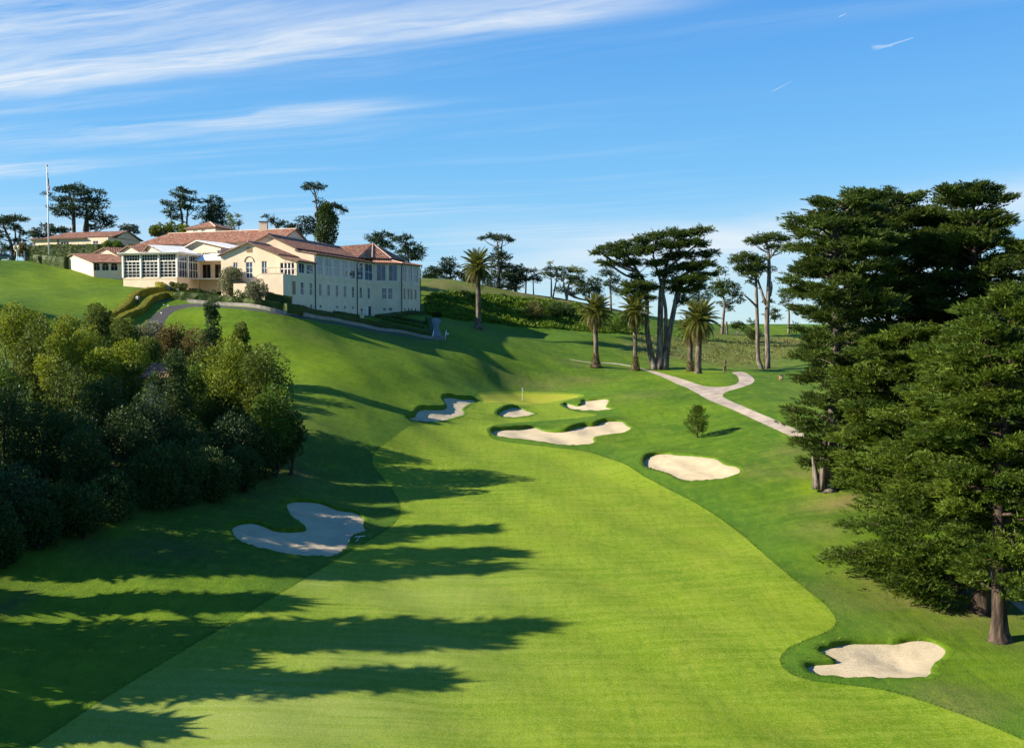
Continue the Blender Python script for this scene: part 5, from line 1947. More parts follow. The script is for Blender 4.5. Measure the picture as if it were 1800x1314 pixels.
# ---- leafy ground cover and bushes on the bank behind the green
def ivy():
    r = np.random.default_rng(91)
    pts = []
    poly = np.array([(745, 522), (800, 514), (870, 520), (950, 528), (1020, 538), (1060, 552), (1110, 575), (1130, 588), (1060, 586), (1000, 580), (930, 575), (870, 568), (800, 562), (748, 552)], float)
    W = hit(poly)[:, :2]
    lo, hi = W.min(0), W.max(0)
    while len(pts) < 26000:
        q = r.uniform(lo, hi, (6000, 2))
        pts.extend(q[pip(W, q)])
    q = np.array(pts[:26000])
    zz = gz(q[:, 0], q[:, 1])
    bump = .75 * np.clip(np.sin(q[:, 0] * .7 + 2 * np.sin(q[:, 1] * .3)) * np.sin(q[:, 1] * .55 + 1.2 * np.sin(q[:, 0] * .21)), 0, 1) + .4 * np.clip(np.sin(q[:, 0] * 1.9) * np.sin(q[:, 1] * 1.4), 0, 1)
    n = len(q)
    C = np.column_stack([q, zz + bump * r.random(n) ** .5 + .04])
    D = r.standard_normal((n, 3)) + [0, -.3, .5]
    Nn = unit(np.array([0, -.3, 1]) + r.standard_normal((n, 3)) * .5)
    L = r.uniform(.35, .8, n)
    v, f = kites(C, D, Nn, L, L * r.uniform(.5, .8, n))
    t = np.clip(.25 + bump * .5 + r.uniform(-.25, .25, n), 0, 1)
    tag(link('ground_cover', mesh_from('ground_cover', v, f, M['ivy'], False, {'tint': np.repeat(t, 4)})), kind='stuff',
        label='leafy green ground cover on the bank behind the green', cat='ground cover')
    # low dry scrub on the far slope
    W = hit(DRY_POLY[1][0])[:, :2]
    lo, hi = W.min(0), W.max(0)
    q = r.uniform(lo, hi, (30000, 2))
    q = q[pip(W, q)]
    cl = np.sin(q[:, 0] * .9 + 2 * np.sin(q[:, 1] * .5)) * np.sin(q[:, 1] * .8 + q[:, 0] * .3) + .4 * r.standard_normal(len(q))
    q = q[cl > .2][:4000]
    n = len(q)
    C = np.column_stack([q, gz(q[:, 0], q[:, 1]) + r.uniform(0, .35, n)])
    L = r.uniform(.25, .6, n)
    v, f = kites(C, r.standard_normal((n, 3)) * .7 + [0, 0, .8], unit(r.standard_normal((n, 3)) + [0, -.5, .6]), L, L * .5)
    tag(link('dry_scrub', mesh_from('dry_scrub', v, f, M['scrub'], False, {'tint': np.repeat(r.random(n), 4)})), kind='stuff',
        label='low dry scrub on the far slope behind the palms', cat='scrub')


M['scrub'] = leaf_mat('dry_scrub_leaves', (0.085, 0.100, 0.022), (0.21, 0.20, 0.055), .3)
M['ivy'] = leaf_mat('ground_cover_leaves', (0.050, 0.100, 0.006), (0.145, 0.225, 0.014), .3)
ivy()
for i, (lab, cx, D, hw, tp, bt, k, n) in enumerate([
        ('dark bush near the crest of the bank left of the nearest palm', 812, 258, 18, 512, 532, 'dark', 2600),
        ('round green bush left of the nearest palm on the bank', 828, 256, 14, 516, 536, 'fresh', 2000),
        ('dry brown bush in the middle of the green bank', 937, 256, 20, 530, 562, 'scrub', 2800),
        ('dark green bush on the right half of the bank', 985, 262, 26, 532, 560, 'dark', 3000),
        ('bright green bush at the right end of the bank', 1075, 245, 34, 556, 585, 'fresh', 3000),
        ('small dark bush at the pavilion corner', 768, 232, 8, 548, 562, 'dark', 1200)]):
    blob_shrub(lab, cx, D, hw, tp, bt, k, 420 + i, 'bushes on the bank', leaf=.38, n=n, twigs=False)

# ================================================================ the clubhouse
A0 = V3(-40.55, 182.0, 0)
U = unit(V3(10.3, 43.0, 0))            # along the long facade, away from the camera
W_ = V3(-U[1], U[0], 0)                # into the building, to the left
NF = -W_                               # outward normal of the long facade
NG = -U                                # outward normal of the gable ends
UPZ = V3(0, 0, 1)


def pt(t, s, z_=0.0):
    p = A0 + U * t + W_ * s
    return V3(p[0], p[1], z_)


club = empty('clubhouse', (A0[0], A0[1], 24.0), 'long cream clubhouse with red tile roofs on the hill', 'building')
ZB, ZD = 23.0, 32.45

# ---- long facade, lower storey
low = [(a_at(A0, U, px), 1.35, 28.9, 31.3) for px in (517.6, 532, 547.4, 563.4, 578.3, 592.7, 607, 620.9, 634.7, 648.6)]
bas = [(a_at(A0, U, px), 1.0, 26.5, 27.25) for px in (548, 564.4, 593.7, 607.6, 621.4)]
dr = a_at(A0, U, 650.5)
holes = [(c - w / 2, c + w / 2, a, b) for c, w, a, b in low + bas] + [(dr - .9, dr + .9, 25.0, 27.3)]
mb = MB()
tP1 = 44.2
wall_quads(mb, A0, U, NF, 0, tP1, ZB, ZD, holes)
# deck end wall and gable end below
ts = 5.55
mb.quad(pt(0, 0, ZB), pt(0, 4.2, ZB), pt(0, 4.2, ZD), pt(0, 0, ZD))
mb.quad(pt(0, 4.2, ZB), pt(ts, 4.2, ZB), pt(ts, 4.2, ZD), pt(0, 4.2, ZD))
mb.quad(pt(0, 0, ZD), pt(0, 4.2, ZD), pt(ts, 4.2, ZD), pt(ts, 0, ZD))
# lower landing and its stair flank
mb.obox(pt(2.4, 4.203, ZB), U * (ts - 2.4), W_ * 6.8, UPZ * (30.9 - ZB))
for k in range(7):
    mb.obox(pt(3.6, 4.205 + .34 * k, 30.895), U * (ts - 3.61), W_ * .34, UPZ * (1.5 - .21 * k))
# string course
mb.obox(pt(0, -.06, ZD - .30), U * tP1, W_ * .058, UPZ * .22)
for c in (0,):
    mb.obox(pt(-.05, -.05, ZD), U * .3, W_ * 4.25, UPZ * .12)
# upper facade, first part under the low eave and second part under the main aisle roof
u1 = [(a_at(A0, U, a), a_at(A0, U, b)) for a, b in ((526, 536), (540, 551))]
u2 = [(a_at(A0, U, a), a_at(A0, U, b)) for a, b in ((557.5, 568), (571.5, 583), (587, 597.5), (601, 611.5), (615, 624.8), (628.5, 638.5), (642, 655))]
t2 = 13.3
wall_quads(mb, A0, U, NF, ts, t2, ZD, 35.3, [(a, b, 32.85, 34.75) for a, b in u1])
wall_quads(mb, A0, U, NF, t2, tP1, ZD, 37.0, [(a, b, 32.85, 36.45) for a, b in u2])
# first gable end (lit)
g = [(9.2 - .75, 9.2 + .75, 31.95, 34.95), (6.75, 8.0, 32.5, 35.1), (.75, 3.1, 32.5, 34.75), (11.9, 13.0, 31.6, 34.9)]
GP = pt(ts, 0)
sa = lambda px: a_at(GP, W_, px)
g = [(sa(446), sa(434), 32.0, 34.95), (sa(471), sa(461.5), 32.5, 35.1), (sa(519), sa(494), 32.5, 34.75), (sa(420), sa(412), 31.9, 34.9)]
wall_quads(mb, GP, W_, NG, 0, 3.73, ZD, 35.2, [g[2]])
wall_quads(mb, GP, W_, NG, 3.73, 15.2, ZB, 36.4, [g[0], g[1], g[3]])
mb.tri(pt(ts, 3.73, 36.4), pt(ts, 15.2, 36.4), pt(ts, 9.45, 38.5))
mb.tri(pt(ts, 0, 35.2), pt(ts, 3.73, 35.2), pt(ts, 3.73, 36.2))
# west side of the gabled block
mb.quad(pt(ts, 15.2, ZB), pt(tP1, 15.2, ZB), pt(tP1, 15.2, 37.8), pt(ts, 15.2, 37.8))
# second, higher gable end
mb.quad(pt(t2, 0, 35.0), pt(t2, 3.9, 35.0), pt(t2, 3.9, 37.55), pt(t2, 0, 36.75))
mb.quad(pt(t2, 3.9, 35.0), pt(t2, 15.0, 35.0), pt(t2, 15.0, 38.0), pt(t2, 3.9, 38.0))
mb.tri(pt(t2, 3.9, 38.0), pt(t2, 15.0, 38.0), pt(t2, 9.45, 40.5))
# clerestory band between aisle roof and main roof
mb.quad(pt(t2, 3.9, 36.5), pt(48, 3.9, 36.5), pt(48, 3.9, 38.0), pt(t2, 3.9, 38.0))
mb.quad(pt(ts, 3.73, 35.5), pt(t2, 3.73, 35.5), pt(t2, 3.73, 36.3), pt(ts, 3.73, 36.3))
# ---- pavilion at the far end
PV = [V3(*pt(tP1, 0)[:2], 0), V3(-24.6, 228.6, 0), V3(-21.3, 238.0, 0), V3(-25.0, 244.0, 0), V3(-34.0, 246.0, 0), V3(-43.0, 243.0, 0), V3(-45.0, 236, 0)]
pw = []


def face(i):
    p, q = PV[i], PV[i + 1]
    e = unit(q - p)
    return p, e, V3(e[1], -e[0], 0), np.linalg.norm(q - p)


def span(i, pairs, z0, z1):
    p, e, n, L = face(i)
    return [(max(.2, a_at(p, e, a)), min(L - .15, a_at(p, e, b)), z0, z1) for a, b in pairs]


F1u = span(0, [(663, 679), (684, 699.5)], 32.9, 36.55)
F1l = span(0, [(672, 680), (683, 690.5)], 28.9, 31.4)
F1b = span(0, [(674, 679), (684, 690)], 26.3, 27.1)
F2u = span(1, [(708, 714.5), (717.5, 725), (728, 735)], 32.9, 36.55)
F2l = span(1, [(710, 713.2), (717, 720.3), (722.3, 725.5), (729.5, 733)], 28.9, 31.4)
F2b = span(1, [(711, 713.5), (718, 720.5), (723, 725.5), (730, 732.5)], 26.3, 27.1)
for i in range(6):
    p, e, n, L = face(i)
    hs = {0: F1u + F1l + F1b, 1: F2u + F2l + F2b}.get(i, [])
    wall_quads(mb, p, e, n, 0, L, ZB, 37.0, hs)
    if i < 2:
        mb.obox(V3(*p[:2], ZD - .30) + n * .003, e * L, n * .06, UPZ * .22)
mb.build('wall', M['stucco'], club)

rng2 = np.random.default_rng(3)
for k, (c, w, a, b) in enumerate(low):
    window(club, A0, U, NF, c - w / 2, c + w / 2, a, b, 2, 2, M['white'] if k else M['tan'], M['glass_dark'] if k else M['tan'], label=None if k else 'tan shuttered window', depth=.05)
for c, w, a, b in bas:
    window(club, A0, U, NF, c - w / 2, c + w / 2, a, b, 2, 1, M['white'], M['glass_dark'])
d = MB()
d.obox(pt(dr - .88, .10, 25.0), U * 1.76, W_ * .06, UPZ * 2.28)
d.build('door', M['door'], club)
d = MB()
d.obox(pt(dr - 2.4, -.10, 25.0), U * 1.3, W_ * .06, UPZ * 2.2)
d.build('open_door_leaf', M['white'], club)
for a, b in u1:
    window(club, A0, U, NF, a, b, 32.85, 34.75, 2, 1, M['white'], M['glass'], depth=.05)
for a, b in u2:
    window(club, A0, U, NF, a, b, 32.85, 36.45, 2, 2, M['white'], M['glass'], bar=.09, depth=.05)
for i, hs, nx, nz, gl in ((0, F1u, 2, 1, 'glass'), (0, F1l, 2, 2, 'glass'), (0, F1b, 2, 1, 'glass_dark'), (1, F2u, 2, 2, 'glass'), (1, F2l, 1, 1, 'glass_dark'), (1, F2b, 1, 1, 'glass_dark')):
    p, e, n, L = face(i)
    for h in hs:
        window(club, p, e, n, *h, nx, nz, M['white'], M[gl])
for k, h in enumerate(g):
    window(club, GP, W_, NG, *h, 2 if k != 2 else 4, 3 if k in (0, 3) else 2, M['white'], M['glass_dark' if k == 2 else 'glass'], bar=.08 if k != 2 else .2)
# arched hood over the tall gable window, louvred vent
a = (g[0][0] + g[0][1]) / 2
ar = MB()
th = np.linspace(0, math.pi, 15)
ar.tube([pt(ts, 0) + W_ * (a + .95 * math.cos(q)) + NG * .03 + UPZ * (34.95 + 1.0 * math.sin(q)) for q in th], .07, 6)
ar.build('arch_trim', M['soffit'], club)
v = MB()
va = sa(440.5)
for k in range(6):
    v.obox(pt(ts - .06, va - .55, 36.75 + .16 * k), W_ * 1.1, U * .05, UPZ * .10)
v.build('vent', M['tan'], club)
for px in (554.5, 628.0):
    q = a_at(A0, U, px)
    z1_ = 36.5
    tb = MB()
    tb.tube([pt(q, -.55, z1_ + .2), pt(q, -.14, z1_ - .6), pt(q, -.14, 25.5)], .10, 6)
    tb.build('downpipe', M['dark_metal'], club)
for i in (1, 2):
    p = PV[i]
    tb = MB()
    c = V3(-33, 238, 0)
    o = unit(p - c)
    o[2] = 0
    tb.tube([p + o * .5 + UPZ * 36.7, p + o * .14 + UPZ * 36.1, p + o * .14 + UPZ * 25.5], .10, 6)
    tb.build('downpipe', M['dark_metal'], club)
# terrace railing
zt = ZD + .12


def rail(p, q, h=1.0):
    p, q = np.asarray(p, float), np.asarray(q, float)
    n = max(2, int(np.linalg.norm(q - p) / .32))
    rl = MB()
    rl.tube([p + UPZ * h, q + UPZ * h], .035, 5)
    rl.tube([p + UPZ * .12, q + UPZ * .12], .025, 4)
    for k in range(n + 1):
        c = p + (q - p) * k / n
        rl.tube([c, c + UPZ * h], .014 if k % 4 else .03, 4, False)
    rl.build('railing', M['dark_metal'], club)


rail(pt(.15, .1, zt), pt(.15, 4.1, zt))
rail(pt(.15, .1, zt), pt(ts - .1, .1, zt))
rail(pt(2.6, 4.3, 32.4), pt(2.6, 6.8, 30.95))
rail(pt(2.6, 6.8, 30.95), pt(2.6, 10.8, 30.95))
# flood lights under the low eave
for px in (505, 517):
    q = sa(px)
    lb = MB()
    lb.tube([pt(ts - .05, q, 34.95), pt(ts - .45, q, 35.0), pt(ts - .6, q, 34.9)], [.04, .05, .10], 6)
    lb.build('flood_lamp', M['dark_metal'], club)

# ---- roofs
ov = .5
roof_poly(club, [pt(ts - ov, 3.3, 36.25), pt(t2 + .2, 3.3, 36.25), pt(t2 + .2, 9.45, 38.6), pt(ts - ov, 9.45, 38.6)])
roof_poly(club, [pt(t2 + .2, 15.75, 36.2), pt(ts - ov, 15.75, 36.2), pt(ts - ov, 9.45, 38.6), pt(t2 + .2, 9.45, 38.6)])
roof_poly(club, [pt(ts - ov, -.55, 35.02), pt(t2 - .0, -.55, 35.02), pt(t2 - .0, 3.75, 36.15), pt(ts - ov, 3.75, 36.15)])
roof_poly(club, [pt(t2 - ov, 3.45, 37.9), pt(50, 3.45, 37.9), pt(50, 9.45, 40.62), pt(t2 - ov, 9.45, 40.62)])
roof_poly(club, [pt(50, 15.6, 37.9), pt(t2 - ov, 15.6, 37.9), pt(t2 - ov, 9.45, 40.62), pt(50, 9.45, 40.62)])
roof_poly(club, [pt(t2 - ov * .4, -.55, 36.83), pt(tP1 - .2, -.55, 36.83), pt(tP1 + 2.0, 3.95, 37.6), pt(t2 - ov * .4, 3.95, 37.6)])
# pavilion roofs: skirt and upper pyramid
Cn = V3(-33.2, 238.5, 0)
E = [Cn + (p - Cn) * (1 + .55 / np.linalg.norm(p - Cn)) for p in PV]
I_ = [Cn + (p - Cn) * .66 for p in PV]
I2 = [Cn + (p - Cn) * .70 for p in PV]
apx = at(655, 428.5, 236)
mbp = MB()
for i in range(6):
    roof_poly(club, [V3(*E[i][:2], 36.85), V3(*E[i + 1][:2], 36.85), V3(*I_[i + 1][:2], 37.75), V3(*I_[i][:2], 37.75)], pitch=.5)
    roof_poly(club, [V3(*I2[i][:2], 38.1), V3(*I2[i + 1][:2], 38.1), apx], pitch=.5, amp=.09)
    mbp.quad(V3(*I_[i][:2], 37.4), V3(*I_[i + 1][:2], 37.4), V3(*I_[i + 1][:2], 38.1), V3(*I_[i][:2], 38.1))
roof_poly(club, [pt(43.5, 3.45, 37.95), V3(*I2[0][:2], 38.1), apx], pitch=.45)
roof_poly(club, [pt(43.5, 3.45, 37.95), apx, pt(46.5, 9.45, 40.66)], pitch=.45)
mbp.build('clerestory', M['copper'], club)
hp = MB()
for i in range(1, 4):
    hp.tube([V3(*I2[i][:2], 38.22), apx + UPZ * .12], .16, 6)
    hp.tube([V3(*E[i][:2], 36.98), V3(*I_[i][:2], 37.88)], .14, 6)
hp.tube([V3(*I2[0][:2], 38.22), apx + UPZ * .12], .16, 6)
hp.tube([pt(t2 - ov, 9.45, 40.75), pt(50, 9.45, 40.75)], .14, 6)
hp.tube([pt(ts - ov, 9.45, 38.73), pt(t2, 9.45, 38.73)], .14, 6)
hp.build('ridge_tiles', plain('pale_ridge_tiles', (0.46, 0.29, 0.22), .8, .2, 3.0), club)
# gutters
gt = MB()
gt.tube([pt(t2 - ov, 3.38, 37.82), pt(46, 3.38, 37.82)], .09, 5)
gt.tube([pt(t2, -.62, 36.78), pt(tP1 - .2, -.62, 36.78)], .08, 5)
gt.tube([pt(ts - ov, -.62, 34.98), pt(t2, -.62, 34.98)], .08, 5)
gt.build('gutter', M['copper'], club)

# ---- glazed sunroom
K = V3(-63.9, 196.0, 0)
sun_b = empty('sunroom', (K[0], K[1], 30.0), 'flat roofed glazed sunroom with white columns left of the clubhouse gable', 'building')
L1, L2 = 11.6, 8.0
kp = lambda s, t=0.0, z_=0.0: V3(*(K + W_ * s + U * t)[:2], z_)
mb = MB()
wall_quads(mb, K, W_, NG, 0, L1, 27.5, ZD, [])
bh = [(.8, 3.2, 28.4, 30.6), (4.2, 7.4, 28.4, 30.6)]
wall_quads(mb, K, U, NF, 0, L2, 27.5, ZD, bh)
mb.quad(kp(0, 0, ZD), kp(L1, 0, ZD), kp(L1, L2, ZD), kp(0, L2, ZD))
mb.obox(kp(-.05, -.06, ZD - .32), W_ * L1, U * .055, UPZ * .2)
mb.build('wall', M['stucco'], sun_b)
for h in bh:
    window(sun_b, K, U, NF, *h, 3, 1, M['white'], M['glass_dark'])
cm = MB()
for k in range(4):
    s_ = L1 * k / 3
    c = MB()
    c.obox(kp(s_ - .18, -.14, ZD), W_ * .36, U * .36, UPZ * 4.45)
    c.build('column', M['white'], sun_b)
for t_ in (3.9, 7.8):
    c = MB()
    c.obox(kp(-.14, t_ - .15, ZD), W_ * .34, U * .34, UPZ * 4.45)
    c.build('column', M['white'], sun_b)
for k in range(3):
    a0, a1 = L1 * k / 3 + .2, L1 * (k + 1) / 3 - .2
    window(sun_b, K, W_, NG, a0, a1, ZD + .02, 35.55, 4, 5, M['white'], M['glass_dark'], bar=.09, name='window')
    window(sun_b, K, W_, NG, a0, a1, 35.6, 36.85, 6, 2, M['white'], M['glass_dark'], bar=.06, name='transom_window')
for k in range(2):
    a0, a1 = 3.9 * k + .2, 3.9 * (k + 1) - .2
    window(sun_b, K, U, NF, a0, a1, ZD + .02, 35.55, 4, 2, M['white'], M['glass'], bar=.1)
    window(sun_b, K, U, NF, a0, a1, 35.6, 36.85, 4, 1, M['white'], M['glass'], bar=.06, name='transom_window')
rf = MB()
rf.obox(kp(-.75, -.75, 36.92), W_ * (L1 + 1.4), U * (L2 + 1.2), UPZ * .16)
rf.build('roof', M['white'], sun_b)
rf = MB()
rf.obox(kp(-.85, -.85, 37.083), W_ * (L1 + 1.6), U * (L2 + 1.4), UPZ * .14)
rf.build('roof_deck', M['grey_roof'], sun_b)
rr_ = MB()
for a0, a1 in ((.2, L1 - .2),):
    rr_.tube([kp(a0, -.05, ZD + .95), kp(a1, -.05, ZD + .95)], .03, 4)
for q in np.arange(.3, L1, .3):
    rr_.tube([kp(q, -.05, ZD), kp(q, -.05, ZD + .95)], .012, 4, False)
rr_.build('railing', M['dark_metal'], sun_b)
rr_ = MB()
rr_.tube([kp(-.05, .2, ZD + .95), kp(-.05, L2 - .2, ZD + .95)], .03, 4)
for q in np.arange(.3, L2, .3):
    rr_.tube([kp(-.05, q, ZD), kp(-.05, q, ZD + .95)], .012, 4, False)
rr_.build('railing', M['dark_metal'], sun_b)

# ---- porch with the white awning between sunroom and gable
Q0 = V3(*(K + U * 8.2)[:2], 0)
p0 = Q0 - W_ * 0
por = empty('porch', (p0[0], p0[1], 28.0), 'shaded porch with dark doors under a white awning beside the sunroom', 'porch')
LP = 7.6
pq = lambda s, d=0.0, z_=0.0: V3(*(Q0 - W_ * s - U * d)[:2], z_)
mb = MB()
ph = [(.5, 2.4, 32.5, 35.3), (3.2, 5.0, 32.5, 35.3), (5.5, 7.2, 32.5, 35.3), (3.6, 7.3, 27.2, 29.9)]
wall_quads(mb, Q0, -W_, NG, 0, LP, 26.5, 36.6, ph, .35)
mb.quad(pq(0, 0, 36.6), pq(LP, 0, 36.6), pq(LP, -6, 36.6), pq(0, -6, 36.6))
mb.obox(pq(0, .003, ZD - .3), -W_ * LP, -U * .5, UPZ * .28)
mb.build('wall', M['stucco'], por)
for h in ph[:3]:
    window(por, Q0, -W_, NG, *h, 2, 1, M['tan'], M['glass_dark'], depth=.3, name='door')
window(por, Q0, -W_, NG, *ph[3], 3, 1, M['dark_metal'], M['glass_dark'], depth=.3)
aw = MB()
a = [pq(2.6, .1, 37.35), pq(LP - .3, .1, 37.35), pq(LP - .5, 3.4, 35.85), pq(2.0, 3.4, 35.85)]
aw.poly(a)
aw.poly([q - UPZ * .05 for q in a][::-1])
for i in range(4):
    aw.quad(a[i], a[(i + 1) % 4], a[(i + 1) % 4] - UPZ * .05, a[i] - UPZ * .05)
b_ = [pq(.4, .1, 37.1), pq(2.6, .1, 37.35), pq(2.0, 3.4, 35.85), pq(.2, 2.6, 35.9)]
aw.poly(b_)
aw.poly([q - UPZ * .05 for q in b_][::-1])
aw.build('awning', M['awning'], por)
for s_ in (.4, 7.2):
    c = MB()
    c.tube([pq(s_, 3.2, ZD - .3), pq(s_, 3.2, 35.9)], .06, 6)
    c.build('post', M['white'], por)
fl = MB()
fl.obox(pq(0, .002, ZD - .02), -W_ * LP, -U * 3.6, -UPZ * .3)
fl.build('floor_slab', M['stucco'], por)

# ---- hall with the arched window row behind the sunroom
hall = empty('hall', (-70, 213, 34.0), 'cream hall with pale roof and a curved window row above the sunroom', 'building')
H0 = V3(*at(405, 440, 211)[:2], 0)
eH = unit(V3(*at(313, 440, 216)[:2], 0) - H0)
nH = V3(eH[1], -eH[0], 0)
if nH[1] > 0:
    nH = -nH
sH = lambda px: a_at(H0, eH, px)
LH = sH(313)
zpk, zev, zev2 = zat(422.5, 213), zat(434, 211), zat(444, 216)
sp_ = sH(352)
hw_ = []
for a, b, zt_ in ((321, 328, 37.9), (329.5, 336, 38.3), (339, 344, 38.7), (345, 357, 38.75), (358.5, 364, 38.7), (368, 373.5, 38.5), (374.5, 383, 38.3)):
    hw_.append((sH(b), sH(a), 37.0, zt_ - .1))
mb = MB()
wall_quads(mb, H0, eH, nH, 0, LH, 33, zev2 - .1, [(a, b, c, min(d_, zev2 - .2)) for a, b, c, d_ in hw_])
hp_ = lambda s, z_, d=0.0: V3(*(H0 + eH * s - nH * d)[:2], z_)
mb.poly([hp_(0, zev2 - .1), hp_(LH, zev2 - .1), hp_(sp_, zpk - .1), hp_(0, zev - .1)])
mb.build('wall', M['stucco'], hall)
for a, b, c, d_ in hw_:
    window(hall, H0, eH, nH, a, b, c, min(d_, zev2 - .2), 2, 1, M['white'], M['glass_pale'])
for a, b, za, zb in ((LH + .5, sp_, zev2 - .1, zpk + .1), (-.6, sp_, zev - .25, zpk + .1)):
    roof_poly(hall, [hp_(a, za, -.7), hp_(a, za, 9), hp_(b, zb, 9), hp_(b, zb, -.7)], mat=M['grey_roof'], pitch=.6, amp=.04, fascia=M['white'])
for px_, py_ in ((389, 441), (367, 446)):
    q = at(px_, py_, 204.5)
    h_ = MB()
    h_.cbox((q[0], q[1], q[2] - .6), 1.3, 1.2, 1.5)
    h_.build('roof_unit', plain('roof_unit_metal', (.22, .21, .20), .6, .2), hall)

# ---- main long roofed wing behind
R0 = V3(-47.0, 223.0, 0)
eW = unit(V3(-.93, .367, 0))
nW = V3(-.367, -.93, 0)
wing = empty('long_wing', (R0[0], R0[1], 36.0), 'long cream wing with a dark red tile roof running behind the other roofs', 'building')
wp = lambda s, d, z_: V3(*(R0 + eW * s + nW * d)[:2], z_)
LW = 37.0
zr, ze = zat(402.5, 223), zat(402.5, 223) - 2.95
hwid = 6.2
mb = MB()
wall_quads(mb, wp(0, hwid - .5, 0), eW, nW, 0, LW, 33, ze, [(30, 31, 38, 39.6), (24, 25, 38, 39.6)])
mb.quad(wp(0, hwid - .5, 33), wp(0, -hwid, 33), wp(0, -hwid, ze), wp(0, hwid - .5, ze))
mb.tri(wp(0, hwid - .5, ze), wp(0, -hwid, ze), wp(0, 0, zr - .15))
mb.build('wall', M['stucco'], wing)
for a in (30, 24):
    window(wing, wp(0, hwid - .5, 0), eW, nW, a, a + 1, 38, 39.6, 2, 2)
roof_poly(wing, [wp(-.4, hwid, ze - .1), wp(LW + 1.8, hwid, ze - .1), wp(LW - 3.0, 0, zr), wp(-.4, 0, zr)], pitch=.45, amp=.06)
roof_poly(wing, [wp(LW + 1.8, -hwid, ze - .1), wp(-.4, -hwid, ze - .1), wp(-.4, 0, zr), wp(LW - 3.0, 0, zr)], pitch=.45, amp=.06)
roof_poly(wing, [wp(LW + 1.8, hwid, ze - .1), wp(LW + 1.8, -hwid, ze - .1), wp(LW - 3.0, 0, zr)], pitch=.45, amp=.06)
rd = MB()
rd.tube([wp(-.4, 0, zr + .08), wp(LW - 3, 0, zr + .08)], .15, 6)
rd.build('ridge_tiles', plain('ridge_mortar', (.5, .38, .28), .8, .15), wing)
# chimney
q = at(463.5, 399, 226)
ch = MB()
ch.cbox((q[0], q[1], q[2] - .6), 1.7, 1.2, 3.2)
ch.build('chimney', M['stucco'], wing)
ch = MB()
ch.cbox((q[0], q[1], q[2] + 1.12), 1.9, 1.4, .22)
ch.build('chimney_cap', M['copper'], wing)

# ---- square roof tower with hipped tile roof
T1, T2_, T3 = at(328, 411, 238), at(378.5, 411, 233), at(415, 411, 243)
tower = empty('roof_tower', (T2_[0], T2_[1], 40.0), 'low square tower with hipped tile roof rising behind the long roof', 'tower')
zTe = zat(400.5, 235)
zTa = zat(388, 237)
mb = MB()
e1 = unit(V3(*(T1 - T2_)[:2], 0))
n1 = V3(e1[1], -e1[0], 0)
n1 = -n1 if n1[1] > 0 else n1
l1 = np.linalg.norm((T1 - T2_)[:2])
T0 = V3(T2_[0], T2_[1], 0)
st = lambda px: a_at(T0, e1, px)
tw = [(st(350.5), st(343), 43.85, 44.95), (st(364.3), st(357), 43.85, 44.95)]
wall_quads(mb, T0, e1, n1, 0, l1, 38, zTe, tw)
T3_ = V3(T3[0], T3[1], 0)
T4 = T3_ + e1 * l1
for a, b in ((T0, T3_), (T3_, T4), (T4, T0 + e1 * l1)):
    mb.quad(V3(*a[:2], 38), V3(*b[:2], 38), V3(*b[:2], zTe), V3(*a[:2], zTe))
mb.build('wall', M['stucco'], tower)
for h in tw:
    window(tower, T0, e1, n1, *h, 2, 2, M['white'], M['glass_pale'])
cT = (T0 + T4) / 2
cs = [T0, T3_, T4, T0 + e1 * l1]
cs = [cT + (c - cT) * 1.09 for c in cs]
ap = V3(*at(369, 388, (cT[1]))[:2], zTa)
for i in (3, 0, 1, 2):
    a, b = cs[i], cs[(i + 1) % 4]
    roof_poly(tower, [V3(*a[:2], zTe), V3(*b[:2], zTe), ap], pitch=.5, amp=.06)
rd = MB()
for c in cs:
    rd.tube([V3(*c[:2], zTe + .1), ap + UPZ * .08], .13, 6)
rd.build('ridge_tiles', bpy.data.materials['ridge_mortar'], tower)


# ---- small gabled tile roofed blocks left of the sunroom
def gabled(name, label, pa, pb, pk, D, depth_dir, depth, zfloor, zl, zr_, zk, roofmat='tile', arches=None, cat='building'):
    """gable wall from pa (left px) to pb (right px) with peak column pk; depth away along depth_dir"""
    a = V3(*at(pa, 450, D[0])[:2], 0)
    b = V3(*at(pb, 450, D[1])[:2], 0)
    e = unit(b - a)
    n = V3(e[1], -e[0], 0)
    n = -n if n[1] > 0 else n
    L = np.linalg.norm(b - a)
    k = a_at(a, e, pk)
    root = empty(name, (a[0], a[1], zfloor), label, cat)
    dd = unit(V3(*depth_dir, 0)) * depth
    mb = MB()
    P = lambda s, z_, f=0.0: V3(*(a + e * s + dd * f)[:2], z_)
    mb.poly([P(0, zfloor), P(L, zfloor), P(L, zr_), P(k, zk), P(0, zl)])
    if not arches:
        mb.quad(P(L, zfloor), P(L, zfloor, 1), P(L, zr_, 1), P(L, zr_))
    mb.quad(P(0, zfloor), P(0, zfloor, 1), P(0, zl, 1), P(0, zl))
    mb.build('wall', M['stucco'], root)
    o = .06
    e2 = unit(dd) * .5
    ex = lambda p, s: p + e * s - e2
    roof_poly(root, [ex(P(L, zr_ - .05), .45), ex(P(L, zr_ - .05, 1), .45), ex(P(k, zk + .12, 1), 0), ex(P(k, zk + .12), 0)], mat=M[roofmat], pitch=.45, amp=.06)
    roof_poly(root, [ex(P(0, zl - .05, 1), -.45), ex(P(0, zl - .05), -.45), ex(P(k, zk + .12), 0), ex(P(k, zk + .12, 1), 0)], mat=M[roofmat], pitch=.45, amp=.06)
    return root, P, e, L, n, dd


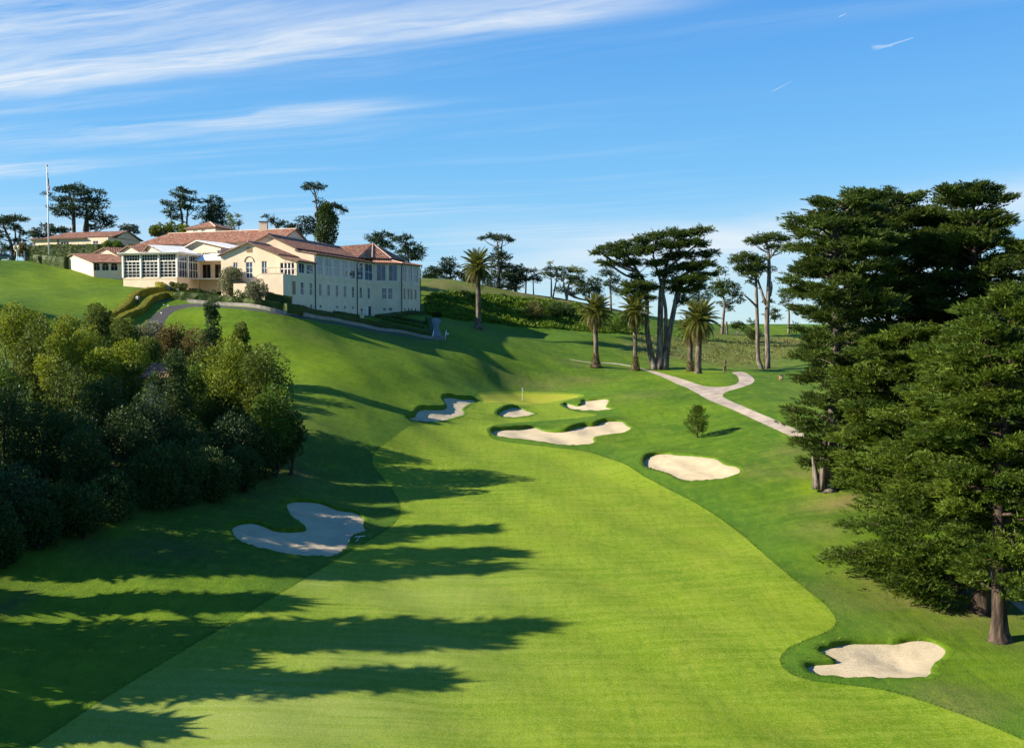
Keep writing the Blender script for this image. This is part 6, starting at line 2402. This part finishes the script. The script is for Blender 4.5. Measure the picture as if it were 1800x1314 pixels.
def arch_wall(root, p, e, n, L, z0, z1, centers, w, zs, r):
    """wall with round arched openings: spandrels triangulated round each arch"""
    mb = MB()
    q = lambda a, z_, d=0.0: V3(*(p + e * a - n * d)[:2], z_)
    x = 0.0
    for c in centers:
        a0, a1 = c - w / 2, c + w / 2
        mb.quad(q(x, z0), q(a0, z0), q(a0, z1), q(x, z1))
        th = np.linspace(math.pi, 0, 13)
        pts = [(c + w / 2 * math.cos(t), zs + w / 2 * math.sin(t)) for t in th]
        mb.quad(q(a0, z0), q(a1, z0), q(a1, zs - .9), q(a0, zs - .9))
        for i in range(12):
            mb.quad(q(*pts[i]), q(*pts[i + 1]), q(pts[i + 1][0], z1), q(pts[i][0], z1))
            mb.quad(q(*pts[i]), q(pts[i][0], pts[i][1], .5), q(pts[i + 1][0], pts[i + 1][1], .5), q(*pts[i + 1]))
        x = a1
        g = MB()
        g.poly([q(a0, zs - .9, .45), q(a1, zs - .9, .45)] + [q(a_, z_, .45) for a_, z_ in pts[::-1]])
        g.build('window', M['glass_dark'], root)
        f = MB()
        f.tube([q(a_, z_, .2) for a_, z_ in pts], .07, 5)
        f.obox(q(c - .05, zs - .9, .25), e * .1, n * .08, UPZ * (w / 2 + .9))
        f.obox(q(a0, zs - .06, .25), e * w, n * .08, UPZ * .1)
        f.build('window_frame', M['tan'], root)
    mb.quad(q(x, z0), q(L, z0), q(L, z1), q(x, z1))
    mb.build('arcade_wall', M['stucco'], root)


zk, zl, zr_ = zat(446, 211), zat(452, 214), zat(461, 207)
rt, P, e, L, n, dd = gabled('loggia', 'low red roofed wing with three arched windows at the edge of the lit lawn', 120, 165, 133, (214, 207), (.93, .18), 7.8, 32.0, zl, zr_, zk, arches=True)
pe = P(L, 0)
ed = unit(dd)
ne = V3(ed[1], -ed[0], 0)
ne = -ne if ne[1] > 0 else ne
arch_wall(rt, V3(*pe[:2], 0), ed, ne, 7.8, 32.0, zr_ - .05, [a_at(V3(*pe[:2], 0), ed, x) for x in (172.5, 188, 203.5)], 1.25, 35.2, .6)
gabled('gabled_block', 'small gabled tile roofed block behind the arched low wing', 170, 214, 190, (216, 213), (.9, .45), 9, 33, zat(444, 216), zat(452, 213), zat(436, 215))
gabled('gabled_block', 'small gabled block with a red roof right behind the left half of the sunroom', 214, 250, 232, (212, 209), (.85, .5), 9, 33, zat(442, 212), zat(444, 209), zat(432.5, 211))
gabled('gabled_block', 'small white gabled block between the sunroom roof and the long wing', 257, 290, 267, (210, 207), (.8, .6), 7, 33, zat(441, 210), zat(444, 207), zat(431.5, 209), 'grey_roof')

# ---- annex on the crest behind the flagpole
an = empty('annex', (-108, 246, 36.0), 'cream annex with a red tile roof behind the tall hedge and the flagpole', 'building')
a = V3(*at(55, 420, 248)[:2], 0)
b = V3(*at(190, 420, 242)[:2], 0)
e = unit(b - a)
n = V3(e[1], -e[0], 0)
n = -n if n[1] > 0 else n
L = np.linalg.norm(b - a)
z1 = zat(419, 245)
ah = [(a_at(a, e, x) - .7, a_at(a, e, x) + .7, z1 - 2.0, z1 - .75) for x in (62.5, 115, 120.5, 172)]
mb = MB()
q = lambda s, d, z_: V3(*(a + e * s - n * d)[:2], z_)
wall_quads(mb, a, e, n, 0, L, 35, z1, ah)
mb.quad(q(L, 0, 35), q(L, 12, 35), q(L, 12, z1), q(L, 0, z1))
za = zat(407, 250)
mb.tri(q(L + .02, 3, z1 + .2), q(L + .02, 12, z1), q(L + .02, 7, za - .15))
mb.quad(q(L + .02, 0, z1), q(L + .02, 12, z1), q(L + .02, 12, z1 - .2), q(L + .02, 0, z1 - .2))
mb.build('wall', M['stucco'], an)
for h in ah:
    window(an, a, e, n, *h, 2, 2, M['white'], M['glass'])
roof_poly(an, [q(-.5, -.6, z1 - .02), q(L - 6, -.6, z1 - .02), q(L - 6, 1.2, z1 + .30), q(-.5, 1.2, z1 + .30)], pitch=.45, amp=.06)
roof_poly(an, [q(2.2, 1.0, z1 + .25), q(L + .4, 1.0, z1 + .25), q(L + .4, 7, za), q(5.0, 7, za)], pitch=.45, amp=.06)
roof_poly(an, [q(L + .4, 13, z1 + .1), q(2.2, 13, z1 + .1), q(5.0, 7, za), q(L + .4, 7, za)], pitch=.45, amp=.06)
tb = MB()
tb.tube([q(a_at(a, e, 106), -.12, z1), q(a_at(a, e, 106), -.12, 36)], .1, 6)
tb.build('downpipe', M['dark_metal'], an)

hut()

# ================================================================ hedges, walls, small things
M['hedge'] = leaf_mat('clipped_hedge_leaves', (0.035, 0.060, 0.010), (0.085, 0.125, 0.018), .2)
M['hedge_gold'] = leaf_mat('golden_hedge_leaves', (0.120, 0.125, 0.008), (0.300, 0.270, 0.012), .3)


def hedge(label, px_line, h, w, mat='hedge', top=None, seed=0, world=None, leaf=.16, name='hedge', base_mat=None):
    """clipped hedge along a line of photo pixels at its foot"""
    r = np.random.default_rng(seed)
    P = hit(px_line) if world is None else np.array(world, float)
    d = np.r_[0, np.cumsum(np.linalg.norm(np.diff(P[:, :2], axis=0), axis=1))]
    n = max(3, int(d[-1] / .7))
    t = np.linspace(0, d[-1], n)
    Q = np.stack([np.interp(t, d, P[:, k]) for k in range(2)], 1)
    for _ in range(2):
        Q[1:-1] = (Q[:-2] + 2 * Q[1:-1] + Q[2:]) / 4
    Z = gz(Q[:, 0], Q[:, 1])
    T = unit(np.gradient(Q, axis=0))
    S = np.stack([-T[:, 1], T[:, 0]], 1)
    hh = h if np.ndim(h) == 0 else np.interp(t, np.linspace(0, d[-1], len(h)), h)
    hh = np.broadcast_to(hh, (n,)) + .03 * r.standard_normal(n)
    c = np.array([Q[n // 2, 0], Q[n // 2, 1], Z[n // 2]])
    root = empty(name, c, label, 'hedge')
    rows = []
    for sx, f in ((-.5, -.1), (-.52, .55), (-.46, .97), (0, 1.02), (.46, .97), (.52, .55), (.5, -.1)):
        rows.append(np.column_stack([Q + S * (sx * w), Z + f * hh]))
    V = np.vstack(rows)
    V += .04 * r.standard_normal(V.shape)
    i = np.arange(n - 1)
    F = np.vstack([np.stack([k * n + i, k * n + i + 1, (k + 1) * n + i + 1, (k + 1) * n + i], 1) for k in range(6)])
    E0 = np.array([[k * n for k in range(7)]])
    E1 = np.array([[k * n + n - 1 for k in range(7)][::-1]])
    me = mesh_from('hedge_body', V - c, [F, E0, E1], M[mat], False, {'tint': r.uniform(.1, .5, len(V))})
    link('hedge_body', me, root)
    m = int(min(9000, d[-1] * (np.mean(hh) * 2 + w) * 34))
    k = r.integers(0, n, m)
    f = r.random(m)
    a = r.uniform(-1, 1, m)
    per = r.random(m) * (2 * np.mean(hh) + w)
    sx = np.where(per < w, r.uniform(-.5, .5, m), np.sign(a) * .5)
    fz = np.where(per < w, 1.0, r.random(m))
    k2 = np.clip(k + 1, 0, n - 1)
    q = Q[k] + (Q[k2] - Q[k]) * f[:, None]
    zz = Z[k] + (Z[k2] - Z[k]) * f
    C = np.column_stack([q + S[k] * (sx * w)[:, None], zz + fz * hh[k]])
    out = np.column_stack([S[k] * np.where(per < w, 0, np.sign(a))[:, None], np.where(per < w, 1, .1)])
    L = r.uniform(.5, 1.1, m) * leaf
    v, ff = kites(C, out * .5 + r.standard_normal((m, 3)) * .6, unit(out + r.standard_normal((m, 3)) * .4), L, L * .6)
    link('leaves', mesh_from('leaves', v - c, ff, M[mat], False, {'tint': np.repeat(r.random(m), 4)}), root)["kind"] = "stuff"
    return root


hedge('golden clipped hedge on the lawn side of the driveway', [(196, 562), (214, 551), (226, 540), (232, 529), (244, 521), (262, 517), (287, 514)], 1.15, 1.1, 'hedge_gold', seed=1)
hedge('golden hedge piece rising from the driveway bend towards the sunroom', [(287, 513), (278, 507), (268, 502), (256, 497), (250, 493)], 1.3, 1.2, 'hedge_gold', seed=2)
hedge('thin low hedge along the top of the lit lawn below the loggia', [(250, 494), (225, 488), (200, 482), (165, 474)], .7, .8, 'hedge', seed=3)
hedge('golden hedge on the garden side of the driveway, bending down to the thicket', [(198, 574), (222, 560), (246, 551), (256, 541), (262, 533), (276, 527), (292, 523), (305, 524)], 1.05, 1.1, 'hedge_gold', seed=4)
hedge('long clipped hedge above the garden path, from the driveway to the garden walk', [(307, 525.5), (350, 528), (400, 533), (450, 539.5), (500, 547), (560, 557), (620, 567.5), (690, 579.5), (758, 592)], 1.25, 1.1, 'hedge', seed=5)
hedge('block of dark hedge under the terrace wall', [(466, 536), (490, 540), (513, 545)], 2.3, 1.6, 'hedge', seed=6)
hedge('dark hedge step below the long facade corner', [(500, 549), (528, 553.5)], 1.6, 1.6, 'hedge', seed=7)
hedge('low hedge strip under the basement windows', [(540, 549), (590, 555), (634, 561)], .9, 1.2, 'hedge', seed=8)
hedge('low dark hedge against the foot of the pavilion', [(664, 559), (700, 555), (742, 553)], .8, 1.4, 'hedge', seed=9)
hedge('upper slanting hedge row of the parterre below the pavilion', [(672, 562), (708, 569), (745, 577)], .6, .7, 'hedge', seed=10)
hedge('lower slanting hedge row of the parterre below the pavilion', [(664, 569), (700, 576), (742, 585)], .6, .7, 'hedge', seed=11)
hedge('hedge row along the left edge of the garden walk', [(752, 562), (756, 574), (758, 588)], .9, .9, 'hedge', seed=12)
hedge('middle hedge row of the parterre crossing between the slanting rows', [(690, 559), (720, 565), (748, 570)], .6, .7, 'hedge', seed=13)

# hedges on the crest
a = at(52, 445, 232)
b = at(176, 445, 228)
W1 = [[a[0], a[1], 0], [b[0], b[1], 0]]
zt = zat(432, 231)
g0, g1 = gz(a[0], a[1])[0], gz(b[0], b[1])[0]
hedge('tall dark hedge wall in front of the annex', None, [zt - g0, zt - g1], 2.2, 'hedge', seed=14, world=W1, leaf=.26)
a = at(66, 460, 219)
b = at(121, 462, 214)
W2 = [[a[0], a[1], 0], [b[0], b[1], 0]]
hedge('box shaped hedge at the foot of the flagpole', None, [zat(447, 219) - gz(a[0], a[1])[0], zat(451.5, 214) - gz(b[0], b[1])[0]], 2.2, 'hedge', seed=15, world=W2, leaf=.22)

# stone retaining wall under the long hedge
rw = hit([(330, 531), (400, 537), (500, 551), (600, 566.5), (700, 584), (762, 596)])
rwm = MB()
Q = spline(rw, 60)
for i in range(59):
    p, q = Q[i].copy(), Q[i + 1].copy()
    p[2], q[2] = gz(p[0], p[1])[0] - .2, gz(q[0], q[1])[0] - .2
    dr_ = unit(q - p)
    sd = unit(V3(-dr_[1], dr_[0], 0))
    rwm.add([p - sd * .15, q - sd * .15, q + sd * .15, p + sd * .15, p - sd * .15 + UPZ * .75, q - sd * .15 + UPZ * .75, q + sd * .15 + UPZ * .75, p + sd * .15 + UPZ * .75],
            [[4, 5, 6, 7], [0, 1, 5, 4], [2, 3, 7, 6]])
o = rwm.build('retaining_wall', plain('retaining_wall_concrete', (.27, .245, .215), .9, .2, 1.2, .1, bump=.2))
tag(o, 'low concrete retaining wall between the garden path and the long hedge', 'wall')

# ---- garden steps with white rails at the foot of the walk
def steps():
    c = on_ground(772, 597)
    root = empty('garden_steps', c, 'short flight of steps with white handrails at the end of the garden walk', 'steps')
    for k in range(5):
        s_ = MB()
        s_.obox((c[0] - 1.15, c[1] + k * .38, c[2] - .3), (2.3, 0, 0), (0, .40, 0), (0, 0, .3 + .16 * (k + 1)))
        s_.build('step', M['walk'], root)
    for sx in (-1.25, 1.25):
        rm = MB()
        p, q = c + [sx, -.1, .1], c + [sx, 2.2, .95]
        rm.tube([p, p + UPZ * .95, q + UPZ * .95, q], .045, 6)
        rm.tube([p + UPZ * .5, q + UPZ * .5], .03, 5)
        rm.build('handrail', M['pole'], root)


steps()

# ---- flagpole with limp flag
def flagpole():
    b = at(86, 446, 222)
    g = gz(b[0], b[1])[0]
    top = at(85.5, 292, 222)
    root = empty('flagpole', (b[0], b[1], g), 'tall white flagpole standing behind the box shaped hedge', 'flagpole')
    m = MB()
    m.tube([(b[0], b[1], g - .2), (b[0], b[1], (g + top[2]) / 2), (b[0], b[1], top[2])], [.17, .14, .08], 10)
    m.build('pole', M['pole'], root, True)
    m = MB()
    m.sphere((b[0], b[1], top[2] + .1), .2)
    m.build('finial', plain('gilded_ball', (.28, .2, .08), .3, .1, 1, .5, .8), root, True)
    # the flag hangs limp: hoist along the pole, fly folded downwards
    fz0 = top[2] - 1.2
    hoist, fly = 2.7, 4.6
    root2 = empty('flag', (b[0], b[1], fz0), 'striped national flag hanging limp from the flagpole', 'flag')
    nu, nv = 30, 26
    u = np.linspace(0, 1, nu)
    v = np.linspace(0, 1, nv)
    Uu, Vv = np.meshgrid(u, v, indexing='ij')
    x = .12 + .42 * Uu * (1 - .35 * Uu) + .16 * np.sin(Uu * 15 + Vv * 2.0) * np.minimum(1, Uu * 4)
    y = .22 * np.sin(Uu * 19 + 1.0 + Vv) * np.minimum(1, Uu * 4)
    zz = -Vv * hoist * (1 - .55 * Uu) - Uu * fly * .74
    V = np.stack([x, y, zz], -1).reshape(-1, 3)
    F, mi = [], []
    for i in range(nu - 1):
        for j in range(nv - 1):
            F.append([i * nv + j, i * nv + j + 1, (i + 1) * nv + j + 1, (i + 1) * nv + j])
            st = int((j + .5) / (nv - 1) * 13)
            mi.append(2 if (u[i] < .4 and st < 7) else (0 if st % 2 == 0 else 1))
    cloth = [plain('flag_red', (.42, .03, .045), .8, .08), plain('flag_white', (.75, .74, .72), .8, .04), plain('flag_blue', (.025, .035, .16), .8, .08)]
    link('cloth', mesh_from('cloth', V, np.array(F), cloth, True, midx=mi), root2)
    s_ = MB()

    def surf(uu, vv):
        return V3(.12 + .42 * uu * (1 - .35 * uu) + .16 * math.sin(uu * 15 + vv * 2.0) * min(1, uu * 4), .22 * math.sin(uu * 19 + 1.0 + vv) * min(1, uu * 4) - .02,
                  -vv * hoist * (1 - .55 * uu) - uu * fly * .74)
    off = V3(*root2.location)
    for ry in range(9):
        for cx in range(6 if ry % 2 == 0 else 5):
            c = surf(.4 * ((cx + .5 + (.5 if ry % 2 else 0)) / 6), 7 / 13 * (ry + .75) / 9.5)
            P = [c + off + V3(.075 * (1 if k % 2 == 0 else .4) * math.sin(k * math.pi / 5), 0, .075 * (1 if k % 2 == 0 else .4) * math.cos(k * math.pi / 5)) for k in range(10)]
            for k in range(10):
                s_.tri(c + off, P[k], P[(k + 1) % 10])
    s_.build('stars', cloth[1], root2)["kind"] = "stuff"


flagpole()

# ---- twin globe lamp on the crest
def lamp_post():
    b = at(30, 458, 216)
    g = gz(b[0], b[1])[0]
    root = empty('lamp_post', (b[0], b[1], g), 'cream lamp post with a cluster of lantern heads at the edge of the lit lawn', 'lamp post')
    zt_ = zat(441, 216)
    m = MB()
    m.tube([(b[0], b[1], g - .2), (b[0], b[1], g + .5), (b[0], b[1], zt_)], [.14, .08, .07], 8)
    m.cbox((b[0], b[1], zt_ + .06), .5, .5, .2)
    m.build('post', M['white'], root, True)
    lm = plain('lantern_frame', (.60, .50, .30), .5, .1)
    for sx, sy in ((-.42, 0), (.42, 0), (0, .42)):
        l_ = MB()
        c = V3(b[0] + sx, b[1] + sy, zt_ + .55)
        l_.tube([(b[0], b[1], zt_ + .1), c - UPZ * .45, c - UPZ * .3], .05, 6)
        l_.tube([c - UPZ * .34, c + UPZ * .30, c + UPZ * .52, c + UPZ * .7], [.17, .29, .20, .03], 8)
        l_.build('lantern', lm, root)


lamp_post()

# ---- parked car on the crest, mostly hidden by the brow
def car():
    b = at(7, 452, 224)
    g = gz(b[0], b[1])[0]
    z0 = max(g, zat(459, 224))
    root = empty('parked_car', (b[0], b[1], g), 'dark green car parked behind the brow at the left edge', 'car')
    paint = plain('dark_green_paint', (.02, .05, .035), .25, .1, 1, .5)
    side = [(-2.1, .35), (-2.15, .75), (-1.9, .95), (-1.15, 1.02), (-.55, 1.42), (.75, 1.45), (1.45, 1.05), (2.1, .95), (2.2, .6), (2.1, .35)]
    m = MB()
    n = len(side)
    o = V3(b[0], b[1], g)
    A = [o + V3(x, -.82 + (.18 if z_ > 1.2 else 0), z_) for x, z_ in side]
    B = [o + V3(x, .82 - (.18 if z_ > 1.2 else 0), z_) for x, z_ in side]
    for i in range(n):
        j = (i + 1) % n
        m.quad(A[i], A[j], B[j], B[i])
    m.poly(A[::-1])
    m.poly(B)
    m.build('body', paint, root)
    for sx in (-1.3, 1.35):
        for sy in (-.78, .78):
            w = MB()
            w.tube([o + V3(sx, sy - .1, .33), o + V3(sx, sy + .1, .33)], .33, 14)
            wl = w.build('wheel', M['dark_metal'], root)
            w = MB()
            w.tube([o + V3(sx, sy - .12, .33), o + V3(sx, sy + .12, .33)], .19, 10)
            V = np.vstack(w.v) - o
            link('rim', mesh_from('rim', V, [np.vstack(w.q), np.vstack(w.t)], M['pole']), wl)
    for sy in (-.70, .70):
        g_ = MB()
        s = -1 if sy < 0 else 1
        g_.quad(o + V3(-1.0, s * .80, 1.05), o + V3(1.2, s * .80, 1.08), o + V3(.72, s * .68, 1.40), o + V3(-.5, s * .68, 1.38))
        g_.build('side_window', M['glass_dark'], root)


car()

# ---- golfer / walker on the driveway
def person():
    b = on_ground(242, 536)
    root = empty('person', b, 'person in a white top and dark trousers walking up the shaded driveway', 'person')
    skin = plain('skin', (.40, .24, .17), .6, .05)
    shirt = plain('white_shirt', (.78, .77, .75), .8, .04)
    trou = plain('dark_trousers', (.018, .02, .03), .8, .1)
    hair = plain('dark_hair', (.03, .02, .015), .6, .1)

    def skin_obj(name, verts, edges, radii, mat, root_i=0):
        me = bpy.data.meshes.new(name)
        me.from_pydata([tuple(v) for v in verts], edges, [])
        o = link(name, me, root)
        sk = o.modifiers.new('skin', 'SKIN')
        o.modifiers.new('sub', 'SUBSURF').levels = 1
        o.modifiers['sub'].render_levels = 1
        d = me.skin_vertices[0].data
        for i, r_ in enumerate(radii):
            d[i].radius = (r_, r_)
            d[i].use_root = i == root_i
        me.materials.append(mat)
        return o
    # walking away from the camera, weight on the left leg
    J = dict(pelvis=(0, 0, .95), waist=(0, 0, 1.10), chest=(0, .03, 1.32), neck=(0, .04, 1.49), chin=(0, .05, 1.58), head=(0, .05, 1.68),
             lh=(-.10, 0, .90), lk=(-.11, .12, .50), la=(-.11, .06, .09), lt=(-.11, .20, .04),
             rh=(.10, 0, .90), rk=(.11, -.02, .50), ra=(.11, -.26, .14), rt=(.11, -.14, .04),
             ls=(-.19, .03, 1.43), le=(-.25, -.10, 1.17), lw=(-.24, -.02, .93), ls2=(-.235, .02, .84),
             rs=(.19, .03, 1.43), re=(.25, .12, 1.17), rw=(.24, .26, .96), rs2=(.235, .31, .88))
    k = list(J)
    E = [('pelvis', 'waist'), ('waist', 'chest'), ('chest', 'neck'), ('neck', 'chin'), ('chin', 'head'), ('pelvis', 'lh'), ('lh', 'lk'), ('lk', 'la'), ('la', 'lt'),
         ('pelvis', 'rh'), ('rh', 'rk'), ('rk', 'ra'), ('ra', 'rt'), ('neck', 'ls'), ('ls', 'le'), ('le', 'lw'), ('lw', 'ls2'), ('neck', 'rs'), ('rs', 're'), ('re', 'rw'), ('rw', 'rs2')]
    R = dict(pelvis=.14, waist=.125, chest=.15, neck=.06, chin=.085, head=.10, lh=.09, lk=.06, la=.045, lt=.04, rh=.09, rk=.06, ra=.045, rt=.04,
             ls=.06, le=.045, lw=.034, ls2=.04, rs=.06, re=.045, rw=.034, rs2=.04)
    skin_obj('body', [J[q] for q in k], [(k.index(a), k.index(b)) for a, b in E], [R[q] for q in k], skin)
    s = ['waist', 'pelvis', 'chest', 'neck', 'ls', 'le', 'rs', 're']
    rs = [.15, .16, .175, .085, .085, .062, .085, .062]
    skin_obj('shirt', [J[q] for q in s], [(0, 1), (0, 2), (2, 3), (3, 4), (4, 5), (3, 6), (6, 7)], rs, shirt)
    t = ['pelvis', 'lh', 'lk', 'la', 'rh', 'rk', 'ra']
    skin_obj('trousers', [J[q] for q in t], [(0, 1), (1, 2), (2, 3), (0, 4), (4, 5), (5, 6)], [.165, .105, .078, .065, .105, .078, .065], trou)
    hm = MB()
    hm.sphere((b[0], b[1] + .02, b[2] + 1.715), .115, 10, 7)
    hm.build('hair', hair, root, True)


person()

# ---- flagstick on the green
def flagstick():
    b = on_ground(918, 704)
    root = empty('flagstick', b, 'thin flagstick with a small pennant standing in the putting green', 'flagstick')
    m = MB()
    m.tube([b - [0, 0, .1], b + [0, 0, 2.3]], .03, 6)
    m.build('stick', M['pole'], root)
    f = MB()
    z_ = b[2]
    f.add([b + [.03, 0, 2.28], b + [.20, .05, 2.2], b + [.30, .02, 1.75], b + [.22, -.03, 1.62], b + [.03, 0, 1.75], b + [.03, .02, 1.74], b + [.22, -.01, 1.61],
           b + [.30, .04, 1.74], b + [.20, .07, 2.19], b + [.03, .02, 2.27]], None,
          [[0, 1, 4], [1, 2, 4], [2, 3, 4], [9, 5, 8], [8, 5, 7], [7, 5, 6]])
    f.build('pennant', plain('pennant_cloth', (.70, .60, .52), .8, .05), root)


flagstick()

# ---- bunker rake lying on the grass beside the big left bunker
def rake():
    a, b = on_ground(626, 953), on_ground(633, 944)
    root = empty('bunker_rake', a, 'white handled rake lying beside the big heart shaped bunker', 'rake')
    m = MB()
    up = V3(0, 0, .06)
    m.tube([a + up, b + up], .025, 5)
    m.build('handle', M['pole'], root)
    c, d = on_ground(624, 945), on_ground(642, 943)
    h = MB()
    d2 = b + (d - c) * .5
    c2 = b - (d - c) * .5
    h.tube([c2 + up, d2 + up], .04, 5)
    for k in range(9):
        q = c2 + (d2 - c2) * k / 8
        h.tube([q + up, q + [0, 0, .0]], .012, 4)
    h.build('rake_head', M['pole'], root)


rake()

# ---- ball-washer pedestal and tee marker box by the path
def pedestal():
    b = on_ground(1274, 653)
    root = empty('ball_washer', b, 'small brown pedestal with a bell shaped top on the grass above the path end', 'ball washer')
    wood = plain('weathered_wood', (.13, .085, .05), .8, .2, 4.0)
    m = MB()
    m.cbox((b[0], b[1], b[2] + .45), .52, .52, .96)
    m.cbox((b[0], b[1], b[2] + .97), .66, .66, .09)
    m.build('base', wood, root)
    m = MB()
    m.tube([b + [0, 0, 1.0], b + [0, 0, 1.25], b + [0, 0, 1.75], b + [0, 0, 1.8], b + [0, 0, 2.1]], [.18, .16, .13, .24, .20], 10)
    m.build('washer', plain('aged_bronze', (.16, .115, .06), .5, .2, 3, .4, .3), root, True)
    m = MB()
    m.tube([b + [.2, 0, 1.7], b + [.34, 0, 1.95]], .04, 6)
    m.build('handle', M['dark_metal'], root)


pedestal()


def tee_box():
    b = on_ground(1373, 667)
    root = empty('tee_bin', b, 'small tan box with a pale front on the grass left of the big cypresses', 'bin')
    m = MB()
    m.cbox((b[0], b[1], b[2] + .38), .62, .5, .76)
    m.build('box', plain('tan_boards', (.33, .15, .07), .8, .15, 3), root)
    m = MB()
    m.cbox((b[0] - .05, b[1] - .27, b[2] + .4), .34, .04, .5)
    m.build('front_plate', plain('pale_plate', (.60, .48, .33), .7, .05), root)
    m = MB()
    m.cbox((b[0], b[1], b[2] + .80), .74, .6, .07)
    m.build('lid', M['dark_metal'], root)


tee_box()


def garden_light(px, py, label):
    b = on_ground(px, py)
    root = empty('garden_light', b, label, 'garden light')
    m = MB()
    m.tube([b - [0, 0, .1], b + [0, 0, .45]], .05, 6)
    m.build('stake', M['dark_metal'], root)
    m = MB()
    m.sphere(b + [0, 0, .6], .2)
    m.build('globe', M['white'], root, True)


garden_light(787, 592, 'small white globe light on the slope right of the garden steps')


def pedestal_lantern(px, py, label, h=1.3):
    b = on_ground(px, py)
    root = empty('lantern_pillar', b, label, 'lantern pillar')
    m = MB()
    m.cbox((b[0], b[1], b[2] + h / 2 - .1), .75, .75, h + .2)
    m.cbox((b[0], b[1], b[2] + h + .05), .95, .95, .14)
    m.build('pillar', M['stucco'], root)
    m = MB()
    t = b + [0, 0, h + .12]
    m.tube([t, t + [0, 0, .4], t + [0, 0, .75], t + [0, 0, .85]], [.06, .07, .22, .03], 8)
    m.build('lantern', M['dark_metal'], root)


pedestal_lantern(532, 548.5, 'white pillar with a dark lantern at the end of the dark hedge step')
pedestal_lantern(580, 553, 'middle lantern pillar under the long facade')
pedestal_lantern(636, 562, 'lantern pillar beside the open basement door')
p_ = at(45, 457, 225)
gp_ = gz(p_[0], p_[1])[0]
m_ = MB()
m_.tube([(p_[0], p_[1], gp_ - .1), (p_[0], p_[1], gp_ + .5), (p_[0] - .1, p_[1], gp_ + 1.4), (p_[0] - .15, p_[1], zat(441, 225))], [.45, .36, .30, .18], 8)
tag(m_.build('garden_urn', plain('grey_stone', (.13, .13, .14), .9, .15, 2.0, .1)), 'pale grey stone post standing at the left end of the tall hedge', 'stone post')

# small marker stones on the garden path bend
for k, (x, y) in enumerate([(284, 550.5), (288, 536), (296, 537.5)]):
    b = on_ground(x, y)
    m = MB()
    m.tube([b - [0, 0, .05], b + [0, 0, .1], b + [0, 0, .15]], [.16, .14, .07], 7)
    tag(m.build('marker_stone', M['pole']), ('white stone at the lawn edge of the garden path bend', 'left white stone on the garden path under the hedge', 'right white stone on the garden path under the hedge')[k], 'stone',
        'white stones on the garden path')
# pale kerb strips at the driveway
for lab, px in (('pale kerb strip between driveway and upper lawn', [(288.5, 512), (296, 516), (308, 520)]), ('pale path edge right of the golden hedge piece', [(286, 503.5), (296, 505.5), (308, 507)])):
    P = hit(px)
    m = MB()
    m.tube(P + [0, 0, .08], .16, 5)
    tag(m.build('kerb', M['path']), lab, 'kerb')
